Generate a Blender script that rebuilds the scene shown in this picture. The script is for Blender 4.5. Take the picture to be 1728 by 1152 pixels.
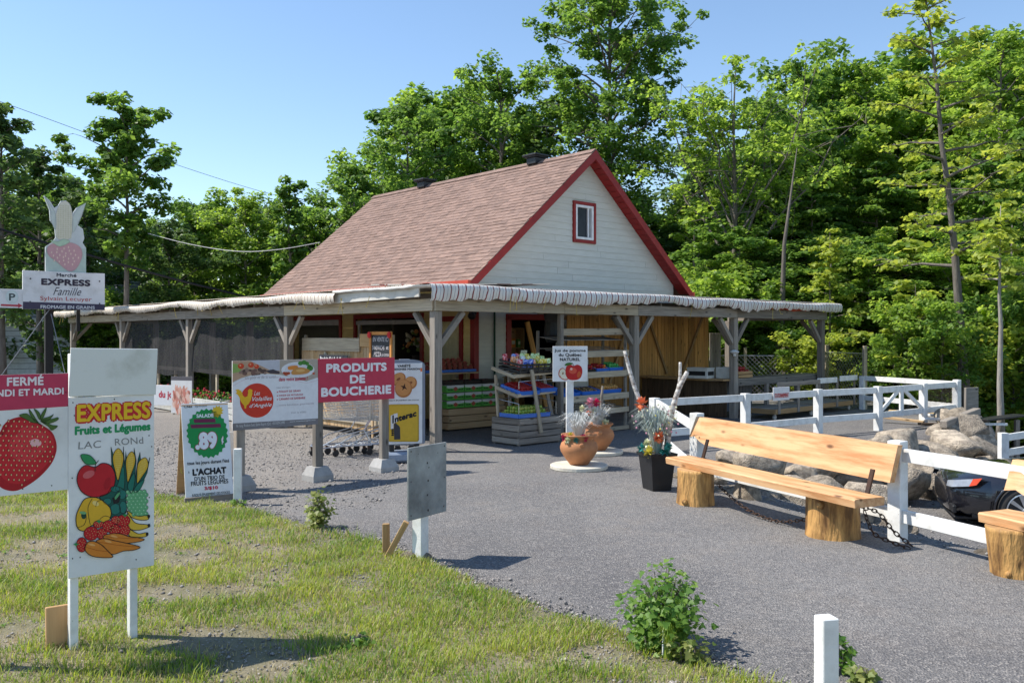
import bpy, bmesh, math, random
import numpy as np
from mathutils import Vector, Matrix, noise
for o in list(bpy.data.objects): bpy.data.objects.remove(o)
S = bpy.context.scene
COL = S.collection
R = math.radians
random.seed(7)

# ---------------------------------------------------------------- camera, sky, sun, exposure
cam = bpy.data.objects.new('camera', bpy.data.cameras.new('camera')); COL.objects.link(cam)
cam.location = (0, 0, 1.9); cam.rotation_euler = (R(90), 0, 0)
cam.data.sensor_width = 36; cam.data.lens = 30.58; cam.data.shift_y = -0.0064
cam.data.clip_start = .05; cam.data.clip_end = 1500
S.camera = cam
SX, SY = .76, -.05                       # ground displacement of a shadow per metre of height
SUN_EL = math.atan(1/math.hypot(SX, SY)); SUN_AZ = math.atan2(-SX, -SY)
W = bpy.data.worlds.new('World'); S.world = W; W.use_nodes = True
nt = W.node_tree; nt.nodes.clear()
wo = nt.nodes.new('ShaderNodeOutputWorld'); wb = nt.nodes.new('ShaderNodeBackground'); ws = nt.nodes.new('ShaderNodeTexSky')
ws.sky_type = 'NISHITA'; ws.sun_disc = False; ws.sun_elevation = SUN_EL; ws.sun_rotation = SUN_AZ
ws.air_density = 1.1; ws.dust_density = 0; ws.ozone_density = 3.0
wb.inputs[1].default_value = .14
nt.links.new(ws.outputs[0], wb.inputs[0]); nt.links.new(wb.outputs[0], wo.inputs[0])
sun = bpy.data.objects.new('sun', bpy.data.lights.new('sun', 'SUN')); COL.objects.link(sun)
sun.data.energy = 4.8; sun.data.angle = R(.5); sun.data.color = (1, .94, .85)
sun.rotation_euler = Vector((SX, SY, -1)).to_track_quat('-Z', 'Y').to_euler()
S.view_settings.view_transform = 'Standard'; S.view_settings.look = 'None'
S.view_settings.gamma = 1; S.view_settings.use_curve_mapping = False
S.view_settings.exposure = .50

# ---------------------------------------------------------------- photo measurement -> place
F = 1468.0
def G(px, py, z=0.0):
    Y = F*(1.9-z)/(py-565.0)
    return Vector(((px-864.0)/F*Y, Y, z))
def P(px, py, Y): return Vector(((px-864.0)/F*Y, Y, 1.9-(py-565.0)/F*Y))

# ---------------------------------------------------------------- materials
_m = {}
def _new(name):
    m = bpy.data.materials.new(name); m.use_nodes = True
    n = m.node_tree; n.nodes.clear()
    out = n.nodes.new('ShaderNodeOutputMaterial'); b = n.nodes.new('ShaderNodeBsdfPrincipled')
    n.links.new(b.outputs[0], out.inputs[0])
    return m, n, b, out
def c4(c): return (c[0], c[1], c[2], 1)
def mat(name, c, c2=None, scale=6, rough=.75, bump=.15, bscale=60, metal=0, stretch=(1,1,1), rand=.12, spec=.3, spots=None, spot_scale=9, spot_t=.16, island=0, lo=.3, hi=.7, bdist=.01, coat=0, sst=None):
    if name in _m: return _m[name]
    m, n, b, out = _new(name); L = n.links.new; N = n.nodes.new
    c2 = c2 or tuple(x*.75 for x in c)
    tc = N('ShaderNodeTexCoord'); oi = N('ShaderNodeObjectInfo')
    mul = N('ShaderNodeMath'); mul.operation = 'MULTIPLY'; mul.inputs[1].default_value = 37.0; L(oi.outputs['Random'], mul.inputs[0])
    add = N('ShaderNodeVectorMath'); add.operation = 'ADD'; L(tc.outputs['Object'], add.inputs[0]); L(mul.outputs[0], add.inputs[1])
    mp = N('ShaderNodeMapping'); mp.inputs['Scale'].default_value = stretch; L(add.outputs[0], mp.inputs[0])
    nz = N('ShaderNodeTexNoise'); nz.inputs['Scale'].default_value = scale; nz.inputs['Detail'].default_value = 7; nz.inputs['Roughness'].default_value = .62
    L(mp.outputs[0], nz.inputs['Vector'])
    mr = N('ShaderNodeMapRange'); mr.inputs[1].default_value = lo; mr.inputs[2].default_value = hi; L(nz.outputs[0], mr.inputs[0])
    mx = N('ShaderNodeMix'); mx.data_type = 'RGBA'; mx.inputs[6].default_value = c4(c); mx.inputs[7].default_value = c4(c2); L(mr.outputs[0], mx.inputs[0])
    col = mx.outputs[2]
    if spots:
        vo = N('ShaderNodeTexVoronoi'); vo.inputs['Scale'].default_value = spot_scale; sm_ = N('ShaderNodeMapping'); sm_.inputs['Scale'].default_value = sst or stretch; L(add.outputs[0], sm_.inputs[0]); L(sm_.outputs[0], vo.inputs['Vector'])
        m2 = N('ShaderNodeMapRange'); m2.inputs[1].default_value = spot_t; m2.inputs[2].default_value = spot_t*.4; L(vo.outputs['Distance'], m2.inputs[0])
        mx2 = N('ShaderNodeMix'); mx2.data_type = 'RGBA'; mx2.inputs[7].default_value = c4(spots); L(col, mx2.inputs[6]); L(m2.outputs[0], mx2.inputs[0]); col = mx2.outputs[2]
    if rand or island:
        hs = N('ShaderNodeHueSaturation'); r2 = N('ShaderNodeMapRange')
        v = max(rand, island)
        r2.inputs[3].default_value = 1-v; r2.inputs[4].default_value = 1+v
        if island:
            ge = N('ShaderNodeNewGeometry'); L(ge.outputs['Random Per Island'], r2.inputs[0])
        else: L(oi.outputs['Random'], r2.inputs[0])
        L(r2.outputs[0], hs.inputs['Value']); L(col, hs.inputs['Color']); col = hs.outputs[0]
    L(col, b.inputs['Base Color'])
    b.inputs['Roughness'].default_value = rough; b.inputs['Metallic'].default_value = metal
    b.inputs['Specular IOR Level'].default_value = spec
    if coat: b.inputs['Coat Weight'].default_value = coat; b.inputs['Coat Roughness'].default_value = .04
    if bump:
        n2 = N('ShaderNodeTexNoise'); n2.inputs['Scale'].default_value = bscale; n2.inputs['Detail'].default_value = 4; L(mp.outputs[0], n2.inputs['Vector'])
        bp = N('ShaderNodeBump'); bp.inputs['Strength'].default_value = bump; bp.inputs['Distance'].default_value = bdist
        L(n2.outputs[0], bp.inputs['Height']); L(bp.outputs[0], b.inputs['Normal'])
    _m[name] = m; return m
def wood(name, c, c2, **k):
    d = dict(scale=3.5, stretch=(.55, 9, 9), rough=.8, bump=.5, bscale=9, rand=.18, spots=tuple(x*.35 for x in c2), spot_scale=1.0, spot_t=.17, sst=(2.6,7,7), lo=.32, hi=.68, bdist=.006)
    d.update(k); return mat(name, c, c2, **d)
def leafmat(name, ca, cb, trans=.35, sat=1.0):
    if name in _m: return _m[name]
    m = bpy.data.materials.new(name); m.use_nodes = True
    n = m.node_tree; n.nodes.clear(); N = n.nodes.new; L = n.links.new
    out = N('ShaderNodeOutputMaterial'); ge = N('ShaderNodeNewGeometry'); tc = N('ShaderNodeTexCoord')
    nz = N('ShaderNodeTexNoise'); nz.inputs['Scale'].default_value = .9; nz.inputs['Detail'].default_value = 3; L(tc.outputs['Object'], nz.inputs['Vector'])
    ad = N('ShaderNodeMath'); ad.operation = 'MULTIPLY_ADD'; ad.inputs[1].default_value = .7; L(ge.outputs['Random Per Island'], ad.inputs[0])
    mr = N('ShaderNodeMapRange'); mr.inputs[1].default_value = .35; mr.inputs[2].default_value = .65; mr.inputs[3].default_value = -.1; mr.inputs[4].default_value = .4; L(nz.outputs[0], mr.inputs[0])
    L(mr.outputs[0], ad.inputs[2])
    mx = N('ShaderNodeMix'); mx.data_type = 'RGBA'; mx.inputs[6].default_value = c4(ca); mx.inputs[7].default_value = c4(cb); L(ad.outputs[0], mx.inputs[0])
    d = N('ShaderNodeBsdfPrincipled'); d.inputs['Roughness'].default_value = .5; d.inputs['Specular IOR Level'].default_value = .35; L(mx.outputs[2], d.inputs['Base Color'])
    hs = N('ShaderNodeHueSaturation'); hs.inputs['Hue'].default_value = .485; hs.inputs['Value'].default_value = 1.9; hs.inputs['Saturation'].default_value = 1.05; L(mx.outputs[2], hs.inputs['Color'])
    t = N('ShaderNodeBsdfTranslucent'); L(hs.outputs[0], t.inputs['Color'])
    ms = N('ShaderNodeMixShader'); ms.inputs[0].default_value = trans; L(d.outputs[0], ms.inputs[1]); L(t.outputs[0], ms.inputs[2]); L(ms.outputs[0], out.inputs[0])
    _m[name] = m; return m
def ink(c, rough=.55):
    k = 'print_%02x%02x%02x' % tuple(int(max(0, min(1, x))*255) for x in c)
    return mat(k, c, tuple(x*.88 for x in c), scale=14, rough=rough, bump=0, rand=0, spec=.25)

GREYWOOD = wood('weathered_wood', (.33,.29,.245), (.17,.148,.125), rand=.28)
PALEWOOD = wood('pale_weathered_wood', (.50,.42,.30), (.31,.255,.185))
TANWOOD = wood('tan_wood', (.45,.29,.14), (.30,.18,.08))
DARKWOOD = wood('dark_wood', (.13,.085,.05), (.06,.04,.025))
SLABWOOD = wood('orange_slab_wood', (.64,.34,.105), (.36,.18,.06), scale=2.2, rand=.3)
CRATEWOOD = wood('crate_wood', (.52,.37,.21), (.40,.26,.14))
BENCHWOOD = wood('varnished_bench_wood', (.66,.40,.20), (.46,.21,.08), scale=2.2, stretch=(.7,6,6), rough=.5, bump=.35, rand=.06, spot_scale=1.0, spot_t=.13, sst=(2.0,4.6,4.6), lo=.42, hi=.66, spec=.4)
WHITE = mat('white_paint', (.76,.76,.74), (.50,.49,.45), scale=7, rough=.5, bump=.15, lo=.45, hi=.85, rand=.05, spots=(.25,.22,.18), spot_scale=11, spot_t=.06)
GREYWHITE = mat('dirty_white_paint', (.55,.55,.52), (.36,.35,.32), scale=5, rough=.7, bump=.3, rand=.08, spots=(.1,.09,.08), spot_scale=9, spot_t=.05)
RED = mat('dark_red_trim', (.30,.018,.016), (.22,.012,.012), rough=.45, bump=.05, rand=.03)
GUTTER = mat('orange_red_gutter', (.42,.06,.03), (.33,.04,.025), rough=.4, bump=.03, rand=.03)
CREAM = mat('cream_siding', (.64,.64,.575), (.55,.55,.49), scale=3, rough=.6, bump=.25, bscale=30, stretch=(1,1,6), rand=.025)
WARM_LIT = mat('warm_lit_siding', (.74,.59,.27), (.66,.50,.20), scale=3, rough=.6, bump=.2, bscale=30, stretch=(1,1,6), rand=.04)  # side wall's cream siding, with warm indoor light painted into the colour
SHINGLE = mat('asphalt_shingle', (.28,.185,.148), (.19,.132,.112), scale=5, rough=.95, bump=.6, bscale=150, rand=.15)
SHINGLE_I = mat('asphalt_shingle_field', (.28,.185,.148), (.19,.132,.112), scale=5, rough=.95, bump=.6, bscale=150, island=.15)
BLACK = mat('black_plastic', (.022,.022,.024), (.014,.014,.016), rough=.45, bump=.1, spec=.4)
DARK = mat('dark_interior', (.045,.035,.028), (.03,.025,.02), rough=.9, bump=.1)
CHAIN = mat('dark_steel', (.05,.045,.042), (.10,.05,.03), rough=.5, metal=.7, bump=.2)
STEEL = mat('galvanised_wire', (.55,.56,.58), (.40,.40,.40), rough=.35, metal=.85, bump=.05)
CONC = mat('concrete', (.42,.41,.39), (.30,.29,.275), scale=7, rough=.9, bump=.4, bscale=80)
BLUE = mat('blue_plastic_tray', (.02,.16,.62), (.015,.12,.5), rough=.35, bump=.03, rand=.06, spec=.5)
TERRA = mat('terracotta', (.52,.24,.11), (.34,.14,.06), scale=3.2, rough=.75, bump=.2, bscale=30, rand=.04)
BARK = wood('tree_bark', (.20,.165,.13), (.10,.085,.07), scale=5, stretch=(5,5,.8), bump=.8, bscale=12, spots=None, bdist=.02)
LOG = wood('peeled_log_wood', (.54,.30,.10), (.17,.085,.03), scale=2.4, stretch=(4,4,.9), rough=.6, bump=.9, bscale=7, rand=.05, spots=(.12,.05,.02), spot_scale=1.7, sst=(3,3,2), spot_t=.2, bdist=.03, lo=.42, hi=.62)
CUT = wood('log_cut_end', (.55,.33,.14), (.32,.18,.08), stretch=(3,3,3), bump=.3)
BIRCH = mat('birch_bark', (.66,.64,.60), (.24,.20,.17), scale=5, stretch=(3,3,5), rough=.8, bump=.5, bscale=20, lo=.42, hi=.62)
ROCKM = mat('granite_boulder', (.52,.44,.34), (.25,.21,.165), scale=3.6, rough=.9, bump=1.0, bscale=22, rand=.3, spots=(.09,.08,.075), spot_scale=9, spot_t=.17, bdist=.05, lo=.4, hi=.6)
PLY = wood('plywood', (.50,.31,.15), (.40,.23,.10), bump=.2)

# ---------------------------------------------------------------- mesh building
def tag(o, label=None, cat=None, group=None, kind=None):
    if label: o['label'] = label
    if cat: o['category'] = cat
    if group: o['group'] = group
    if kind: o['kind'] = kind
    return o
def thing(name, label, cat, loc=(0,0,0), rz=0, group=None):
    o = bpy.data.objects.new(name, None); COL.objects.link(o)
    o.location = loc; o.rotation_euler = (0, 0, rz); o.empty_display_size = .1
    return tag(o, label, cat, group)
class MB:
    def __init__(s): s.v = []; s.f = []; s.m = []
    def add(s, vs, fs, m=0):
        k = len(s.v); s.v += [tuple(x) for x in vs]; s.f += [tuple(i+k for i in f) for f in fs]; s.m += [m]*len(fs); return s
    def box(s, c, d, M=None, m=0):
        x, y, z = d[0]/2, d[1]/2, d[2]/2; c = Vector(c)
        vs = [Vector((i*x, j*y, k*z)) for i in (-1,1) for j in (-1,1) for k in (-1,1)]
        if M is not None: vs = [M @ v for v in vs]
        return s.add([v+c for v in vs], [(0,1,3,2),(4,6,7,5),(0,4,5,1),(2,3,7,6),(0,2,6,4),(1,5,7,3)], m)
    def bar(s, a, b, w, t, up=(0,0,1), m=0):
        a = Vector(a); b = Vector(b); return s.box((a+b)/2, ((b-a).length, w, t), frame(a, b, up), m)
    def cbox(s, c, d, ch=.006, m=0, M=None):
        x, y, z = d[0]/2, d[1]/2, d[2]/2; ch = min(ch, x*.45, y*.45, z*.45)
        vs = []; idx = {}
        for i in (-1,1):
            for j in (-1,1):
                for k in (-1,1):
                    for ax in range(3):
                        p = [i*(x-ch), j*(y-ch), k*(z-ch)]; p[ax] = (i*x, j*y, k*z)[ax]
                        idx[(i,j,k,ax)] = len(vs); vs.append(Vector(p))
        fs = []
        A = idx
        for q in (-1,1):
            fs.append([A[(q,-1,-1,0)],A[(q,1,-1,0)],A[(q,1,1,0)],A[(q,-1,1,0)]][::q])
            fs.append([A[(-1,q,-1,1)],A[(-1,q,1,1)],A[(1,q,1,1)],A[(1,q,-1,1)]][::q])
            fs.append([A[(-1,-1,q,2)],A[(1,-1,q,2)],A[(1,1,q,2)],A[(-1,1,q,2)]][::q])
        for i in (-1,1):
            for j in (-1,1):
                s1 = i*j
                fs.append([A[(i,j,-1,0)],A[(i,j,-1,1)],A[(i,j,1,1)],A[(i,j,1,0)]][::s1])
                fs.append([A[(-1,i,j,1)],A[(-1,i,j,2)],A[(1,i,j,2)],A[(1,i,j,1)]][::s1])
                fs.append([A[(i,-1,j,2)],A[(i,-1,j,0)],A[(i,1,j,0)],A[(i,1,j,2)]][::s1])
                for k in (-1,1): fs.append([A[(i,j,k,0)],A[(i,j,k,1)],A[(i,j,k,2)]][::i*j*k])
        if M is not None: vs = [M @ v for v in vs]
        c = Vector(c); return s.add([v+c for v in vs], fs, m)
    def tube(s, pts, r, n=6, m=0, cap=True):
        pts = [Vector(p) for p in pts]; k = len(pts)
        rs = r if isinstance(r, (list, tuple)) else [r]*k
        vs = []; ref = None
        for i, p in enumerate(pts):
            d = (pts[min(i+1, k-1)]-pts[max(i-1, 0)]).normalized()
            if ref is None: ref = Vector((0,0,1)) if abs(d.z) < .9 else Vector((1,0,0))
            x = d.cross(ref)
            if x.length < 1e-5: x = d.cross(Vector((.3,1,.2)))
            x.normalize(); y = d.cross(x)
            ref = y.cross(d) if False else ref
            for j in range(n):
                a = 2*math.pi*j/n; vs.append(p+(x*math.cos(a)+y*math.sin(a))*rs[i])
        fs = [(i*n+j, i*n+(j+1)%n, (i+1)*n+(j+1)%n, (i+1)*n+j) for i in range(k-1) for j in range(n)]
        if cap: fs += [tuple(range(n))[::-1], tuple((k-1)*n+j for j in range(n))]
        return s.add(vs, fs, m)
    def lathe(s, prof, c=(0,0,0), n=28, m=0, M=None):
        vs = []; c = Vector(c)
        for r, z in prof:
            for j in range(n):
                a = 2*math.pi*j/n; v = Vector((r*math.cos(a), r*math.sin(a), z)); vs.append((M @ v if M is not None else v)+c)
        k = len(prof)
        fs = [(i*n+j, i*n+(j+1)%n, (i+1)*n+(j+1)%n, (i+1)*n+j) for i in range(k-1) for j in range(n)]
        fs += [tuple(range(n))[::-1], tuple((k-1)*n+j for j in range(n))]
        return s.add(vs, fs, m)
    def ball(s, c, r, m=0, n=8, k=5, sq=(1,1,1)):
        c = Vector(c); vs = [c+Vector((0,0,-r*sq[2]))]
        for i in range(1, k):
            t = math.pi*i/k
            for j in range(n):
                a = 2*math.pi*j/n; vs.append(c+Vector((r*sq[0]*math.sin(t)*math.cos(a), r*sq[1]*math.sin(t)*math.sin(a), -r*sq[2]*math.cos(t))))
        vs.append(c+Vector((0,0,r*sq[2]))); e = len(vs)-1
        fs = [(0, 1+(j+1)%n, 1+j) for j in range(n)]
        fs += [(1+i*n+j, 1+i*n+(j+1)%n, 1+(i+1)*n+(j+1)%n, 1+(i+1)*n+j) for i in range(k-2) for j in range(n)]
        fs += [(1+(k-2)*n+j, 1+(k-2)*n+(j+1)%n, e) for j in range(n)]
        return s.add(vs, fs, m)
    def prism(s, pts, d, m=0):            # closed outline of 3-D points, swept by vector d
        n = len(pts); pts = [Vector(p) for p in pts]; d = Vector(d)
        return s.add(pts+[p+d for p in pts], [tuple(range(n))[::-1], tuple(range(n, 2*n))]+[(i, (i+1)%n, n+(i+1)%n, n+i) for i in range(n)], m)
    def mesh(s, name, mats, smooth=False):
        me = bpy.data.meshes.new(name); me.from_pydata(s.v, [], s.f)
        for x in (mats if isinstance(mats, (list, tuple)) else [mats]): me.materials.append(x)
        if any(s.m): me.polygons.foreach_set('material_index', s.m)
        if smooth: me.shade_smooth()
        me.update(); return me
    def obj(s, name, mats, parent=None, loc=None, smooth=False, rz=None):
        return put(name, s.mesh(name, mats, smooth), parent, loc, rz)
def put(name, me, parent=None, loc=None, rz=None, M=None):
    o = bpy.data.objects.new(name, me); COL.objects.link(o)
    if parent is not None: o.parent = parent
    if M is not None: o.matrix_basis = M
    if loc is not None: o.location = loc
    if rz is not None: o.rotation_euler = (0, 0, rz)
    return o
def frame(a, b, up=(0,0,1)):
    x = (Vector(b)-Vector(a)).normalized(); z = Vector(up)
    if abs(x.dot(z.normalized())) > .97: z = Vector((0,1,0)) if abs(x.y) < .9 else Vector((1,0,0))
    y = z.cross(x).normalized(); z = x.cross(y)
    return Matrix((x, y, z)).transposed()
_bc = {}
def board(parent, name, a, b, w, t, m, up=(0,0,1), ch=.004):
    a = Vector(a); b = Vector(b); l = (b-a).length
    k = (name, round(l, 3), round(w, 3), round(t, 3), m.name)
    if k not in _bc: _bc[k] = MB().cbox((0,0,0), (l, w, t), ch).mesh(name, m)
    M = frame(a, b, up).to_4x4(); M.translation = (a+b)/2
    return put(name, _bc[k], parent, M=M)
def copy_tree(o, parent=None):
    c = o.copy(); COL.objects.link(c)
    if parent is not None: c.parent = parent
    for ch in o.children: copy_tree(ch, c)
    return c
def npmesh(name, V, Fc, mats, mi=None, smooth=False):
    me = bpy.data.meshes.new(name); k = Fc.shape[1]; n = len(Fc)
    me.vertices.add(len(V)); me.vertices.foreach_set('co', np.ascontiguousarray(V, dtype=np.float32).ravel())
    me.loops.add(n*k); me.loops.foreach_set('vertex_index', np.ascontiguousarray(Fc, dtype=np.int32).ravel())
    me.polygons.add(n); me.polygons.foreach_set('loop_start', np.arange(0, n*k, k, dtype=np.int32))
    if mi is not None: me.polygons.foreach_set('material_index', mi.astype(np.int32))
    for x in (mats if isinstance(mats, (list, tuple)) else [mats]): me.materials.append(x)
    me.update(calc_edges=True)
    if smooth: me.shade_smooth()
    return me

# ---------------------------------------------------------------- flat print on signs
_tx = {}
def text_geo(s, bold=0., shear=0.):
    k = (s, bold, shear)
    if k not in _tx:
        cu = bpy.data.curves.new('t', 'FONT'); cu.body = s; cu.size = 1; cu.offset = bold; cu.shear = shear; cu.resolution_u = 5; cu.space_character = 1.04
        o = bpy.data.objects.new('t', cu); COL.objects.link(o)
        dg = bpy.context.evaluated_depsgraph_get(); me = o.evaluated_get(dg).to_mesh()
        v = [(a.co.x, a.co.y) for a in me.vertices]; f = [tuple(p.vertices) for p in me.polygons]
        o.evaluated_get(dg).to_mesh_clear(); bpy.data.objects.remove(o); bpy.data.curves.remove(cu)
        _tx[k] = (v, f)
    return _tx[k]
def spline(pts, closed=True, k=6):
    n = len(pts); out = []
    for i in range(n if closed else n-1):
        g = lambda j: Vector(pts[j % n]) if closed else Vector(pts[max(0, min(n-1, j))])
        p0, p1, p2, p3 = g(i-1), g(i), g(i+1), g(i+2)
        for q in range(k):
            t = q/k
            out.append(.5*((2*p1)+(p2-p0)*t+(2*p0-5*p1+4*p2-p3)*t*t+(3*p1-p0-3*p2+p3)*t**3))
    if not closed: out.append(Vector(pts[-1]))
    return [(p.x, p.y) for p in out]
class Art:
    """Print on a board face: local x = along the face, z = up, the face looks to -y.  Points come in the
    measuring grid of the sign (corners TL, TR, BR, BL) and land on a w x h rectangle with lower left at (x0, z0)."""
    def __init__(s, parent, w, h, corners, x0, z0, y, step=.0007):
        s.p = parent; s.w = w; s.h = h; s.c = corners; s.x0 = x0; s.z0 = z0; s.y = y; s.step = step; s.d = {}; s.lay = 0
    def uv(s, x, y):
        (ax, ay), (bx, by), (cx, cy), (dx, dy) = s.c
        t = .5; u = .5
        for _ in range(4):
            xl = ax+(dx-ax)*t; xr = bx+(cx-bx)*t; u = (x-xl)/(xr-xl)
            yt = ay+(by-ay)*u; yb = dy+(cy-dy)*u; t = (y-yt)/(yb-yt)
        return u*s.w, (1-t)*s.h
    def P3(s, uv, lay): return (s.x0+uv[0], s.y-s.step*(lay+1), s.z0+uv[1])
    def _add(s, name, vs, fs, col, lay):
        d = s.d.setdefault(name, (MB(), [])); m = ink(col)
        if m not in d[1]: d[1].append(m)
        d[0].add([s.P3(v, lay) for v in vs], fs, d[1].index(m))
    def poly(s, pts, col, lay=0, smooth=False, name='illustration'):
        if smooth: pts = spline(pts)
        q = [s.uv(*p) for p in pts]
        s._add(name, q, [tuple(range(len(q)))], col, lay); return s
    def stroke(s, pts, wd, col=(.01,.01,.01), lay=1, closed=True, smooth=True, name='illustration'):
        if smooth: pts = spline(pts, closed)
        q = [Vector(s.uv(*p)) for p in pts]; n = len(q); vs = []; fs = []
        for i in range(n):
            a = q[i-1] if (i or closed) else q[0]; b = q[(i+1) % n] if (i < n-1 or closed) else q[-1]
            d = b-a; d = d.normalized() if d.length > 1e-9 else Vector((1,0)); e = Vector((-d.y, d.x))*wd/2
            vs += [tuple(q[i]+e), tuple(q[i]-e)]
        for i in range(n if closed else n-1):
            j = (i+1) % n; fs.append((2*i, 2*i+1, 2*j+1, 2*j))
        s._add(name, vs, fs, col, lay); return s
    def blob(s, pts, col, lay=0, line=.0035, lc=(.01,.01,.01)):
        s.poly(pts, col, lay, True)
        if line: s.stroke(pts, line, lc, lay+1)
        return s
    def ell(s, cx, cy, rx, ry, col, lay=0, rot=0, n=20, name='illustration'):
        c, q = math.cos(rot), math.sin(rot)
        return s.poly([(cx+rx*math.cos(t)*c-ry*math.sin(t)*q, cy+rx*math.cos(t)*q+ry*math.sin(t)*c) for t in [2*math.pi*i/n for i in range(n)]], col, lay, name=name)
    def text(s, t, tl, br, col, bold=.02, shear=0., lay=2, ref=None, name='lettering', grow=0):
        v, f = text_geo(t, 0., shear); bx = [p[0] for p in v]; by = [p[1] for p in v]
        x0, x1, y0, y1 = min(bx), max(bx), min(by), max(by)
        a = s.uv(*tl); b = s.uv(*br)
        hy = a[1]-b[1]; r_ = bold*hy/(y1-y0)*1.05+grow
        ring = [(0, 0)]+([(math.cos(k*math.pi/4), math.sin(k*math.pi/4)) for k in range(8)] if r_ > .0004 else [])
        if grow > .006: ring += [(.5*math.cos(k*math.pi/4+.4), .5*math.sin(k*math.pi/4+.4)) for k in range(8)]
        q0 = r_ if not grow else r_-grow
        for i, (cx, cy) in enumerate(ring):          # bold strokes: the letters laid down again in a small ring, each a hair higher
            vs = [(a[0]+q0+(p[0]-x0)/(x1-x0)*(b[0]-a[0]-2*q0)+cx*r_, b[1]+q0+(p[1]-y0)/(y1-y0)*(hy-2*q0)+cy*r_) for p in v]
            s._add(name, vs, f, col, lay+i*(.05 if len(ring) > 9 else .09))
        return s
    def done(s):
        for k, (mb, ms) in s.d.items(): mb.obj(k, ms, s.p)
# ================================================================ SETTING: ground
def seg_d(p, a, b):
    ax, ay = a; bx, by = b; dx, dy = bx-ax, by-ay
    t = max(0, min(1, ((p[0]-ax)*dx+(p[1]-ay)*dy)/(dx*dx+dy*dy))); return math.hypot(p[0]-ax-t*dx, p[1]-ay-t*dy)
FL = [(2.35, 11.6), (3.0, 9.4), (3.78, 7.75), (4.7, 5.9), (6.6, 2.2), (9, -3)]                      # edge of the drive (benches)
WL = [(2.35, 11.6), (3.7, 13.2), (5.6, 14.9), (7.6, 16.2), (9.4, 17.6), (10.6, 19.2), (11.6, 22), (14, 30), (30, 60)]  # boulder wall crest
def inside_low(x, y):
    # point in the lower lot: right of FL and in front of / right of WL
    poly = FL[::-1]+WL[1:]+[(200, 60), (200, -3)]
    c = False; n = len(poly)
    for i in range(n):
        x1, y1 = poly[i]; x2, y2 = poly[(i+1) % n]
        if (y1 > y) != (y2 > y) and x < (x2-x1)*(y-y1)/(y2-y1)+x1: c = not c
    return c
def gz(x, y):
    z = .018*math.sin(x*.9+1)*math.sin(y*.7) if y < 12 else 0
    if x > 1.5 and y > -3 and inside_low(x, y):
        dw = min(seg_d((x, y), WL[i], WL[i+1]) for i in range(len(WL)-1))
        df = min(seg_d((x, y), FL[i], FL[i+1]) for i in range(len(FL)-1))
        a = min(1, dw/.9); b = min(1, df/2.6); z -= .66*(b*b*(3-2*b))*min(1, a*1.2)
        z -= max(0, min(1.2, (x-9)*.16))
    if y > 26: z -= min(1.5, (y-26)*.07)
    return z
xs = [-600,-300,-150,-80,-50,-35,-25]+list(np.arange(-20, -6, 1.5))+list(np.arange(-6, 2, .5))+list(np.arange(2, 13, .22))+list(np.arange(13, 20, 1.))+[22,26,32,45,70,120,250,600]
ys = [-200,-60,-20,-8]+list(np.arange(-3, 5, .6))+list(np.arange(5, 21, .22))+list(np.arange(21, 34, 1.))+[36,40,48,60,90,150,300,700]
gm = MB(); nx = len(xs)
gm.v = [(x, y, gz(x, y)) for y in ys for x in xs]
gm.f = [(j*nx+i, j*nx+i+1, (j+1)*nx+i+1, (j+1)*nx+i) for j in range(len(ys)-1) for i in range(nx-1)]; gm.m = [0]*len(gm.f)
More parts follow.
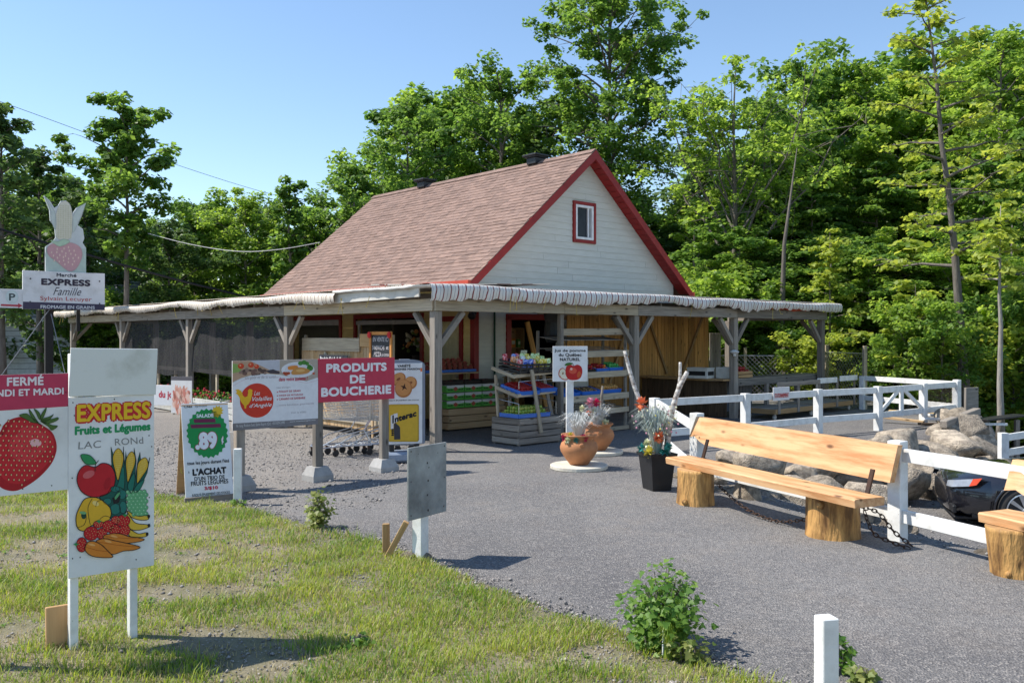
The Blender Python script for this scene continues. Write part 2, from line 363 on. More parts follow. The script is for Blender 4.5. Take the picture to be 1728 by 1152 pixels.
def ground_mat():
    m, n, b, out = _new('asphalt_and_forest_floor'); N = n.nodes.new; L = n.links.new
    ge = N('ShaderNodeNewGeometry'); P_ = ge.outputs['Position']
    def noise_(sc, det=6, rough=.6):
        z = N('ShaderNodeTexNoise'); z.inputs['Scale'].default_value = sc; z.inputs['Detail'].default_value = det; z.inputs['Roughness'].default_value = rough; L(P_, z.inputs['Vector']); return z.outputs[0]
    def rng(s, a, b_, c=0, d=1):
        r = N('ShaderNodeMapRange'); r.inputs[1].default_value = a; r.inputs[2].default_value = b_; r.inputs[3].default_value = c; r.inputs[4].default_value = d; L(s, r.inputs[0]); return r.outputs[0]
    def mix(f, a, b_):
        x = N('ShaderNodeMix'); x.data_type = 'RGBA'; L(f, x.inputs[0])
        for i, q in ((6, a), (7, b_)):
            if isinstance(q, tuple): x.inputs[i].default_value = c4(q)
            else: L(q, x.inputs[i])
        return x.outputs[2]
    base = mix(rng(noise_(.55), .35, .68), (.148,.145,.145), (.225,.217,.208))
    base = mix(rng(noise_(2.3), .5, .8), base, (.24,.215,.19))
    base = mix(rng(noise_(.22, 3), .45, .62, 0, .6), base, (.095,.092,.095)); base = mix(rng(noise_(6.5, 4), .56, .75, 0, .5), base, (.085,.083,.085))
    vo = N('ShaderNodeTexVoronoi'); vo.inputs['Scale'].default_value = 75; L(P_, vo.inputs['Vector'])
    sep = N('ShaderNodeSeparateColor'); L(vo.outputs['Color'], sep.inputs[0])
    base = mix(rng(sep.outputs[0], .55, 1), base, (.30,.28,.26))
    base = mix(rng(sep.outputs[1], .6, 1, 0, .75), base, (.09,.087,.088))
    # loose gravel strip between the signs and the garden stand, dusty
    sx = N('ShaderNodeSeparateXYZ'); L(P_, sx.inputs[0])
    gd = N('ShaderNodeMath'); gd.operation = 'MULTIPLY_ADD'; gd.inputs[1].default_value = -1.1; L(sx.outputs[0], gd.inputs[0])
    L(rng(noise_(.8), 0, 1, -2.6, .2), gd.inputs[2])
    f = rng(gd.outputs[0], 1.1, 2.4, 0, .75)
    f2 = N('ShaderNodeMath'); f2.operation = 'MULTIPLY'; L(f, f2.inputs[0]); L(rng(sep.outputs[2], .2, .9), f2.inputs[1])
    base = mix(f2.outputs[0], base, (.34,.30,.25))
    # forest floor beyond
    ff = N('ShaderNodeMath'); ff.operation = 'MAXIMUM'
    L(rng(sx.outputs[1], 27, 29), ff.inputs[0]); L(rng(sx.outputs[0], 11.5, 13), ff.inputs[1])
    f3 = N('ShaderNodeMath'); f3.operation = 'MAXIMUM'; L(ff.outputs[0], f3.inputs[0]); L(rng(sx.outputs[0], -17, -20), f3.inputs[1])
    floor = mix(rng(noise_(1.7), .4, .6), (.045,.065,.02), (.10,.08,.045))
    L(mix(f3.outputs[0], base, floor), b.inputs['Base Color'])
    b.inputs['Roughness'].default_value = .92; b.inputs['Specular IOR Level'].default_value = .25
    bp = N('ShaderNodeBump'); bp.inputs['Strength'].default_value = .9; bp.inputs['Distance'].default_value = .012; L(vo.outputs['Distance'], bp.inputs['Height'])
    L(bp.outputs[0], b.inputs['Normal']); return m
g = gm.obj('ground', ground_mat(), smooth=True); tag(g, 'grey asphalt drive and parking ground reaching under the market and the woods', kind='structure')

# verge: soil sheet, grass, pebbles
EDGE = [G(*p) for p in [(262,832),(313,840),(400,852),(460,870),(530,893),(600,905),(650,918),(720,945),(790,972),(870,1003),(950,1035),(1040,1062),(1110,1085),(1190,1118),(1290,1152)]]
EDGE = [(-9, 12.6), (-6.4, 11.3)]+[(p.x, p.y) for p in EDGE]+[(2.1, 4.0), (3.2, 2.6), (5.5, 0)]
random.seed(3)
ev = []
for i in range(len(EDGE)-1):
    a, b = EDGE[i], EDGE[i+1]; k = max(1, int(math.dist(a, b)/.12))
    for q in range(k): ev.append((a[0]+(b[0]-a[0])*q/k+random.uniform(-.03,.03), a[1]+(b[1]-a[1])*q/k+random.uniform(-.035,.035)))
def verge_y(x):                      # far edge of the verge at x
    for i in range(len(EDGE)-1):
        if EDGE[i][0] <= x <= EDGE[i+1][0]: t = (x-EDGE[i][0])/(EDGE[i+1][0]-EDGE[i][0]); return EDGE[i][1]+t*(EDGE[i+1][1]-EDGE[i][1])
    return EDGE[0][1] if x < EDGE[0][0] else -9
def vz(x, y): return gz(x, y)+.006+.03*min(1, max(0, verge_y(x)-y)/.5)*(.5+.5*noise.noise(Vector((x*1.3, y*1.3, 0))))
vb = MB(); rows = []
vx = list(np.arange(-9, 5.5, .16))
for x in vx:
    ye = verge_y(x)+.05*noise.noise(Vector((x*5, 3, 1)))
    ysr = [ye-(ye+6)*t for t in (0,.01,.02,.03,.045,.06,.08,.1,.13,.16,.2,.25,.3,.36,.44,.55,.7,1)]
    rows.append([(x, y, vz(x, y) if k else gz(x, y)+.004) for k, y in enumerate(ysr)])
kk = len(rows[0]); vb.v = [p for r_ in rows for p in r_]
vb.f = [(i*kk+j, i*kk+j+1, (i+1)*kk+j+1, (i+1)*kk+j) for i in range(len(rows)-1) for j in range(kk-1)]; vb.m = [0]*len(vb.f)
SOIL = mat('verge_soil', (.26,.215,.16), (.12,.12,.055), scale=2.2, rough=.95, bump=.8, bscale=45, rand=0, spots=(.40,.36,.30), spot_scale=26, spot_t=.2, bdist=.02)
tag(vb.obj('grass_verge', SOIL, smooth=True), 'bare soil and thatch under the roadside grass verge', kind='structure')
def bare(x, y):
    n = noise.noise(Vector((x*.75+4.1, y*1.1, .3)))*.6+noise.noise(Vector((x*2.3, y*3.1, 5)))*.5
    k = n
    for (px, py, r_) in ((60,930,.9),(270,905,.6),(290,950,.5),(230,1010,.45),(400,1090,.45),(20,1080,.4),(330,1010,.4),(60,880,.7),(1060,1100,.38),(1010,1115,.3),(240,880,.5),(450,1130,.35)):
        q = G(px, py); d = math.hypot(x-q.x, (y-q.y)*1.3)/r_
        if d < 1: k += .75*(1-d*d)
    return k
rng = np.random.default_rng(5)
def blade_mesh(n, hmin, hmax, wd, keep, name, mats):
    px = rng.uniform(-8.5, 2.6, n*4); py = rng.uniform(3.6, 12.4, n*4)
    pts = []
    for x, y in zip(px, py):
        if y > verge_y(x)+.06*noise.noise(Vector((x*4, y*4, 2)))-.02 or abs(x) > y*.62+.3: continue
        if rng.random() < min(1, (6.5/y)**1.2)+.1 and keep(x, y): pts.append((x, y))
        if len(pts) >= n: break
    n = len(pts); p = np.array(pts); z = np.array([vz(x, y) for x, y in pts])
    h = rng.uniform(hmin, hmax, n)*(1+.9*np.array([noise.noise(Vector((x*3.1, y*3.1, 9))) for x, y in pts]))
    a = rng.uniform(0, 2*np.pi, n); ln = rng.uniform(.25, 1.1, n)*h; w = rng.uniform(.6, 1.3, n)*wd
    dx, dy = np.cos(a), np.sin(a); sx_, sy_ = -dy, dx
    V = np.zeros((n, 5, 3)); B = np.stack([p[:,0], p[:,1], z-.004], 1)
    sd = np.stack([sx_*w/2, sy_*w/2, 0*w], 1); lean = np.stack([dx*ln, dy*ln, 0*ln], 1); up = np.stack([0*h, 0*h, h], 1)
    V[:,0] = B-sd; V[:,1] = B+sd; V[:,2] = B+lean*.35+up*.6+sd*.8; V[:,3] = B+lean*.35+up*.6-sd*.8; V[:,4] = B+lean+up*.92
    idx = np.arange(n)[:,None]*5
    F3 = np.concatenate([idx+np.array([[0,1,2]]), idx+np.array([[0,2,3]]), idx+np.array([[3,2,4]])])
    return npmesh(name, V.reshape(-1, 3), F3, mats)
GR = leafmat('grass_blade', (.065,.18,.016), (.38,.42,.06), .38); DRY = leafmat('dry_grass_blade', (.30,.25,.10), (.46,.40,.20), .25)
tag(put('grass', blade_mesh(15000, .05, .12, .006, lambda x, y: bare(x, y) < .35 and noise.noise(Vector((x*2.6+3, y*2.6, 4))) > .22, 'tall_grass', GR)), 'taller fresh green grass clumps in the verge', 'grass', kind='stuff')
tag(put('grass', blade_mesh(105000, .02, .065, .0055, lambda x, y: bare(x, y)+rng.uniform(-.35,.35) < .20, 'grass', GR)), 'short patchy green grass growing on the roadside verge', 'grass', kind='stuff')
tag(put('grass', blade_mesh(52000, .02, .055, .005, lambda x, y: bare(x, y)+rng.uniform(-.6,.6) < .45, 'dry_grass', DRY)), 'dry yellow grass mixed through the verge', 'grass', kind='stuff')
# pebbles
def pebbles(name, pts, r0, r1, m, label):
    V = []; Fc = []; base = np.array([(1,0,0),(0,1,0),(-1,0,0),(0,-1,0),(0,0,.8),(0,0,-.5)]); fc = np.array([(0,1,4),(1,2,4),(2,3,4),(3,0,4),(1,0,5),(2,1,5),(3,2,5),(0,3,5)])
    for i, (x, y, z) in enumerate(pts):
        r_ = random.uniform(r0, r1)*(1 if random.random() < .9 else 2); q = base*r_*np.random.uniform(.6, 1.3, (6, 3)); a = random.random()*6.28
        q = q @ np.array([[math.cos(a), math.sin(a), 0],[-math.sin(a), math.cos(a), 0],[0,0,1]])
        V.append(q+np.array((x, y, z+r_*.3))); Fc.append(fc+i*6)
    return tag(put(name, npmesh(name, np.concatenate(V), np.concatenate(Fc), m)), label, 'gravel', kind='stuff')
PEB = mat('gravel_stone', (.34,.31,.28), (.16,.155,.15), rand=0, island=.5, bump=.2)
pp = []
while len(pp) < 5500:
    x = random.uniform(-4.5, 2); y = verge_y(x)+random.gauss(0, .14)
    if y > 4.3: pp.append((x, y, vz(x, y)))
while len(pp) < 9000:
    x = random.uniform(-4.5, 2); y = random.uniform(4.4, verge_y(x))
    if bare(x, y) > .15: pp.append((x, y, vz(x, y)))
pebbles('gravel', pp, .004, .010, PEB, 'loose grey gravel along the grass edge and on the bare patches')
pp = []
while len(pp) < 6500:
    x = random.uniform(-6.5, -1.5); y = random.uniform(9.5, 17)
    if y > verge_y(x)+.1 and abs(x) < y*.62: pp.append((x, y, gz(x, y)))
pebbles('gravel', pp, .006, .014, PEB, 'loose gravel on the dusty ground behind the roadside signs')
pp = []
while len(pp) < 4500:
    x = random.uniform(3, 8); y = random.uniform(7, 14.5)
    if inside_low(x, y): pp.append((x, y, gz(x, y)))
pebbles('gravel', pp, .006, .014, PEB, 'loose grey gravel on the lower parking ground by the black car')

# ================================================================ MARKET frame: local x runs right along the front, y runs back left
C0 = (-1.24, 14.16); RZ = math.atan2(.672, .740)
def ML(a, b): return Vector((C0[0]+.740*a-.6725*b, C0[1]+.672*a+.740*b, 0))
hut = thing('market_building', 'cream clapboard market building with steep brown shingle roof and red trim', 'building', (*C0, 0), RZ)
A0, A1, B0, B1, EZ, RX = 3.22, 10.12, 2.93, 11.53, 3.03, 6.67
SL = (6.27-3.03)/(RX-2.87)
def roofz(a): return 3.03+SL*(a-2.87) if a <= RX else 3.03+SL*(10.47-a)
def intervals(s0, s1, z0, z1, holes):
    iv = [(s0, s1)]
    for h0, h1, hz0, hz1 in holes:
        if z1 <= hz0+.01 or z0 >= hz1-.01: continue
        nv = []
        for a, b in iv:
            if h1 <= a or h0 >= b: nv.append((a, b)); continue
            if h0 > a: nv.append((a, h0))
            if h1 < b: nv.append((h1, b))
        iv = nv
    return [q for q in iv if q[1]-q[0] > .03]
# gable wall (b = B0, faces -y), siding boards one by one
GH = [(4.28, 5.84, 0, 2.24), (6.27, 7.01, 4.11, 5.05)]
gw = MB()
def wallpiece(mb, s0, s1, z0, z1, y0, y1, top=None):
    zt0 = min(z1, top(s0)) if top else z1; zt1 = min(z1, top(s1)) if top else z1
    mb.prism([(s0, y0, z0), (s1, y0, z0), (s1, y0, zt1), (s0, y0, zt0)], (0, y1-y0, 0))
for s0, s1, z0, z1 in ((A0,4.28,0,3.3),(4.28,5.84,2.24,3.3),(5.84,A1,0,3.3)): wallpiece(gw, s0, s1, z0, z1, B0, B0+.14)
tp = lambda s: roofz(s)-.06
for s0, s1, zb in ((A0,A0+.9,3.3),(A0+.9,6.27,3.3),(7.01,A1-.9,3.3),(A1-.9,A1,3.3)):
    gw.prism([(s0, B0, min(zb, tp(s0)-.02)), (s1, B0, min(zb, tp(s1)-.02)), (s1, B0, tp(s1)), (s0, B0, tp(s0))], (0, .14, 0))
gw.prism([(6.27,B0,3.3),(7.01,B0,3.3),(7.01,B0,4.11),(6.27,B0,4.11)], (0,.14,0)); gw.prism([(6.27,B0,5.05),(7.01,B0,5.05),(7.01,B0,tp(7.01)),(RX,B0,tp(RX)),(6.27,B0,tp(6.27))], (0,.14,0))
gwo = gw.obj('gable_wall', CREAM, hut)
def clap(parent, m, s0f, s1f, ztop, rowh, holes, place, seed):
    rr = random.Random(seed); z = 0.02
    while z < ztop:
        z1 = min(z+rowh, ztop); a0, a1 = s0f(z), s1f(z); b0, b1 = s0f(z1), s1f(z1)
        for q0, q1 in intervals(a0, a1, z, z1, holes):
            cuts = [q0]; x = q0+rr.uniform(1.2, 3.4)
            while x < q1-.5: cuts.append(x); x += 3.66
            cuts.append(q1)
            for i in range(len(cuts)-1):
                u0, u1 = cuts[i]+.002, cuts[i+1]-.002
                t0 = max(u0, b0) if i == 0 and abs(cuts[0]-a0) < .01 else u0; t1 = min(u1, b1) if i == len(cuts)-2 and abs(cuts[-1]-a1) < .01 else u1
                if t1 <= t0+.01: t0 = t1 = (u0+u1)/2; t0 -= .005; t1 += .005
                mb = MB(); g_ = .003
                vs = [place(u0, .018, z), place(u1, .018, z), place(t1, .007, z1-g_), place(t0, .007, z1-g_), place(u0, .002, z), place(u1, .002, z), place(t1, .002, z1-g_), place(t0, .002, z1-g_)]
                mb.add(vs, [(0,1,2,3),(7,6,5,4),(0,4,5,1),(1,5,6,2),(2,6,7,3),(3,7,4,0)])
                mb.obj('siding_board', m, parent)
        z += rowh
s0f = lambda z: A0 if z < roofz(A0)-.1 else 2.87+(z+.1-3.03)/SL
s1f = lambda z: A1 if z < roofz(A1)-.1 else 10.47-(z+.1-3.03)/SL
clap(gwo, CREAM, s0f, s1f, 6.12, .15, GH, lambda s, d, z: (s, B0-d, z), 1)
# long left wall (a = A0, faces -x)
LH = [(B0+.42, B0+1.20, 0, 2.2), (B0+1.84, B0+4.56, 0, 2.3), (B0+5.36, B0+7.8, .95, 2.3)]
lw = MB()
prev = B0+.14
for h0, h1, z0, z1 in LH+[(B1, B1, 0, 0)]:
    lw.prism([(A0, prev, 0), (A0, h0, 0), (A0, h0, 3.2), (A0, prev, 3.2)], (.14, 0, 0))
    if h1 > h0:
        lw.prism([(A0, h0, z1), (A0, h1, z1), (A0, h1, 3.2), (A0, h0, 3.2)], (.14, 0, 0))
        if z0 > 0: lw.prism([(A0, h0, 0), (A0, h1, 0), (A0, h1, z0), (A0, h0, z0)], (.14, 0, 0))
    prev = h1
lwo = lw.obj('side_wall', WARM_LIT, hut)
clap(lwo, WARM_LIT, lambda z: B0+.02, lambda z: B1, 2.95, .15, LH, lambda s, d, z: (A0-d, s, z), 2)
bw = MB(); bw.box((A1-.07, (B0+B1)/2+.07, 1.6), (.14, B1-B0-.16, 3.2)); bw.prism([(A0+.15,B1-.14,0),(A1,B1-.14,0),(A1,B1-.14,3.1),(RX,B1-.14,6.1),(A0+.15,B1-.14,3.1)], (0,.14,0))
bw.obj('back_wall', CREAM, hut)
MB().box(((A0+A1)/2, (B0+B1)/2, .03), (A1-A0-.3, B1-B0-.32, .06)).obj('floor', CONC, hut)
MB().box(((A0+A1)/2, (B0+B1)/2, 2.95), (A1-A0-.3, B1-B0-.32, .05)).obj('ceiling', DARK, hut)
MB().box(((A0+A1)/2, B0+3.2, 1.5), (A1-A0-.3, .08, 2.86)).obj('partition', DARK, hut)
# roof: slabs, shingles, fascias, soffit slats, vents
rb0, rb1 = 2.58, 11.88
rf = MB()
for s in (0, 1):
    e = 2.87 if s == 0 else 10.47
    rf.prism([(e, rb0+.03, 3.03), (RX, rb0+.03, 6.27), (RX, rb0+.03, 6.15), (e, rb0+.03, 2.93)][::(1 if s else -1)], (0, rb1-rb0-.06, 0))
roof = rf.obj('roof', mat('roof_deck', (.2,.1,.08), rand=0), hut)
ux = Vector((RX-2.87, 0, 6.27-3.03)); LEN = ux.length; ux.normalize(); nn = Vector((-ux.z, 0, ux.x))
tabs = []
rs = random.Random(9); row = 0; EXP = .142
while row*EXP < LEN-.03:
    x = rb0-.02-rs.uniform(0, .3)
    while x < rb1:
        wd = rs.choice((.17, .22, .28, .33)); a_, b_ = max(x, rb0-.03), min(x+wd-.004, rb1+.03)
        if b_-a_ > .04: tabs.append((row, a_, b_, rs.choice((.006, .006, .012))))
        x += wd
    row += 1
def tab_geo(row, a_, b_, th):
    s0 = row*EXP-.02; s1 = s0+EXP+.03; o0 = Vector((2.87, 0, 3.03))
    lo = o0+ux*s0; hi = o0+ux*min(s1, LEN); vs = []
    for (q, lift) in ((lo, .012+th), (hi, .004+th*.3)):
        for y in (a_, b_): vs.append(q+nn*lift+Vector((0, y, 0)))
    for q in (lo, hi):
        for y in (a_, b_): vs.append(q+nn*.001+Vector((0, y, 0)))
    return vs, [(0,2,3,1),(0,1,5,4),(0,4,6,2),(1,3,7,5)]
tabs.sort(key=lambda t: (Vector(ML(2.87+t[0]*EXP*.76, (t[1]+t[2])/2))).length)
for t in tabs[:300]: MB().add(*tab_geo(*t)).obj('shingle', SHINGLE, roof)
fm = MB()
for t in tabs[300:]: fm.add(*tab_geo(*t))
tag(fm.obj('shingle_field', SHINGLE_I, roof), kind='stuff')
fm = MB(); row = 0
while row*EXP < LEN-.03:
    x = rb0
    while x < rb1-.2:
        vs, fs = tab_geo(row, x, min(x+.33, rb1), rs.choice((.006,.012))); vs = [Vector((2*RX-v.x, v.y, v.z)) for v in vs]
        fm.add(vs, [f[::-1] for f in fs]); x += .335
    row += 1
tag(fm.obj('far_slope_shingle_field', SHINGLE_I, roof), kind='stuff')
cap = MB()
y = rb0-.02
while y < rb1: 
    cap.prism([(RX-.15, y, 6.27-.13*.85+.03), (RX, y, 6.30), (RX+.15, y, 6.27-.13*.85+.03), (RX, y, 6.275)], (0, .155, 0)); y += .16
cap.obj('ridge_cap', SHINGLE_I, roof)
for yy in (rb0-.012, rb1+.012):
    for s in (-1, 1):
        e = Vector((RX+s*3.83, yy, 3.02)); r_ = Vector((RX, yy, 6.275))
        mb = MB(); mb.prism([e+Vector((0,-.02,-.02)), e+Vector((0,-.02,-.22)), Vector((RX, yy-.02, 6.045)), r_+Vector((0,-.02,-.012))][::s], (0, .04, 0))
        mb.obj('rake_fascia', RED, hut)
for s in (-1, 1):       # soffit slats under the rake overhang
    e0 = Vector((RX+s*3.7, 0, 3.0)); r0 = Vector((RX, 0, 6.14)); d = (r0-e0); n_ = 26
    for i in range(n_):
        p = e0+d*((i+.5)/n_)+Vector((0,0,-.015)); q = Vector((0, rb0+.01, 0)); 
        board(hut, 'soffit_slat', p+Vector((0, rb0+.012, 0)), p+Vector((0, B0-.02, 0)), d.length/n_-.012, .012, RED, up=(s*d.z, 0, -s*d.x) if s > 0 else (d.z, 0, -d.x))
board(hut, 'eave_gutter', (2.82, rb0-.03, 2.97), (2.82, rb1+.03, 2.97), .10, .13, GUTTER)
board(hut, 'eave_gutter', (10.52, rb0-.03, 2.97), (10.52, rb1+.03, 2.97), .10, .13, GUTTER)
for bb in (4.58, 9.27):
    v = MB(); v.cbox((RX-.02, bb, 6.28), (.34, .34, .16), .01); v.cbox((RX-.02, bb, 6.42), (.50, .50, .05), .015); v.cbox((RX-.02, bb, 6.38), (.42,.42,.03)); v.obj('roof_vent', BLACK, roof)
# attic window
def zf(parent, name, a, z, w, h, d, y, m, t): # rectangular frame facing -y
    mb = MB(); mb.cbox((a-w/2+t/2, y, z), (t, d, h)); mb.cbox((a+w/2-t/2, y, z), (t, d, h)); mb.cbox((a, y, z+h/2-t/2), (w-2*t, d*.98, t)); mb.cbox((a, y, z-h/2+t/2), (w-2*t, d*.98, t))
    return mb.obj(name, m, parent)
wn = zf(hut, 'window', 6.64, 4.58, .78, .98, .07, B0-.03, RED, .075)
GLASS = mat('dark_window_glass', (.03,.035,.045), (.02,.022,.03), rough=.12, bump=0, spec=.15)
zf(wn, 'frame', 6.64, 4.58, .62, .82, .1, B0-.005, mat('white_vinyl', (.8,.8,.8), rough=.35, bump=0), .06)
MB().box((6.64, B0+.02, 4.58), (.52, .01, .72)).obj('pane', GLASS, wn)
MB().box((6.80, B0, 4.58), (.045, .05, .70)).obj('centre_bar', _m['white_vinyl'], wn)
# corner board, opening trims, door
for (p, q, w, t, up) in (((A0-.03, B0-.03, 0), (A0-.03, B0-.03, 2.95), .14, .05, (1,0,0)), ((A0+.06, B0-.032, 0), (A0+.06, B0-.032, 2.95), .13, .03, (0,1,0)),
    ((4.21, B0-.03, 0), (4.21, B0-.03, 2.3), .13, .05, (0,1,0)), ((4.14, B0-.03, 2.30), (5.9, B0-.03, 2.30), .05, .13, (0,0,1))):
    board(hut, 'trim_board', p, q, w, t, RED, up=up)
for h0, h1, z0, z1 in LH:
    for yy in (h0-.05, h1+.05): board(hut, 'trim_board', (A0-.03, yy, z0), (A0-.03, yy, z1+.1), .11, .05, RED, up=(1,0,0))
    board(hut, 'trim_board', (A0-.032, h0-.1, z1+.05), (A0-.032, h1+.1, z1+.05), .05, .11, RED)
    if z0: board(hut, 'trim_board', (A0-.032, h0-.1, z0-.05), (A0-.032, h1+.1, z0-.05), .05, .11, RED)
DOORC = mat('pale_yellow_door', (.62,.55,.33), rand=0, rough=.45, bump=.03)
dr = MB().cbox((A0+.03, B0+.81, 1.1), (.05, .76, 2.18), .004).obj('door', DOORC, hut)
for zz, hh in ((.55, .75), (1.5, .85)):
    for yy in (B0+.64, B0+.98): MB().cbox((A0-.001, yy, zz), (.02, .24, hh), .008).obj('door_panel', DOORC, dr)
MB().ball((A0-.04, B0+.5, 1.0), .035).obj('handle', STEEL, dr)
board(hut, 'garage_header', (A0-.015, B0+1.84, 2.2), (A0-.015, B0+4.56, 2.2), .05, .10, mat('pale_grey_paint', (.5,.5,.5), rand=0))
board(hut, 'garage_header', (A0-.015, B0+5.36, 2.22), (A0-.015, B0+7.8, 2.22), .05, .14, _m['pale_grey_paint'])
board(hut, 'garage_jamb', (A0+.0, B0+4.45, .0), (A0+.0, B0+4.45, 2.15), .08, .05, _m['pale_grey_paint'], up=(1,0,0))
MB().tube([(3.78, B0-.05, 0), (3.78, B0-.05, 2.9)], .022, 8).obj('downpipe', mat('green_pipe', (.03,.08,.05), rand=0, bump=0), hut)
# floodlight at the corner
fl = MB(); fl.ball((A0-.12, B0-.1, 2.3), .09, sq=(1,1,.9)); fl.cbox((A0-.05, B0-.05, 2.36), (.12,.12,.06)); fl.obj('corner_lamp', BLACK, hut)

# ---- vertical slab-board wall under the front canopy
slab = thing('slab_board_wall', 'tall rough orange wood wall of upright boards behind the canopy posts', 'wall', (*C0, 0), RZ)
rs = random.Random(4); x = 5.92
while x < 11.45:
    w = rs.uniform(.11, .21); dz = rs.uniform(-.03, .03); dd = rs.uniform(-.008, .008)
    board(slab, 'plank', (x+w/2, 2.78+dd, 0), (x+w/2+rs.uniform(-.006,.006), 2.78+dd, 2.62+dz), w-.008, .028, SLABWOOD, up=(0,1,0)); x += w
board(slab, 'rail', (5.9, 2.83, 2.3), (11.45, 2.83, 2.3), .05, .1, TANWOOD); board(slab, 'rail', (5.9, 2.83, .5), (11.45, 2.83, .5), .05, .1, TANWOOD)
for (x0, z0, x1, z1) in ((7.2, .35, 8.15, 2.45), (9.6, .9, 8.75, 2.5), (10.2, .8, 11.2, 2.45), (6.0, 1.2, 5.5, 2.3)):
    board(slab, 'diagonal_brace', (x0, 2.73, z0), (x1, 2.73, z1), .045, .07, TANWOOD, up=(1,0,0))
board(slab, 'header_board', (4.9, 2.70, 2.42), (6.9, 2.70, 2.42), .03, .12, PALEWOOD)
gs = thing('grey_slat_panel', 'narrow grey weathered slat panel at the right end of the orange board wall', 'panel', (*C0, 0), RZ)
for i in range(4): board(gs, 'slat', (11.6+i*.13, 2.76, .1), (11.6+i*.13, 2.76, 1.95), .12, .03, GREYWOOD, up=(0,1,0))
board(gs, 'rail', (11.55, 2.79, .9), (12.1, 2.79, .9), .04, .1, GREYWOOD)

# ================================================================ CANOPY (timber pergola with striped tarp)
can = thing('timber_canopy', 'grey timber canopy with striped maroon and white tarp running round two sides of the market', 'canopy', (*C0, 0), RZ)
def post(a, b, z1=2.29, w=.15): board(can, 'post', (a, b, -.02), (a, b, z1), w, w, GREYWOOD, up=(0,1,0), ch=.008)
def brace(a, b, da, db, z=1.72, l=.56): board(can, 'knee_brace', (a+da*.06, b+db*.06, z), (a+da*l, b+db*l, z+l), .09, .09, GREYWOOD, up=(da, db, .3))
RP = [(0, 0), (5.0, 0), (8.52, 0), (12.5, 0)]
LP = [4.97, 10.06, 14.93, 19.76]
for a, b in RP: post(a, b)
post(2.89, 0, w=.09)
for b in LP: post(0, b)
brace(0,0,1,0); brace(0,0,0,1); brace(0,0,1,1,l=.35)
for a in (5.0, 8.52):
    for s in (-1, 1): brace(a, 0, s, 0)
    brace(a, 0, 0, 1)
brace(12.5,0,-1,0); brace(12.5,0,0,1)
for i, b in enumerate(LP):
    for s in (-1, 1):
        if not (i == 3 and s > 0): brace(0, b, 0, s)
brace(0, 19.76, 1, 0)
post(12.5, 2.8); brace(12.5, 2.8, -1, 0)
post(2.7, 19.76); post(2.7, 15.0); post(2.7, 12.4)
xs_ = [-.085, 2.89, 5.0, 8.52, 12.62]
for i in range(4): board(can, 'beam', (xs_[i]+.003, -.085, 2.39), (xs_[i+1]-.003, -.085, 2.39), .05, .20, PALEWOOD if i < 2 else GREYWOOD)
ys_ = [-.05, 4.97, 10.06, 14.93, 19.9]
for i in range(4): board(can, 'beam', (-.085, ys_[i]+.003, 2.39), (-.085, ys_[i+1]-.003, 2.39), .05, .20, PALEWOOD if i in (0, 3) else GREYWOOD)
for i in range(4): board(can, 'inner_beam', (xs_[i]+.1, .085, 2.39), (xs_[i+1]-.05, .085, 2.39), .05, .18, GREYWOOD)
for i in range(4): board(can, 'inner_beam', (.085, ys_[i]+.15, 2.39), (.085, ys_[i+1]-.05, 2.39), .05, .18, GREYWOOD)
board(can, 'beam', (12.62, .2, 2.39), (12.62, 2.9, 2.39), .05, .2, GREYWOOD)
board(can, 'beam', (.2, 19.85, 2.39), (2.8, 19.85, 2.39), .05, .2, GREYWOOD)
for i in range(21): board(can, 'rafter', (.35+i*.6, -.1, 2.52), (.35+i*.6, 2.72, 2.66), .04, .09, GREYWOOD)
for i in range(28): board(can, 'rafter', (-.1, .9+i*.68, 2.52), (2.72, .9+i*.68, 2.66), .04, .09, GREYWOOD)
board(can, 'edge_board', (-.24, .12, 2.60), (-.24, 3.0, 2.56), .03, .17, mat('whitish_board', (.62,.60,.55), (.5,.48,.43), rand=0))
def tarp_mat(name, period, stripe, stripe2, base, axis):
    m, n, b, out = _new(name); N = n.nodes.new; L = n.links.new
    tc = N('ShaderNodeTexCoord'); sp = N('ShaderNodeSeparateXYZ'); L(tc.outputs['Object'], sp.inputs[0])
    w = N('ShaderNodeTexNoise'); w.inputs['Scale'].default_value = 1.6; L(tc.outputs['Object'], w.inputs['Vector'])
    wm = N('ShaderNodeMath'); wm.operation = 'MULTIPLY_ADD'; wm.inputs[1].default_value = .2; L(w.outputs[0], wm.inputs[0]); L(sp.outputs[axis], wm.inputs[2])
    dv = N('ShaderNodeMath'); dv.operation = 'DIVIDE'; dv.inputs[1].default_value = period; L(wm.outputs[0], dv.inputs[0])
    fr = N('ShaderNodeMath'); fr.operation = 'FRACT'; L(dv.outputs[0], fr.inputs[0])
    cr = N('ShaderNodeValToRGB'); cr.color_ramp.interpolation = 'CONSTANT'; e = cr.color_ramp.elements
    e[0].position = 0; e[0].color = c4(stripe); e[1].position = .15; e[1].color = c4(base)
    x = e.new(.58); x.color = c4(stripe2); x = e.new(.65); x.color = c4(base)
    L(fr.outputs[0], cr.inputs[0])
    nz = N('ShaderNodeTexNoise'); nz.inputs['Scale'].default_value = 2.5; nz.inputs['Detail'].default_value = 6; L(tc.outputs['Object'], nz.inputs['Vector'])
    mr = N('ShaderNodeMapRange'); mr.inputs[1].default_value = .5; mr.inputs[2].default_value = .8; mr.inputs[4].default_value = .45; L(nz.outputs[0], mr.inputs[0])
    mx = N('ShaderNodeMix'); mx.data_type = 'RGBA'; L(mr.outputs[0], mx.inputs[0]); L(cr.outputs[0], mx.inputs[6]); mx.inputs[7].default_value = (.36,.31,.24,1)
    L(mx.outputs[2], b.inputs['Base Color']); b.inputs['Roughness'].default_value = .8
    return m
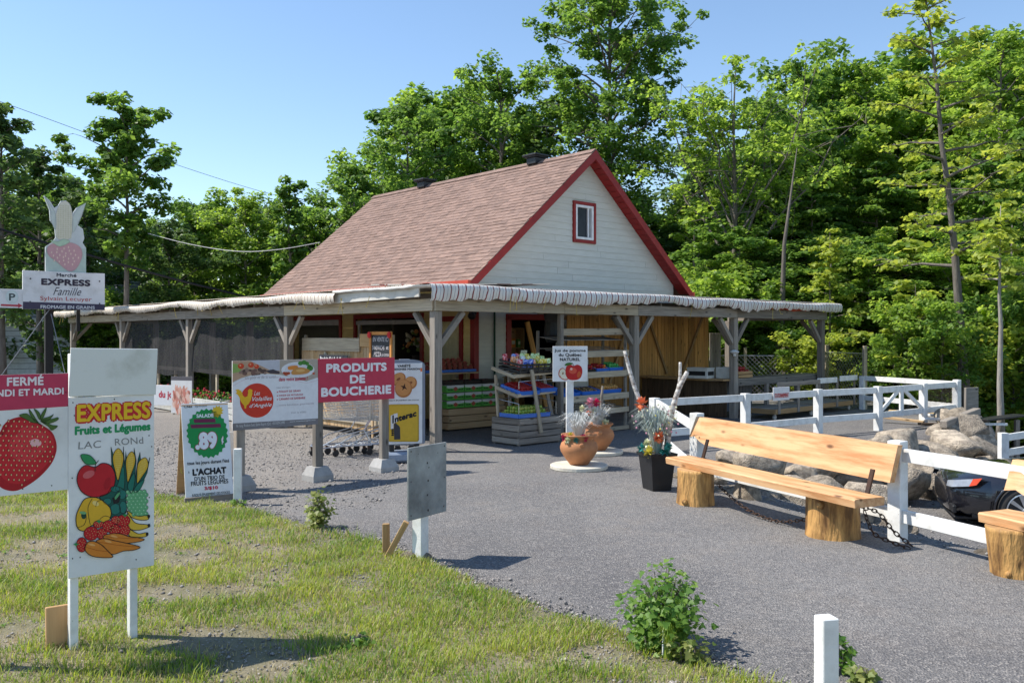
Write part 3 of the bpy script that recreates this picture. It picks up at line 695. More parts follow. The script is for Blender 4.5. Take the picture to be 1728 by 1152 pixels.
TR = tarp_mat('striped_tarp_front', .15, (.20,.012,.022), (.34,.33,.36), (.72,.69,.64), 0)
TL_ = tarp_mat('striped_tarp_side', .13, (.17,.07,.05), (.30,.26,.22), (.68,.62,.53), 1)
def drape(name, along, s0, s1, m, off, zt, drop, sag, rag, fold=1.0):
    # cloth edge: comes over the canopy edge and hangs down in uneven folds
    rs = random.Random(len(name)*7+int(s1)); mb = MB(); n = int((s1-s0)/.04); prof = 8
    ph = [rs.uniform(0, 6.28) for _ in range(6)]
    for i in range(n+1):
        s = s0+(s1-s0)*i/n
        w = noise.noise(Vector((s*2.2, ph[0], 0)))*.05+noise.noise(Vector((s*4.5, ph[1], 0)))*.028+noise.noise(Vector((s*13, ph[2], 0)))*.007
        w *= fold; dr_ = drop*(1+rag*noise.noise(Vector((s*.8, ph[3], 0)))+rag*.5*noise.noise(Vector((s*5, ph[4], 0))))
        zs = zt+sag*noise.noise(Vector((s*.55, ph[5], 0)))
        pts = [(.55, zs+.02), (.25, zs+.015), (.06, zs+.012), (0, zs), (-.03+w*.4, zs-dr_*.3), (-.02+w, zs-dr_*.6), (-.01+w*1.2, zs-dr_*.85), (.02+w*.9, zs-dr_)]
        for o_, z_ in pts: mb.v.append((s, off+o_, z_) if along == 0 else (off+o_, s, z_))
    k = prof
    for i in range(n):
        for j in range(k-1):
            f = (i*k+j, i*k+j+1, (i+1)*k+j+1, (i+1)*k+j); mb.f.append(f if along == 0 else f[::-1]); mb.m.append(0)
    return mb.obj(name, m, can, smooth=True)
drape('striped_tarp_edge', 0, -.33, 13.0, TR, -.30, 2.69, .20, .05, .65, .9)
drape('striped_tarp_edge', 1, 2.6, 20.7, TL_, -.33, 2.68, .16, .06, .6, .3)
drape('plain_tarp_edge', 1, -.28, 2.7, mat('faded_white_tarp', (.66,.64,.6), (.45,.43,.4), rand=0), -.30, 2.70, .05, .02, .3)
tp_ = MB(); tp_.prism([(.2, -.05, 2.72), (12.95, -.05, 2.72), (12.95, 2.56, 2.83), (.2, 2.56, 2.83)], (0, 0, .01)); tp_.obj('front_roof_tarp', TR, can)
tp_ = MB(); tp_.prism([(-.08, .2, 2.73), (-.08, 20.6, 2.73), (2.80, 20.6, 2.84), (2.80, .2, 2.84)][::-1], (0, 0, .01)); tp_.obj('side_roof_tarp', TL_, can)
drape('red_cloth_edge', 0, 9.6, 11.5, mat('faded_red_cloth', (.5,.09,.05), rand=0), -.17, 2.60, .12, .03, .4)
# loose cords hanging from the edge
CORD = mat('yellow_cord', (.55,.40,.10), rand=.2, bump=0)
rs = random.Random(12)
for k in range(26):
    if k < 15: a_, b_ = -.36, rs.uniform(1.2, 20)
    else: a_, b_ = rs.uniform(1, 12.5), -.35
    l = rs.uniform(.1, .32); z = 2.56; mb = MB(); dx, dy = rs.uniform(-.08,.08), rs.uniform(-.08,.08)
    mb.tube([(a_, b_, z), (a_+dx*.4, b_+dy*.4, z-l*.5), (a_+dx, b_+dy, z-l), (a_+dx*.6, b_+dy*1.5, z-l*.95)], .006, 4); mb.obj('loose_cord', CORD, can)
# dark shade screens hung between the side posts
def screen_mat():
    m = bpy.data.materials.new('shade_netting'); m.use_nodes = True; n = m.node_tree; n.nodes.clear(); N = n.nodes.new; L = n.links.new
    out = N('ShaderNodeOutputMaterial'); d = N('ShaderNodeBsdfDiffuse'); t = N('ShaderNodeBsdfTransparent'); ms = N('ShaderNodeMixShader')
    tc = N('ShaderNodeTexCoord'); nz = N('ShaderNodeTexNoise'); nz.inputs['Scale'].default_value = 3; nz.inputs['Detail'].default_value = 6; mp = N('ShaderNodeMapping'); mp.inputs['Scale'].default_value = (3, 3, .7)
    L(tc.outputs['Object'], mp.inputs[0]); L(mp.outputs[0], nz.inputs['Vector'])
    mx = N('ShaderNodeMix'); mx.data_type = 'RGBA'; mx.inputs[6].default_value = (.03,.03,.035,1); mx.inputs[7].default_value = (.085,.083,.082,1); L(nz.outputs[0], mx.inputs[0]); L(mx.outputs[2], d.inputs[0])
    ms.inputs[0].default_value = .70; L(t.outputs[0], ms.inputs[1]); L(d.outputs[0], ms.inputs[2]); L(ms.outputs[0], out.inputs[0]); return m
SCR = screen_mat()
for b0, b1, zb0, zb1 in ((5.05, 9.98, .86, 1.0), (10.14, 14.85, .86, .84)):
    mb = MB(); n = int((b1-b0)/.07)
    for i in range(n+1):
        b = b0+(b1-b0)*i/n; zb = zb0+(zb1-zb0)*i/n+.04*noise.noise(Vector((b*1.5, 0, 3)))
        for j in range(12):
            t = j/11; z = 2.40+(zb-2.40)*t
            mb.v.append((.03+(.02+.07*t)*noise.noise(Vector((b*2.1, t*1.2, b0)))+.02*noise.noise(Vector((b*9, t*3, 0))), b, z))
    for i in range(n):
        for j in range(11): mb.f.append((i*12+j, (i+1)*12+j, (i+1)*12+j+1, i*12+j+1)); mb.m.append(0)
    mb.obj('shade_screen', SCR, can, smooth=True)
    board(can, 'screen_rail', (.13, b0, 1.02), (.13, b1, 1.02), .04, .09, GREYWOOD)
    for q in (.25, .5, .75): board(can, 'screen_stud', (.13, b0+(b1-b0)*q, 0), (.13, b0+(b1-b0)*q, .97), .08, .05, PALEWOOD, up=(1,0,0))
# bulb and tag on the post
MB().lathe([(.0,0),(.03,.0),(.035,.05),(.09,.075),(.11,.1),(.03,.14)], (8.40,-.1,1.42), 12).obj('lamp_bulb', mat('frosted_white', (.8,.8,.78), rand=0, bump=0), can)
# ================================================================ STALL PIECES under the canopy
def crate_thing(name, label, cat, a, b, z, rz=0, group=None):
    p = ML(a, b); return thing(name, label, cat, (p.x, p.y, z), RZ+rz, group)
def slat_box(parent, x0, x1, y0, y1, z0, z1, rows, m, part='plank', t=.02, gap=.014, back=True):
    h = (z1-z0)/rows
    for i in range(rows):
        z = z0+h*(i+.5)
        board(parent, part, (x0+t+.001, y0+t/2, z), (x1-t-.001, y0+t/2, z), t, h-gap, m)
        if back: board(parent, part, (x0+t+.001, y1-t/2, z), (x1-t-.001, y1-t/2, z), t, h-gap, m)
        board(parent, part, (x0+t/2, y0, z), (x0+t/2, y1, z), t, h-gap, m)
        board(parent, part, (x1-t/2, y0, z), (x1-t/2, y1, z), t, h-gap, m)
def heap(x0, x1, y0, y1, z, r, m, seed, layers=2, n=7):
    rs = random.Random(seed); mb = MB(); st = r*1.95
    for L_ in range(layers):
        x = x0+r*(1+L_)
        while x < x1-r*(.5+L_):
            y = y0+r*(1+L_)
            while y < y1-r*(.5+L_):
                q = r*rs.uniform(.85, 1.1); mb.ball((x+rs.uniform(-.2,.2)*r, y+rs.uniform(-.2,.2)*r, z+r+L_*r*1.45+rs.uniform(-.15,.15)*r), q, rs.randrange(len(m)), n, 5, (1,1,.93)); y += st
            x += st
    return mb
APG = mat('green_apple', (.30,.42,.06), (.16,.30,.04), scale=20, rough=.35, bump=0, rand=0, spec=.5); APG2 = mat('yellow_green_apple', (.45,.48,.10), (.3,.36,.06), scale=20, rough=.35, bump=0, rand=0)
APR = mat('red_fruit', (.42,.015,.012), (.25,.01,.01), scale=20, rough=.3, bump=0, rand=0, spec=.5); APR2 = mat('deep_red_fruit', (.22,.01,.015), (.4,.03,.02), scale=20, rough=.3, bump=0, rand=0)
ORG = mat('orange_fruit', (.70,.25,.03), (.6,.18,.02), rough=.4, bump=0, rand=0); LEAFP = mat('leafy_green', (.06,.16,.03), (.1,.22,.04), rough=.5, bump=.1, rand=0)
def tray(name, label, fruit, parent_xf, w, d, mats, r, seed, col=BLUE, layers=2, group='blue trays of fruit on the display racks', fname='fruit'):
    t = thing(name, label, 'fruit tray', group=group); t.matrix_basis = parent_xf
    mb = MB(); h = .07; mb.cbox((0, -d/2, h/2), (w, .014, h)); mb.cbox((0, d/2, h/2), (w, .014, h)); mb.cbox((-w/2, 0, h/2), (.014, d-.016, h*.98)); mb.cbox((w/2, 0, h/2), (.014, d-.016, h*.98)); mb.box((0,0,.006), (w-.02, d-.02, .01)); mb.cbox((0,-d/2-.008,h-.006), (w+.02,.012,.012))
    mb.obj('tray_body', col, t)
    o = heap(-w/2+.01, w/2-.01, -d/2+.01, d/2-.01, .015, r, mats, seed, layers).obj(fname, mats, t, smooth=True); tag(o, kind='stuff')
    return t
def xf(a, b, z, rx=0, rz=0, ry=0):
    p = ML(a, b); return Matrix.Translation((p.x, p.y, z)) @ Matrix.Rotation(RZ+rz, 4, 'Z') @ Matrix.Rotation(rx, 4, 'X') @ Matrix.Rotation(ry, 4, 'Y')

# --- big grey crate with leaning rack
rk = crate_thing('produce_rack', 'leaning three tier produce rack on a big grey plank crate', 'produce rack', 1.42, -.45, 0)
slat_box(rk, 0, 1.03, 0, .70, .02, .47, 4, GREYWOOD)
for x, y in ((.04,.04),(.99,.04),(.04,.66),(.99,.66)): board(rk, 'corner_stud', (x, y, 0), (x, y, .46), .04, .04, GREYWOOD)
MB().box((.515, .35, .465), (.97, .64, .012)).obj('crate_top', GREYWOOD, rk)
board(rk, 'front_upright', (.50, -.035, .2), (.36, .06, 1.30), .07, .035, PALEWOOD, up=(0,1,0))
board(rk, 'front_upright', (.02, .55, .47), (.02, .62, 1.20), .05, .035, PALEWOOD, up=(0,1,0))
board(rk, 'back_upright', (1.07, .15, .0), (.95, .42, 1.34), .07, .035, GREYWOOD, up=(0,1,0))
board(rk, 'back_upright', (.5, .76, .0), (.5, .8, 1.35), .06, .035, GREYWOOD, up=(0,1,0))
for z, y in ((.86, .25), (1.19, .34)):
    board(rk, 'shelf_edge', (.0, y-.22, z), (1.0, y-.12, z+.04), .03, .06, PALEWOOD)
    board(rk, 'shelf_edge', (.0, y+.22, z+.1), (1.0, y+.30, z+.14), .03, .06, GREYWOOD)
    for k in range(4): board(rk, 'shelf_slat', (.02, y-.17+k*.12, z+.02+k*.028), (.98, y-.09+k*.12, z+.06+k*.028), .09, .015, PALEWOOD)
board(rk, 'shelf_edge', (.0, .02, .85), (.0, .6, .99), .03, .06, PALEWOOD); board(rk, 'shelf_edge', (.0, .1, 1.18), (.0, .7, 1.32), .03, .06, PALEWOOD)
wr = MB()
for x in (.05, .95):
    wr.tube([(x,.05,.5),(x,.05,.72),(x,.6,.78),(x,.62,.5)], .006, 5)
wr.tube([(.05,.6,.78),(.95,.6,.78)], .006, 5); wr.tube([(.05,.05,.98),(.05,.05,1.1),(.95,.1,1.12)], .006, 5); wr.obj('wire_rail', STEEL, rk)
tray('fruit_tray', 'blue tray of green apples on top of the big grey crate', 0, xf(1.80, -.20, .478), .74, .50, [APG, APG2], .036, 1, layers=3)
tray('fruit_tray', 'blue tray of red cherry tomatoes on the middle tier of the leaning rack', 0, xf(1.72, -.16, .92, rx=.22, rz=.06), .48, .50, [APR], .022, 2, layers=3)
tray('fruit_tray', 'blue tray of dark cherries beside the tomatoes on the leaning rack', 0, xf(2.19, -.13, .95, rx=.22, rz=.06), .42, .50, [APR2, APR], .02, 3)
sc_ = MATSC = None
cr = thing('snack_crate', 'black plastic crate full of snack bags on the top tier of the leaning rack', 'crate'); cr.matrix_basis = xf(1.98, -.06, 1.27, rx=.16, rz=.07)
for s in (-1, 1):
    for k in range(3): board(cr, 'crate_rail', (-.46, s*.26, .03+k*.06), (.46, s*.26, .03+k*.06), .02, .035, BLACK)
    for k in range(3): board(cr, 'crate_rail', (s*.46, -.25, .03+k*.06), (s*.46, .25, .03+k*.06), .02, .035, BLACK)
for k in range(7): board(cr, 'crate_rib', (-.46+k*.153, -.27, .0), (-.46+k*.153, -.27, .18), .03, .015, BLACK, up=(0,1,0))
MB().box((0,0,.0), (.9,.5,.01)).obj('crate_floor', BLACK, cr)
bagc = [('blue', (.03,.10,.50)), ('red', (.55,.03,.03)), ('yellow', (.70,.55,.05)), ('orange', (.75,.25,.05)), ('pale green', (.45,.60,.18)), ('white', (.75,.75,.72))]
def bag(m, w=.13, h=.19):
    mb = MB(); n = 7
    for i in range(n):
        for j in range(n):
            u, v = i/(n-1)*2-1, j/(n-1)*2-1; th = .028*(1-u*u)**.7*(1-v**4)**.7
            for s in (-1, 1): mb.v.append((u*w/2*(1+.06*math.cos(v*3)), s*th+.004*math.sin(7*v+3*u), (v+1)*h/2))
    for i in range(n-1):
        for j in range(n-1):
            a = (i*n+j)*2; b = ((i+1)*n+j)*2; mb.f += [(a, b, b+2, a+2), (a+1, a+3, b+3, b+1)]; mb.m += [0, 0]
    return mb.mesh('snack_bag', m, True)
rs = random.Random(5); bm_ = {}
order = {0: ['red','blue','blue','orange','yellow','yellow','pale green'], 1: ['orange','orange','white','yellow','pale green','yellow','pale green'], 2: ['red','blue','red','pale green','yellow','pale green','pale green']}
pos3 = ['front', 'middle', 'back']
for rr_ in range(3):
    for i, cn in enumerate(order[rr_]):
        if cn not in bm_: bm_[cn] = bag(mat('shiny_%s_bag' % cn.replace(' ', '_'), dict(bagc)[cn], tuple(min(1, x+.35) for x in dict(bagc)[cn]), scale=22, rough=.25, bump=.3, bscale=25, spec=.6, lo=.5, hi=.55, rand=0))
        o = put('snack_bag', bm_[cn]); o.matrix_basis = cr.matrix_basis @ Matrix.Translation((-.39+i*.13, -.17+rr_*.16, .05+.02*rr_)) @ Matrix.Rotation(rs.uniform(-.35,.1), 4, 'X') @ Matrix.Rotation(rs.uniform(-.2,.2), 4, 'Y')
        tag(o, 'shiny %s snack bag in the %s row of the black crate' % (cn, pos3[rr_]), 'snack bag', 'snack bags in the black crate')
pcs = thing('price_card', 'small price card standing among the snack bags', 'card'); pcs.matrix_basis = cr.matrix_basis @ Matrix.Translation((.08, .2, .26))
MB().cbox((0,0,.03), (.16,.006,.07), .002).obj('card', ink((.55,.55,.4)), pcs)
A_ = Art(pcs, .16, .07, ((0,0),(16,0),(16,7),(0,7)), -.08, -.005, -.003); A_.text('MR. LIME', (1.5,1.5), (14.5,5.5), (.03,.03,.03), .02); A_.d and None
A_.d.clear(); A_.stroke([(2,2),(6,4),(9,2),(14,5)], .006, (.05,.05,.05), 1, False); A_.done()

# --- strawberry stand: crate, green boxes, pyramid of baskets
st = crate_thing('wooden_stand', 'low tan plank stand carrying green cartons beside the hut corner', 'stand', 1.95, 2.15, 0)
slat_box(st, 0, 1.5, 0, .62, .03, .44, 3, CRATEWOOD, t=.025); MB().box((.75,.31,.43), (1.44,.56,.014)).obj('top_board', CRATEWOOD, st)
CG = mat('green_carton', (.10,.42,.06), (.08,.35,.05), rough=.5, bump=.05, rand=.05); CW = mat('white_carton', (.72,.72,.68), rough=.6, bump=.05, rand=.04)
cart0 = None; names = ['bottom', 'middle', 'top']; cols_ = ['left', 'centre', 'right']
for c_ in range(3):
    for r_ in range(3):
        p = ML(2.17+c_*.46, 2.42); loc = (p.x, p.y, .445+r_*.155)
        if cart0 is None:
            cart0 = thing('fruit_carton', 'x', 'carton', loc, RZ)
            mb = MB(); mb.cbox((0,0,.072), (.44,.42,.135), .004); mb.obj('carton_body', CG, cart0)
            mb = MB(); mb.prism([(-.22,-.213,.10),(-.06,-.213,.085),(0,-.213,.11),(.06,-.213,.085),(.22,-.213,.10),(.22,-.213,.142),(-.22,-.213,.142)], (0,.002,0)); mb.box((0,0,.145), (.44,.42,.006)); mb.obj('white_band', CW, cart0)
            mb = MB(); mb.prism([(-.05,-.216,.06),(0,-.216,.025),(.05,-.216,.06),(.05,-.216,.09),(0,-.216,.12),(-.05,-.216,.09)], (0,.002,0)); mb.obj('emblem', ink((.45,.10,.06)), cart0)
            mb = MB(); mb.prism([(-.20,-.2145,.06),(-.17,-.2145,.075),(-.14,-.2145,.06),(-.10,-.2145,.078),(-.07,-.2145,.06),(-.07,-.2145,.05),(-.2,-.2145,.05)], (0,.001,0)); mb.prism([(.20,-.2145,.06),(.17,-.2145,.075),(.14,-.2145,.06),(.10,-.2145,.078),(.07,-.2145,.06),(.07,-.2145,.05),(.2,-.2145,.05)][::-1], (0,.001,0)); mb.obj('skyline_print', ink((.02,.08,.02)), cart0); o = cart0
        else: o = copy_tree(cart0)
        o.location = loc; o['group'] = 'green fruit cartons on the low stand'; o['label'] = 'green and white fruit carton, %s one of the %s column on the low stand' % (names[r_], cols_[c_])
for c_ in range(3):
    t = tray('fruit_punnet', 'open punnet of dark red berries on the %s column of green cartons' % cols_[c_], 0, xf(2.17+c_*.46, 2.42, .915), .42, .38, [APR2, DARK], .024, 20+c_, col=DARK, layers=1, group='punnets on the green cartons', fname='berries'); t['category'] = 'punnet'
sp_ = crate_thing('carton_box', 'plain brown carton standing to the right of the green cartons', 'carton', 3.38, 2.35, .445); slat_box(sp_, -.09, .09, -.15, .15, 0, .22, 2, CRATEWOOD, t=.012); MB().box((0,0,.215),(.15,.27,.01)).obj('lid', CRATEWOOD, sp_)
sh = crate_thing('berry_shelf', 'narrow shelf on legs holding the pyramid of berry baskets by the yellow door', 'shelf', 1.7, 2.55, 0)
board(sh, 'shelf_board', (0, .2, 1.12), (1.35, .2, 1.12), .42, .03, CRATEWOOD)
for x, y in ((.04,.36),(1.31,.36)): board(sh, 'leg', (x, y, 0), (x, y, 1.1), .05, .05, CRATEWOOD)
tr_ = crate_thing('blue_sheet_tray', 'wide shallow blue tray under the heap of berry baskets', 'tray', 2.36, 2.75, 1.137); MB().cbox((0,0,.03), (1.30,.36,.055)).obj('tray_body', BLUE, tr_); 
bk0 = None
for L_, n_ in ((0, 9), (1, 7), (2, 5)):
    for i in range(n_):
        for q in range(2 if L_ < 2 else 1):
            x = -.56+L_*.13+i*.14; y = -.09+q*.17; 
            if bk0 is None:
                bk0 = thing('berry_basket', 'x', 'basket'); mb = MB(); mb.lathe([(.0,0),(.05,0),(.066,.06),(.06,.062),(.045,.01),(0,.01)], n=8); mb.obj('basket_body', mat('pulp_basket', (.30,.08,.05), rand=0), bk0)
                h = heap(-.05,.05,-.05,.05,.025,.017,[APR],8,2,5); tag(h.obj('berries', [APR], bk0, smooth=True), kind='stuff'); MB().tube([(-.062,0,.055),(-.03,0,.10),(.03,0,.10),(.062,0,.055)], .005, 4).obj('handle', CRATEWOOD, bk0); o = bk0
            else: o = copy_tree(bk0)
            o.matrix_basis = xf(2.36, 2.75, 1.195) @ Matrix.Translation((x, y+(.03 if L_ == 2 else 0), L_*.075)) @ Matrix.Rotation(random.uniform(-.3,.3), 4, 'Z')
            o['label'] = 'small basket of red berries in the %s row of the %s layer of the heap' % ('front' if q == 0 else 'back', names[L_]); o['group'] = 'berry baskets heaped on the blue tray'
# --- pallet table with slate, behind the rack
pt = crate_thing('pallet_table', 'rough pallet table with a slate board on its front, against the cream wall', 'table', 3.75, 2.2, 0, rz=-.2)
for k in range(5): board(pt, 'slat', (0, .04+k*.11, .99), (1.0, .04+k*.11, .99), .095, .022, TANWOOD)
for k in range(3): board(pt, 'runner', (.06+k*.44, -.0, .93), (.06+k*.44, .5, .93), .07, .09, TANWOOD)
board(pt, 'apron', (0, -.02, .72), (1.0, -.02, .72), .025, .09, TANWOOD)
for x in (.06, .94):
    for y in (.02, .48): board(pt, 'leg', (x, y, 0), (x, y, .88), .07, .07, TANWOOD)
MB().cbox((.5, -.045, .82), (.86, .012, .14)).obj('slate', mat('slate', (.03,.035,.035), (.045,.05,.05), rand=0), pt)
A_ = Art(pt, .86, .14, ((0,0),(86,0),(86,14),(0,14)), .07, .75, -.051); A_.stroke([(5,5),(12,8),(20,4),(30,8),(40,5),(52,9),(66,5),(80,7)], .006, (.45,.45,.42), 0, False); A_.stroke([(10,11),(30,10),(50,12),(70,10)], .004, (.4,.4,.4), 0, False); A_.done()
ck = thing('cup_stand', 'small dark cup rack standing on the pallet table', 'stand'); ck.matrix_basis = xf(4.0, 2.45, 1.0); mb = MB(); mb.cbox((0,0,.28),(.30,.14,.03)); mb.tube([(-.1,0,0),(-.1,0,.28)],.012); mb.tube([(.1,0,0),(.1,0,.28)],.012); mb.obj('frame', DARKWOOD, ck); MB().lathe([(0,.02),(.05,.02),(.05,.2),(0,.2)], n=12).obj('cup', CRATEWOOD, ck)
ex = thing('fire_extinguisher', 'small red and white canister under the pallet table', 'canister', ML(3.7,1.95)); MB().lathe([(0,0),(.075,0),(.08,.03),(.08,.30),(.05,.36),(.02,.38),(.02,.42),(0,.42)], n=16).obj('bottle', CW, ex, smooth=True); MB().lathe([(.081,.08),(.0815,.09),(.0815,.2),(.081,.21)], n=16).obj('red_band', ink((.5,.02,.02)), ex)

# --- tall shelving between posts, right of the juice sign
ts = crate_thing('display_shelving', 'tall open timber shelving with sloping shelves and weathered front boards', 'shelving', 2.96, .06, 0)
for x in (0.0, 1.86):
    board(ts, 'upright', (x, .02, 0), (x, .02, 1.98), .05, .05, GREYWOOD); board(ts, 'upright', (x, .62, 0), (x, .62, 1.98), .05, .05, GREYWOOD)
for z, t_ in ((1.93, .13), (1.50, .12), (1.10, .12), (.66, .12), (.38, .10), (.02, .08)):
    board(ts, 'front_board', (-.03, -.02, z+.02), (1.92, -.02, z+.04), .025, t_, PALEWOOD)
for z in (1.55, 1.17, .73, .42):
    for k in range(4): board(ts, 'shelf_slat', (0, .05+k*.15, z+k*.03), (1.88, .05+k*.15, z+.02+k*.03), .14, .016, GREYWOOD)
board(ts, 'shelf_slat', (0, .3, .05), (1.88, .3, .05), .5, .02, GREYWOOD)
for k in range(5): board(ts, 'hanging_panel', (.1+k*.37, .02, 1.80), (.1+k*.37, .5, 1.86), .36, .012, GREYWOOD)
def tt(label, x, z, w, mats, r, seed, col=BLUE): return tray('fruit_tray', label, 0, xf(2.96+x, .06+.22, z, rx=.2), w, .34, mats, r, seed, col)
tt('blue tray of green pears on the upper shelf of the tall shelving', .30, 1.20, .42, [APG, LEAFP], .03, 31)
tt('blue tray of red peppers on the upper shelf of the tall shelving', .80, 1.20, .42, [APR, APR2], .035, 32, DARK)
tt('blue tray of mixed red fruit on the upper shelf of the tall shelving', 1.22, 1.21, .36, [APR, ORG], .035, 33)
tt('blue tray of leafy greens at the right end of the upper shelf', 1.62, 1.22, .40, [mat('bright_green_pack', (.10,.45,.12), rand=0)], .035, 34)
tt('empty looking blue tray at the left of the lower shelf', .32, .77, .5, [BLUE], .012, 35)
tt('blue tray of small potatoes in the middle of the lower shelf', .88, .78, .5, [TANWOOD, DARKWOOD], .02, 36)
tt('blue tray of golden onions at the right of the lower shelf', 1.46, .79, .6, [mat('onion_skin', (.62,.36,.12), (.45,.22,.07), rand=0)], .033, 37)
ws_ = crate_thing('white_notice', 'plain white notice panel behind the lower shelves', 'panel', 4.3, .86, 0); MB().cbox((0,0,.85), (.55,.012,1.1)).obj('panel', WHITE, ws_); MB().cbox((0,.02,.15), (.05,.03,.32)).obj('leg', WHITE, ws_)
hb = crate_thing('hanging_black_bag', 'black plastic roll hanging behind the shelving top', 'bag', 3.55, .9, 1.75)
mb = MB(); mb.lathe([(0,0),(.10,.0),(.16,.15),(.13,.4),(.17,.62),(.12,.66),(0,.66)], n=10); mb.obj('roll', BLACK, hb)

# --- half wall left of the corner + chalk board
hw = crate_thing('board_partition', 'half height partition of light upright boards between two canopy posts', 'partition', .3, 1.75, 0, rz=R(90))
rs = random.Random(8); x = 0
while x < 3.1:
    w = rs.uniform(.10, .16)
    if x < 2.15 or True: board(hw, 'plank', (x+w/2, 0, .12), (x+w/2, 0, 1.60 if x > .95 else 1.70), w-.006, .022, TANWOOD if rs.random() < .3 else CRATEWOOD, up=(0,1,0))
    x += w
board(hw, 'top_rail', (.95, .035, 1.71), (3.12, .035, 1.71), .035, .26, PALEWOOD); board(hw, 'top_rail', (0, .035, 1.80), (.93, .035, 1.80), .035, .24, TANWOOD)
board(hw, 'bottom_rail', (0, .03, .3), (3.1, .03, .3), .03, .14, PALEWOOD)
board(hw, 'cross_brace', (1.75, .03, .9), (2.25, .03, 1.55), .03, .09, PALEWOOD); board(hw, 'cross_brace', (2.3, .045, 1.5), (1.8, .045, .9), .03, .09, TANWOOD)
for x in (-.02, 1.0, 3.12): board(hw, 'stud', (x, -.04, 0), (x, -.04, 1.9), .07, .05, PALEWOOD, up=(0,1,0))
cb = thing('chalkboard', 'orange framed chalkboard listing sandwiches and juice with red flowers on its corners', 'chalkboard', (*ML(.17, 1.86).xy, 1.16), RZ-R(90))
# faces -x of the market frame -> local -y after the -90 turn
zf_ = MB(); w_, h_ = .72, .80
for s in (-1, 1): zf_.cbox((s*(w_/2-.03), 0, h_/2), (.06, .03, h_)); zf_.cbox((0, 0, h_/2+s*(h_/2-.03)), (w_-.12, .028, .06))
zf_.obj('frame', mat('orange_wood_frame', (.62,.27,.07), (.5,.2,.05), rand=0), cb); MB().box((0,.008,h_/2), (w_-.1,.01,h_-.1)).obj('slate', mat('blackboard', (.02,.02,.024), (.04,.04,.045), rand=0, rough=.6), cb)
A_ = Art(cb, .6, .68, ((0,0),(60,0),(60,68),(0,68)), -.30, .06, .002); ch = (.62,.58,.60)
A_.text('EN VENTE ICI', (5,4), (55,12), ch, 0, .1); A_.text('SANDWICHS', (3,19), (42,27), ch, 0, .15); A_.text('et', (48,20), (55,26), ch, 0); A_.text('PIZZA', (8,31), (32,39), ch, 0, .1); A_.text('aux tomates', (34,33), (57,38), ch, 0, .1)
A_.text('JUS DE POMMES', (3,43), (50,52), ch, 0, .15); A_.text('& MIEL', (14,56), (44,63), ch, 0, .1); A_.done()
for s in (-1, 1):
    mb = MB()
    for k in range(9):
        a = k*.7; mb.ball((s*.32+.035*math.cos(a)*(k > 0), -.035, .74+.035*math.sin(a)*(k > 0)), .028, 0, 6, 4, (1,.6,1))
    mb.obj('cloth_flower', mat('red_cloth_flower', (.6,.03,.03), rand=0), cb)
for x in (-.3, .3): board(cb, 'leg', (x, .03, -1.14), (x, .02, .1), .05, .03, CRATEWOOD, up=(0,1,0))
bs = thing('dark_banner', 'dark banner strip with white writing hung on the board partition', 'banner', (*ML(.20, 3.55).xy, 1.30), RZ-R(90)); MB().cbox((0,0,.1), (1.05,.01,.22)).obj('panel', ink((.03,.03,.04)), bs)
A_ = Art(bs, 1.05, .22, ((0,0),(105,0),(105,22),(0,22)), -.525, -.01, -.005); A_.text("Produit d'ici & d'ailleurs", (4,3), (100,12), (.75,.75,.75), .02); A_.done()

# --- things inside the openings
def shelf_unit(label, a, b, rz, w, h, n, seed, cols):
    s = crate_thing('goods_shelf', label, 'shelf', a, b, .06, rz=rz); rs = random.Random(seed)
    for x in (0, w): board(s, 'side_panel', (x, .15, 0), (x, .15, h), .3, .025, TANWOOD, up=(1,0,0))
    for k in range(n): board(s, 'shelf_board', (.015, .15, .1+k*(h-.1)/(n-1)), (w-.015, .15, .1+k*(h-.1)/(n-1)), .3, .022, TANWOOD)
    board(s, 'back_panel', (0, .30, h/2), (w, .30, h/2), .012, h, TANWOOD)
    for k in range(n-1):
        x = .06; z = .115+k*(h-.1)/(n-1)
        while x < w-.14:
            bw_, bh = rs.uniform(.07,.15), rs.uniform(.12,.26); cn, cc = rs.choice(cols)
            o = crate_thing('goods_box', 'x', 'box', a, b, .06, rz=rz); M_ = o.matrix_basis.copy()
            p = ML(a, b); o.matrix_basis = Matrix.Translation((p.x, p.y, .06+z)) @ Matrix.Rotation(RZ+rz, 4, 'Z') @ Matrix.Translation((x+bw_/2, .10, 0))
            MB().cbox((0,0,bh/2), (bw_,.12,bh), .006).obj('carton', ink(cc), o); MB().box((0,-.0608,bh*.55), (bw_*.7,.001,bh*.4)).obj('front_label', ink((.7,.65,.5)), o)
            o['label'] = '%s packet on the %s shelf inside the %s' % (cn, ['lowest','second','third','fourth','fifth','sixth'][k], 'front opening' if rz == 0 else 'side opening'); o['group'] = 'packets on the indoor shelves'
            x += bw_+rs.uniform(.02,.09)
    return s
gc = [('red', (.5,.04,.03)), ('orange', (.7,.25,.04)), ('yellow', (.7,.5,.08)), ('cream', (.6,.55,.4)), ('green', (.12,.3,.06)), ('brown', (.25,.12,.06))]
shelf_unit('indoor goods shelf seen through the front opening', 4.95, 4.1, 0, .85, 2.0, 5, 3, gc)
shelf_unit('indoor goods rack at the left in the front opening', 4.15, 4.6, 0, .7, 1.7, 4, 5, gc[:4])
shelf_unit('indoor goods shelf seen through the wide side opening', 4.6, 7.4, R(-90), 1.8, 1.7, 4, 6, gc)
board(slab, 'diagonal_brace', (5.6, 3.1, .1), (4.95, 3.1, 2.2), .05, .12, SLABWOOD)
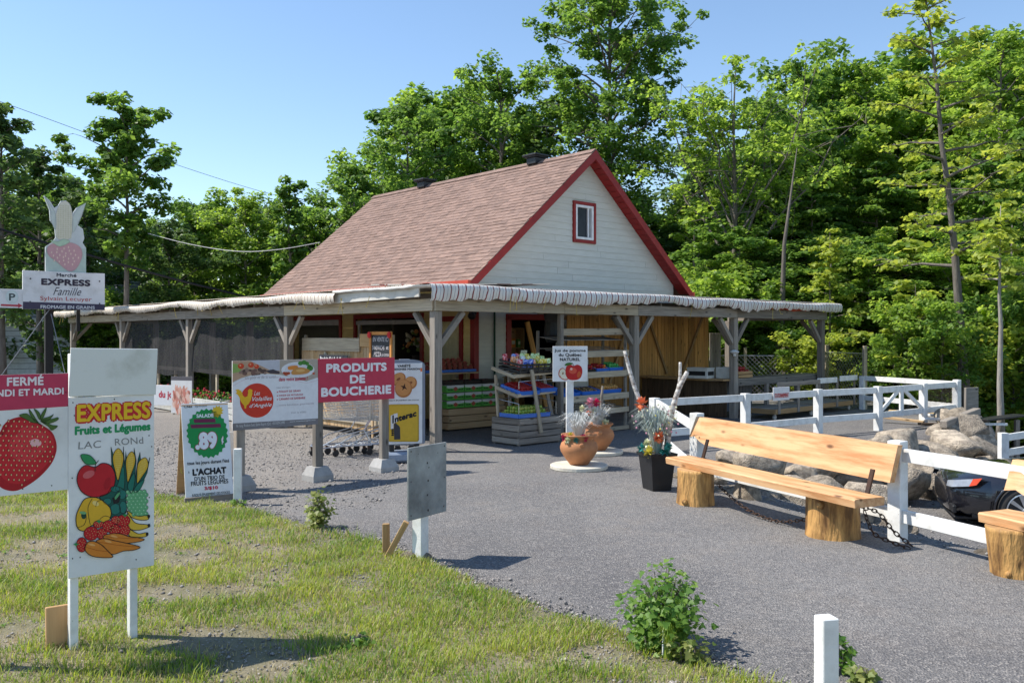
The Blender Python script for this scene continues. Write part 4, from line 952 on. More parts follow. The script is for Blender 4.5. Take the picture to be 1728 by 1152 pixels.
ibx = crate_thing('blue_crate', 'bright blue box on the counter behind the board partition', 'box', 1.6, 5.3, 1.0); MB().cbox((0,0,.66), (.3,.55,.26)).obj('box_body', BLUE, ibx); slat_box(ibx, -.5, .5, -.9, .6, -.98, .52, 5, TANWOOD)
ibb = crate_thing('cardboard_box', 'brown cardboard box left of the bright blue box on the counter', 'box', 1.6, 5.95, 1.53); MB().cbox((0,0,.1), (.3,.5,.2)).obj('carton', CRATEWOOD, ibb)
fa = crate_thing('flower_arrangement', 'orange and white dried flower arrangement inside the wide side opening', 'flowers', 3.7, 5.6, .06)
mb = MB(); mb.lathe([(0,0),(.14,0),(.17,.3),(.1,1.2),(.13,1.35),(0,1.35)], n=12); mb.obj('vase', DARK, fa); rs = random.Random(3); mb = MB()
for k in range(60): a = rs.uniform(0, 6.28); r_ = rs.uniform(0,.4); mb.ball((r_*math.cos(a), r_*math.sin(a), 1.5+rs.uniform(0,.5)-r_*.3), rs.uniform(.02,.06), rs.randrange(3), 6, 4)
mb.obj('blossoms', [ink((.6,.25,.08)), ink((.5,.45,.35)), ink((.15,.2,.05))], fa)

# --- low white garden boxes along the left side, with plants
for i, (b0, b1) in enumerate(((5.1, 7.4), (7.5, 9.8), (10.2, 12.4), (12.5, 14.8))):
    gb = crate_thing('planter_box', 'low white plank planter of red flowers under the shade screens, %s from the corner post' % ['first','second','third','fourth'][i], 'planter', -.35, b0, 0, group='white planter boxes under the screens'); rs = random.Random(i)
    slat_box(gb, 0, .3, 0, b1-b0, .02, .42, 3, GREYWHITE); MB().box((.15, (b1-b0)/2, .36), (.25, b1-b0-.05, .01)).obj('soil', DARK, gb)
    lf = MB(); fl_ = MB()
    for k in range(240):
        y = rs.uniform(.05, b1-b0-.05); x = rs.uniform(0,.3); z = .37+rs.uniform(0,.22); q = rs.uniform(.02,.05); v = Vector((rs.uniform(-1,1), rs.uniform(-1,1), rs.uniform(-.2,1)))*q; w_ = v.cross(Vector((.3,.8,.5))).normalized()*q*.5
        c_ = Vector((x, y, z)); lf.add([c_-v, c_+w_, c_+v, c_-w_], [(0,1,2,3)])
        if k % 6 == 0: fl_.ball((x, y, z+.03), rs.uniform(.018,.035), 0, 6, 4)
    tag(lf.obj('leaves', leafmat('garden_leaf', (.03,.09,.02), (.10,.2,.04)), gb), kind='stuff'); tag(fl_.obj('red_flowers', ink((.45,.03,.05)), gb), kind='stuff')
p1 = crate_thing('shellfish_poster', 'small upright poster with a heap of pink shellfish beside the shade screens', 'poster', -.5, 9.3, 0, rz=R(-62))
p1.scale = (.82,.82,.86); MB().cbox((0,0,.55), (.75,.02,1.02)).obj('panel', ink((.74,.72,.70)), p1); rs = random.Random(2)
for x in (-.3,.3): board(p1, 'leg', (x,.03,0), (x,.03,.9), .04, .03, PALEWOOD, up=(0,1,0))
A_ = Art(p1, .75, 1.02, ((0,0),(75,0),(75,102),(0,102)), -.375, .04, -.01)
for k in range(70): A_.ell(rs.uniform(8,67), rs.uniform(42,97), rs.uniform(3,5), rs.uniform(6,12), rs.choice([(.70,.30,.22),(.75,.42,.32),(.62,.22,.17),(.8,.55,.45)]), k % 4, rs.uniform(-.6,.6), 10)
for k in range(26): A_.ell(rs.uniform(14,60), rs.uniform(26,48), rs.uniform(2,4), rs.uniform(4,9), (.75,.40,.30), k % 3, rs.uniform(-.6,.6), 9)
A_.poly([(0,0),(75,0),(75,11),(0,11)], (.12,.11,.12), 0); A_.done()
p2 = crate_thing('daily_special_sign', 'low white sign with red du jour lettering beside the planters', 'sign', -.6, 10.3, 0, rz=R(-62)); MB().cbox((0,0,.42), (1.2,.02,.5)).obj('panel', ink((.75,.75,.75)), p2); 
for x in (-.5,.5): board(p2, 'leg', (x,.03,0), (x,.03,.5), .04, .03, PALEWOOD, up=(0,1,0))
A_ = Art(p2, 1.2, .5, ((0,0),(120,0),(120,50),(0,50)), -.6, .17, -.01); A_.text('du jour', (52,14), (114,36), (.55,.03,.06), .03); A_.done()

# ================================================================ counter, boxes, carts, chain link, rear fence
ct = crate_thing('plank_counter', 'dark plank serving counter running back from the canopy post', 'counter', 8.40, .1, 0, rz=R(90))
for k in range(15): board(ct, 'plank', (.08+k*.165, 0, .02), (.08+k*.165, 0, .83), .158, .022, DARKWOOD, up=(0,1,0))
board(ct, 'counter_top', (-.05, -.05, .87), (2.55, -.05, .87), .5, .035, TANWOOD); board(ct, 'leg', (0, -.35, 0), (0, -.35, .85), .07, .07, DARKWOOD, up=(0,1,0)); board(ct, 'leg', (2.5, -.35, 0), (2.5, -.35, .85), .07, .07, DARKWOOD, up=(0,1,0))
cx = crate_thing('banana_carton', 'white fruit carton with black printed band on the plank counter', 'carton', 8.30, .75, .89, rz=.15); MB().cbox((0,0,.11), (.36,.52,.22), .008).obj('carton_body', CW, cx)
MB().box((0,-.262,.12), (.3,.002,.09)).obj('dark_band', ink((.02,.02,.02)), cx); MB().box((-.182,0,.12), (.002,.42,.10)).obj('dark_band', ink((.02,.02,.02)), cx); MB().cbox((0,0,.235), (.38,.54,.03)).obj('lid', CW, cx)
cx2 = crate_thing('white_carton', 'plain white carton beside the canopy post on the counter', 'carton', 8.75, .35, .89, rz=.1); MB().cbox((0,0,.13), (.34,.36,.26), .008).obj('carton_body', CW, cx2)
rbk = crate_thing('basket_tray', 'wooden tray of red topped baskets on the grey counter', 'tray', 9.25, .35, .89); slat_box(rbk, -.3, .3, -.2, .2, 0, .16, 2, TANWOOD, t=.012); mb = heap(-.28,.28,-.18,.18,.1,.05,[APR],4,2); tag(mb.obj('red_baskets', [APR], rbk, smooth=True), kind='stuff')
wp = crate_thing('work_counter', 'long grey weathered counter behind the white rail fence', 'counter', 8.75, .15, 0)
board(wp, 'counter_top', (0, .3, .86), (4.2, .3, .86), .6, .04, GREYWOOD); board(wp, 'front_rail', (0, -.02, .78), (4.2, -.02, .78), .03, .14, GREYWOOD)
for k in range(12): board(wp, 'back_plank', (.1+k*.14, .6, .05), (.1+k*.14, .6, .80), .13, .02, mat('blue_grey_wood', (.22,.24,.27), (.14,.15,.17), rand=.2), up=(0,1,0))
for x in (.1, 1.4, 2.8, 4.1): board(wp, 'leg', (x, .0, 0), (x, .0, .72), .09, .09, GREYWOOD, up=(0,1,0))
def cart(label, a, b, w, d):
    c = crate_thing('platform_cart', label, 'cart', a, b, 0, group='wooden platform carts behind the rail fence')
    n = int(d/.14)
    for k in range(n): board(c, 'deck_board', (0, .07+k*.14, .235), (w, .07+k*.14, .235), .132, .022, GREYWOOD)
    board(c, 'skirt', (0, -.012, .19), (w, -.012, .19), .022, .11, TANWOOD); board(c, 'skirt', (-.012, 0, .19), (-.012, n*.14, .19), .022, .11, TANWOOD)
    for x in (.12, w/2, w-.12):
        board(c, 'upright', (x, -.035, .14), (x, -.035, .84), .09, .022, GREYWOOD, up=(0,1,0))
    for x in (.15, w-.15):
        for y in (.1, n*.14-.1):
            cs = MB(); cs.cbox((x, y, .115), (.06,.03,.07)); co = cs.obj('caster', STEEL, c); MB().lathe([(0,-.02),(.055,-.02),(.06,-.01),(.06,.01),(.055,.02),(0,.02)], (x, y+.0, .06), 14, M=Matrix.Rotation(R(90), 3, 'X')).obj('wheel', mat('white_wheel', (.6,.6,.58), rand=0), co)
    return c
c1 = cart('low wooden platform cart on casters, the nearer of the two behind the fence', 8.7, -.95, 1.9, .9); board(c1, 'side_rail', (0, -.05, .80), (1.9, -.05, .80), .022, .1, GREYWOOD)
c2 = cart('low wooden platform cart on casters, the farther one by the chain link', 10.75, -.8, 2.0, .9); board(c2, 'side_rail', (0, -.05, .80), (.95, -.05, .80), .022, .13, WHITE); board(c2, 'side_rail', (1.1, -.05, .82), (2.0, -.05, .82), .022, .13, WHITE)
# chain link fence
def chain_link(label, p, q, h, z0, step=.115, posts=3):
    p = Vector(p); q = Vector(q); L_ = (q-p).length; az = math.atan2(q.y-p.y, q.x-p.x)
    t = thing('chain_link_fence', label, 'fence', (p.x, p.y, z0), az); mb = MB(); n = int(L_/step); rws = int(h/step)
    for i in range(-rws, n+1):
        for s in (1, -1):
            x0 = i*step if s > 0 else (i+rws)*step; x1 = x0+s*rws*step; za, zb = 0, rws*step
            if x0 < 0: za = -x0; x0 = 0
            if x1 < 0: zb = rws*step+x1 if s < 0 else zb; x1 = 0
            if x0 > L_: za = x0-L_ if s < 0 else za; x0 = L_
            if x1 > L_: zb = zb-(x1-L_); x1 = L_
            if zb-za > .02: mb.tube([(x0, s*.006, za), (x1, s*.006, zb)], .0065, 3, cap=False)
    tag(mb.obj('wire_mesh', STEEL, t), kind='stuff')
    for k in range(posts): board(t, 'post', (L_*k/(posts-1), .05, -.0-z0*0), (L_*k/(posts-1), .05, h+.12), .09, .09, PALEWOOD, up=(0,1,0))
    MB().tube([(0,0,rws*step), (L_,0,rws*step)], .012, 6).obj('top_wire', STEEL, t); return t
chain_link('long chain link fence behind the work counter at the edge of the woods', P(1195, 690, 26.5)*1, P(1388, 690, 25.5), 1.55, -.15, .13, 4)
chain_link('short chain link panel right of the end canopy post', P(1392, 690, 24.0), P(1456, 690, 22.2), 1.5, 0, .13, 2)

# white rail fence on the raised ground
def rail_fence(label, pts, hts, tops, rails=(.80, .30), g=0.0, miss=()):
    f = thing('white_rail_fence', label, 'fence', (pts[0][0], pts[0][1], g))
    o = Vector((pts[0][0], pts[0][1], g)); pp_ = [Vector((x, y, g))-o for x, y in pts]
    for p, h in zip(pp_, hts): board(f, 'post', p-Vector((0,0,.1)), p+Vector((0,0,h)), .13, .13, WHITE, up=(-.57,.82,0), ch=.006)
    for i in range(len(pp_)-1):
        if i in miss: continue
        d = (pp_[i+1]-pp_[i]).normalized()*.067
        for rz_ in rails: board(f, 'rail', pp_[i]+d+Vector((0,0,rz_)), pp_[i+1]-d+Vector((0,0,rz_)), .04, .12, WHITE, ch=.004)
    return f, pp_
FP = [(2.31,14.1),(4.08,15.2),(5.77,16.4),(7.28,17.3),(8.70,18.4),(9.86,19.3)]
ff, fp = rail_fence('white painted rail fence along the top of the boulder wall', FP, [.88]*6, 0)
m3 = (fp[3]+fp[4])/2
board(ff, 'gate_stile', m3+Vector((0,0,.24)), m3+Vector((0,0,.86)), .07, .07, WHITE)
board(ff, 'gate_brace', fp[3]+Vector((.06,.05,.36)), m3+Vector((-.04,-.03,.80)), .035, .08, WHITE); board(ff, 'gate_brace', fp[4]+Vector((-.06,-.05,.36)), m3+Vector((.04,.03,.80)), .035, .08, WHITE)
f2_, _q = rail_fence('white rail fence at the far right corner reaching back to the chain link', [(9.95,19.45),(8.95,22.2)], [.9,.85], 0)
sn = thing('parking_sign', 'small white parking sign on the top rail of the fence', 'sign', (4.98-.12, 15.80-.1, .72), math.atan2(1.2,1.69)); MB().cbox((0,-.0,.12), (.46,.015,.24)).obj('panel', ink((.74,.72,.72)), sn)
A_ = Art(sn, .46, .24, ((0,0),(46,0),(46,24),(0,24)), -.23, 0, -.008); A_.text('STATIONNEMENT', (3,11), (43,19), (.55,.03,.03), .02); A_.done()
# mesh screen, plywood, planks at the fence end
wm = thing('wire_screen', 'fine dark wire screen fixed inside the last fence bay', 'screen', (8.75,18.5,0), math.atan2(.9,1.16)); mb = MB()
for k in range(20): mb.tube([(.05,0,.38+k*.022),(1.4,0,.38+k*.022)], .0022, 3, cap=False)
for k in range(28): mb.tube([(.05+k*.05,0,.38),(.05+k*.05,0,.8)], .0022, 3, cap=False)
tag(mb.obj('wire_grid', CHAIN, wm), kind='stuff')
pw = thing('plywood_sheet', 'grey plywood sheet standing at the end of the boulder wall', 'board', P(1640, 722, 18.2), R(28)); MB().cbox((0,0,.42), (.42,.02,.86)).obj('sheet', GREYWOOD, pw); board(pw, 'batten', (-.24,-.03,-.02), (-.24,-.03,.85), .05, .05, GREYWOOD, up=(0,1,0))
tb = thing('leaning_timber', 'dark grey beam lying slanted from the rocks up to the plywood', 'beam', P(1594, 722, 16.4)); a_ = P(1592, 716, 16.3)-Vector(tb.location); b_ = P(1649, 694, 17.3)-Vector(tb.location); board(tb, 'timber', a_, b_, .14, .14, GREYWOOD, ch=.01)
for i, (x0, y0, x1, y1, Y0, Y1) in enumerate(((1486,703,1560,712,18.9,18.3),(1500,693,1600,700,19.6,19.0),(1560,706,1618,709,18.0,18.3),(1568,700,1622,702,18.6,18.8),(1576,694,1626,696,19.2,19.3),(1584,688,1630,690,19.8,19.8),(1552,715,1600,716,17.6,17.8))):
    a_ = P(x0,y0,Y0); b_ = P(x1,y1,Y1); t = thing('loose_plank', ['pale new plank lying nearest the gate','yellowish plank lying behind the gate','white slat at the front of the slat stack','white slat second in the stack','white slat third in the stack','white slat at the back of the stack','dark timber block at the foot of the stack'][i], 'plank', a_, group='loose planks by the plywood sheet')
    board(t, 'plank', (0,0,0), b_-a_, .12, .05, (CRATEWOOD, mat('new_pine', (.68,.48,.22), rand=.1), WHITE, WHITE, WHITE, WHITE, DARKWOOD)[i])
tbk = thing('black_platform', 'dark flat platform on posts beside the slender trunk at the right', 'platform', P(1690, 735, 17.5)); 
for k in range(4): board(tbk, 'slab', P(1656+k*3, 708, 17.0+k*.3)-Vector(tbk.location), P(1722+k*1, 700, 17.4+k*.35)-Vector(tbk.location), .3, .03, BLACK)
board(tbk, 'rail', P(1656, 715, 17.0)-Vector(tbk.location), P(1700, 716, 17.0)-Vector(tbk.location), .03, .05, WHITE)
for x in (1664, 1716): board(tbk, 'leg', P(x, 790, 17.3)-Vector(tbk.location), P(x, 708, 17.3)-Vector(tbk.location), .08, .08, GREYWOOD)
lp = [P(1693, 730, 15.0), P(1760, 722, 15.5), P(1860, 715, 16.0)]
lf_ = thing('white_rail_fence', 'low white rail fence of the lower lot at the far right edge', 'fence', (lp[0].x, lp[0].y, -1.3)); o = Vector(lf_.location)
for p in lp: q = p-o; board(lf_, 'post', (q.x, q.y, 0), q, .13, .13, WHITE, up=(0,1,0))
for i in range(2):
    for dz in (.08, .34): board(lf_, 'rail', lp[i]-o-Vector((-.07,0,dz)), lp[i+1]-o-Vector((.07,0,dz)), .04, .12, WHITE)
# front fence along the benches
f3_, q3 = rail_fence('white rail fence running behind the two log benches', [(2.31,10.87),(3.56,8.03),(4.70,5.35)], [.925,.925,.925], 0, rails=(.80,.24))
f4 = thing('white_rail_fence', 'white rails sloping from the raised fence down to the bench fence', 'fence', (2.31,14.1,0)); 
for z0, z1 in ((.80,.74),(.30,.22)): board(f4, 'rail', (.03,-.08,z0), (0,-3.15,z1), .04, .12, WHITE)

# ================================================================ shopping carts nested behind the signs
CG_ = G(560, 763); WIRE = mat('chrome_wire', (.60,.61,.62), (.45,.45,.46), rough=.3, metal=.8, bump=0, rand=0)
def cart_wire():
    t = thing('shopping_cart', 'wire shopping cart', 'shopping cart'); mb = MB(); r = .0035
    def ring(x0, x1, wy0, wy1, z0, z1): return [(x0,-wy0,z0),(x0,wy0,z0),(x1,wy1,z1),(x1,-wy1,z1),(x0,-wy0,z0)]
    for k in range(8): f = k/7; x0 = -.40+.02*f; x1 = .32+.12*f; mb.tube(ring(x0, x1, .24+.04*f, .18+.03*f, .52+.45*f, .60+.28*f), r, 3, cap=False)
    for k in range(17):
        f = k/16
        for s in (-1, 1): mb.tube([(-.40+.72*f, s*(.24-.06*f), .52+.08*f), (-.38+.82*f, s*(.28-.07*f), .97-.09*f)], r, 3, cap=False)
        mb.tube([(-.40+.72*f, -(.24-.06*f), .52+.08*f), (-.40+.72*f, .24-.06*f, .52+.08*f)], r, 3, cap=False)
    for k in range(11):
        y = -.18+.036*k; mb.tube([(.32,y,.60),(.44,y*1.16,.88)], r, 3, cap=False); mb.tube([(-.40,y*1.33,.52),(-.38,y*1.5,.97)], r, 3, cap=False); mb.tube([(-.40,y*1.33,.52),(.32,y,.60)], r, 3, cap=False)
    tag(mb.obj('basket', WIRE, t), kind='stuff'); mb = MB()
    for s in (-1, 1):
        mb.tube([(-.42,s*.27,1.0),(-.40,s*.26,.55),(-.30,s*.25,.40),(.10,s*.22,.32),(.42,s*.17,.16)], .011, 6); mb.tube([(-.42,s*.27,.16),(.0,s*.22,.17),(.42,s*.17,.15)], .011, 6); mb.tube([(-.42,s*.27,.16),(-.30,s*.25,.40)], .010, 6)
    for x, w in ((-.42,.27),(0,.22),(.42,.17)): mb.tube([(x,-w,.16),(x,w,.16)], .009, 5)
    mb.obj('chassis', WIRE, t); MB().tube([(-.44,-.28,1.01),(-.44,.28,1.01)], .016, 8).obj('handle', ink((.45,.03,.05)), t)
    for x, w in ((-.38,.25),(.40,.16)):
        for s in (-1, 1):
            f = MB().cbox((x, s*w, .125), (.04,.035,.06)).obj('fork', CHAIN, t); MB().lathe([(0,-.014),(.05,-.014),(.058,0),(.05,.014),(0,.014)], (x-.015, s*w, .058), 14, M=Matrix.Rotation(R(90),3,'X')).obj('caster', BLACK, f)
    return t
c0 = cart_wire()
for i in range(4):
    o = c0 if i == 0 else copy_tree(c0); q = Vector((-2.72+.20*i, 13.75+.16*i, 0)); o.location = q; o.rotation_euler = (0, 0, R(214)); o['group'] = 'nested shopping carts'
    o['label'] = 'wire shopping cart in the nested row behind the red board, %s' % ['nearest the left sign post','second from the left','third from the left','the rightmost'][i]
# ================================================================ boulders
def boulder_mesh(seed, sub=3):
    bm = bmesh.new(); bmesh.ops.create_icosphere(bm, subdivisions=sub, radius=1); rs = random.Random(seed)
    o = Vector((rs.uniform(0,50), rs.uniform(0,50), rs.uniform(0,50))); cuts = [(Vector((rs.gauss(0,1), rs.gauss(0,1), rs.gauss(0,.8))).normalized(), rs.uniform(.50,.78)) for _ in range(11)]
    for v in bm.verts:
        p = v.co.copy(); p *= 1+.16*noise.noise(p*1.1+o)
        for n_, d in cuts:
            e = p.dot(n_)-d
            if e > 0: p -= n_*e*.93
        v.co = p*(1+.05*noise.noise(p*3.5+o)+.02*noise.noise(p*9+o))
    me = bpy.data.meshes.new('boulder'); bm.to_mesh(me); bm.free(); me.materials.append(ROCKM); me.shade_smooth(); return me
BM_ = [boulder_mesh(i) for i in range(12)]
wall = thing('boulder_wall', 'retaining wall of pale granite boulders below the raised fence', 'rock wall', (2.9, 12.0, 0)); wo_ = Vector(wall.location)
def rock(p, r, seed, parent=wall, lab=None):
    rs = random.Random(seed*13+5); M = Matrix.Translation(Vector(p)-wo_) @ Matrix.Rotation(rs.uniform(0,6.28), 4, 'Z') @ Matrix.Rotation(rs.uniform(-.5,.5), 4, 'X') @ Matrix.Diagonal((r*rs.uniform(.95,1.35), r*rs.uniform(.8,1.05), r*rs.uniform(.72,.95), 1))
    return put('boulder', BM_[seed % 12], parent, M=M)
BL = [ # px, py, depth, radius px
 (1282,790,11.9,42),(1225,845,10.6,40),(1345,800,12.2,30),(1400,775,13.3,40),(1330,850,11.0,45),(1395,840,11.6,38),(1450,800,13.2,44),(1290,838,10.7,34),(1262,838,10.2,32),
 (1480,760,14.6,34),(1518,752,14.9,40),(1560,770,15.2,44),(1470,845,12.4,42),(1525,815,13.3,50),(1610,752,16.0,42),(1635,730,16.6,36),(1652,755,16.4,32),(1585,735,16.6,28),
 (1500,880,11.2,34),(1560,820,13.9,44),(1440,870,11.3,36),(1360,880,10.3,26),(1660,785,16.2,28),(1620,790,15.6,32),(1200,812,11.3,34),(1172,800,11.6,26),(1240,775,12.6,30),(1420,900,10.4,22),(1545,790,14.3,34),(1590,790,15.0,38),(1600,708,18.2,22),(1622,712,17.8,24)]
for i, (x, y, Y, r) in enumerate(BL): rock(P(x, y, Y), r/F*Y*1.18, i)
rs = random.Random(44)
for i in range(34): x, y, Y, r = BL[rs.randrange(len(BL))]; rock(P(x+rs.uniform(-36,36), y+rs.uniform(6,30), Y-rs.uniform(0,.3)), rs.uniform(12,20)/F*Y, 100+i)
fr = thing('flat_rock', 'flat pale rock at the roadside behind the second bench', 'rock', G(1668, 934)); o = put('stone', BM_[3], fr); o.scale = (.16,.08,.045)
for i, (x, y, r, lb) in enumerate(((688,946,.055,'small tan rock left of the blank sign post'),(722,945,.045,'small brown rock right of the blank sign post'))):
    t = thing('field_stone', lb, 'stone', G(x, y)+Vector((0,0,.02))); o = put('stone', BM_[i+4], t); o.scale = (r*1.3, r, r*1.1)
for i, (x, y, r) in enumerate(((450,1140,.06),(472,1120,.05),(262,1035,.05),(240,1003,.03),(70,880,.05),(490,1108,.03),(1150,1060,.03))):
    t = thing('field_stone', ['grey stone in the shadow at the bottom edge','flat stone just above the bottom edge stone','white stone right of the sign legs','small white stone left of the sign leg','flat stone in the bare soil at left','little stone in the shadow patch','little stone by the leafy shrub'][i], 'stone', G(x, y), group='stones in the verge'); o = put('stone', BM_[(i+6) % 12], t); o.scale = (r*1.3, r, r*.35)

# ================================================================ log benches
def bench(label, g0, g1, back0, back1, logs, cut0=False):
    b = thing('log_bench', label, 'bench', (logs[0][0], logs[0][1], 0)); o = Vector(b.location)
    d = (g1-g0).normalized(); nrm = Vector((d.y, -d.x, 0)); nrm = nrm if nrm.x > 0 else -nrm       # towards the back rest
    mb = MB(); L_ = (g1-g0).length; n = 26; rs = random.Random(int(g0.x*100)); w = .36; t = .075
    rows = []
    for i in range(n+1):
        s = i/n; base = g0-o+d*L_*s; f = .012*noise.noise(Vector((s*4, 0, g0.x))); bk = .02*noise.noise(Vector((s*3, 5, g0.x)))
        rows.append([base+nrm*(f+.008)+Vector((0,0,-t)), base+nrm*f+Vector((0,0,-.012)), base+nrm*(f+.012), base+nrm*(w+bk-.012), base+nrm*(w+bk)+Vector((0,0,-.012)), base+nrm*(w+bk-.01)+Vector((0,0,-t))])
    for r_ in rows: mb.v += [tuple(v) for v in r_]
    for i in range(n):
        for j in range(6): mb.f.append((i*6+j, i*6+(j+1) % 6, (i+1)*6+(j+1) % 6, (i+1)*6+j)[::-1]); mb.m.append(0)
    mb.f += [tuple(range(6)), tuple(n*6+j for j in range(6))[::-1]]; mb.m += [0,0]
    so = mb.mesh('seat', BENCHWOOD); ang = math.atan2(d.y, d.x)
    def local(me):        # put the grain along the plank: mesh in its own frame
        M = Matrix.Rotation(ang, 4, 'Z'); me.transform(M.inverted()); return M
    put('seat', so, b, M=local(so))
    mb = MB(); (p0, h0a, h0b), (p1, h1a, h1b) = back0, back1; n = 30; th = .06; Lb = (p1-p0).length
    for i in range(n+1):
        s = i/n; p = p0.lerp(p1, s)-o; lo = h0a+(h1a-h0a)*s; hi = h0b+(h1b-h0b)*s
        if s < .12: lo += .02*noise.noise(Vector((s*40, 1, 0)))+(.12-s)*1.0*(.5+.5*math.sin(s*50)); 
        hi += .006*noise.noise(Vector((s*6, 3, 0)))
        lean = nrm*.10
        q0 = Vector((p.x, p.y, lo)); q1 = Vector((p.x, p.y, hi))+lean
        mb.v += [tuple(q0), tuple(q0+nrm*th), tuple(q1+nrm*th), tuple(q1)]
    for i in range(n):
        for j in range(4): mb.f.append((i*4+j, i*4+(j+1) % 4, (i+1)*4+(j+1) % 4, (i+1)*4+j)); mb.m.append(0)
    mb.f += [(3,2,1,0), tuple(n*4+j for j in range(4))]; mb.m += [0,0]
    bo = mb.mesh('backrest', BENCHWOOD); put('backrest', bo, b, M=local(bo))
    for k, (lx, ly, r, h, tilt) in enumerate(logs):
        bm = MB(); m_ = 34; nz = 12; c = Vector((lx, ly, 0))-o; seed = lx*7
        for i in range(nz+1):
            z = h*i/nz
            for j in range(m_):
                a = 2*math.pi*j/m_; v = Vector((math.cos(a), math.sin(a), 0)); q = r*(1+.10*noise.noise(Vector((v.x*1.2+seed, v.y*1.2, z*1.2)))+.07*noise.noise(Vector((v.x*4+seed, v.y*4, z*1.5)))+.035*noise.noise(Vector((v.x*12+seed, v.y*12, z*2)))+.16*max(0, .25-z/h)*(1+noise.noise(Vector((v.x*2, v.y*2, seed)))))
                bm.v.append(tuple(c+v*q+Vector((tilt*z, 0, z-.01))))
        for i in range(nz):
            for j in range(m_): bm.f.append((i*m_+j, i*m_+(j+1) % m_, (i+1)*m_+(j+1) % m_, (i+1)*m_+j)); bm.m.append(0)
        bm.f.append(tuple(nz*m_+j for j in range(m_))); bm.m.append(1)
        lg = bm.obj('log_leg', [LOG, CUT], b, smooth=False)
        for f_ in lg.data.polygons: f_.use_smooth = f_.material_index == 0
        kn = MB(); kn.ball(c+Vector((-.75*r, -.72*r, h*.82 if k else h*.12)), r*.16, 0, 10, 6, (1,1,1)); kn.obj('knot', LOG, lg, smooth=True)
    for s in (.08, .93):
        p = g0.lerp(g1, s)-o; q = p+nrm*.34; board(b, 'back_support', (q.x, q.y, .40), (q.x+nrm.x*.09, q.y+nrm.y*.09, .68), .05, .02, CHAIN, up=nrm)
    return b
V3 = Vector
bench('long varnished plank bench on two peeled log stumps, the whole one', V3((1.80,10.2,.47)), V3((2.97,7.55,.47)), (V3((2.16,10.6,0)),.60,.90), (V3((3.40,7.83,0)),.57,.90), [(2.07,9.80,.205,.40,0),(3.03,8.22,.235,.40,.02)])
bench('second varnished log bench cut off by the right edge of the photo', V3((3.76,7.02,.47)), V3((4.9,4.35,.47)), (V3((3.93,6.95,0)),.60,.90), (V3((5.15,4.2,0)),.6,.9), [(3.98,6.86,.18,.40,-.1),(4.78,5.1,.2,.40,0)])
# chains below the first bench
def chain(label, pts, r=.026):
    t = thing('steel_chain', label, 'chain', pts[0]); o = V3(t.location); P_ = [V3(p) for p in spline3(pts)]; link = MB()
    n = 10; ring = [V3((r*.95*math.cos(a)*1.25, r*.62*math.sin(a), 0)) for a in [2*math.pi*i/n for i in range(n)]]
    for i in range(n+1):
        pass
    lm = MB(); pr = .0055
    for i in range(n):
        p = ring[i]; tg = (ring[(i+1) % n]-ring[i-1]).normalized(); u = V3((0,0,1)); w = tg.cross(u)
        for j in range(4): a = math.pi/2*j; lm.v.append(tuple(p+(u*math.cos(a)+w*math.sin(a))*pr))
    for i in range(n):
        for j in range(4): lm.f.append((i*4+j, i*4+(j+1) % 4, ((i+1) % n)*4+(j+1) % 4, ((i+1) % n)*4+j)); lm.m.append(0)
    me = lm.mesh('link', CHAIN, True); acc = 0; k = 0; last = P_[0]
    for i in range(1, len(P_)):
        seg = (P_[i]-last).length
        while acc+seg >= r*1.75:
            f = (r*1.75-acc)/seg; last = last.lerp(P_[i], f); d = (P_[i]-P_[i-1]).normalized(); M = frame(last, last+d).to_4x4() @ Matrix.Rotation(R(90)*(k % 2), 4, 'X'); M.translation = last-o; put('link', me, t, M=M); k += 1; acc = 0; seg = (P_[i]-last).length
        acc += seg; last = P_[i]
    return t
def spline3(pts, k=8):
    out = []; n = len(pts); g = lambda j: V3(pts[max(0, min(n-1, j))])
    for i in range(n-1):
        p0, p1, p2, p3 = g(i-1), g(i), g(i+1), g(i+2)
        for q in range(k): t = q/k; out.append(.5*((2*p1)+(p2-p0)*t+(2*p0-5*p1+4*p2-p3)*t*t+(3*p1-p0-3*p2+p3)*t**3))
    return out+[V3(pts[-1])]
chain('dark chain sagging from the left stump to the right stump under the bench', [(2.26,9.62,.26),(2.45,9.2,.08),(2.66,8.75,.03),(2.85,8.4,.12)])
chain('dark chain hanging from the bench seat end to the foot of the fence post', [(3.12,7.72,.36),(3.22,7.75,.14),(3.38,7.72,.06),(3.5,7.66,.02)])
chain('second dark chain looped beside the fence post at the bench end', [(3.10,7.80,.36),(3.3,7.85,.30),(3.42,7.78,.14),(3.56,7.70,.02)])

# ================================================================ pots and planters
def grass_spray(n, h, spread, c, seed, w=.004):
    rs = random.Random(seed); mb = MB()
    for k in range(n):
        a = rs.uniform(0, 6.28); l = h*rs.uniform(.6, 1.1); s = spread*rs.uniform(.2, 1); u = V3((math.cos(a), math.sin(a), 0)); sd = V3((-u.y, u.x, 0))*w*rs.uniform(.6,1.3)
        pts = [u*.03, u*(s*.35)+V3((0,0,l*.55)), u*(s*.75)+V3((0,0,l*.9)), u*(s*1.15)+V3((0,0,l*.78))]
        vs = []
        for i, p in enumerate(pts): f = (1,.9,.6,.1)[i]; vs += [p-sd*f, p+sd*f]
        mb.add(vs, [(0,1,3,2),(2,3,5,4),(4,5,7,6)], 0)
    return mb
def bloom(mb, c, r, m, seed, petals=16):
    rs = random.Random(seed); c = V3(c)
    for k in range(petals*2):
        d = V3((rs.gauss(0,1), rs.gauss(0,1), rs.gauss(0,1)+.2)).normalized(); s = d.cross(V3((.2,.4,.9))).normalized()*r*.30; q = c+d*r*rs.uniform(.8,1.1)
        mb.add([c, c+d*r*.5+s, q, c+d*r*.5-s], [(0,1,2,3)], m)
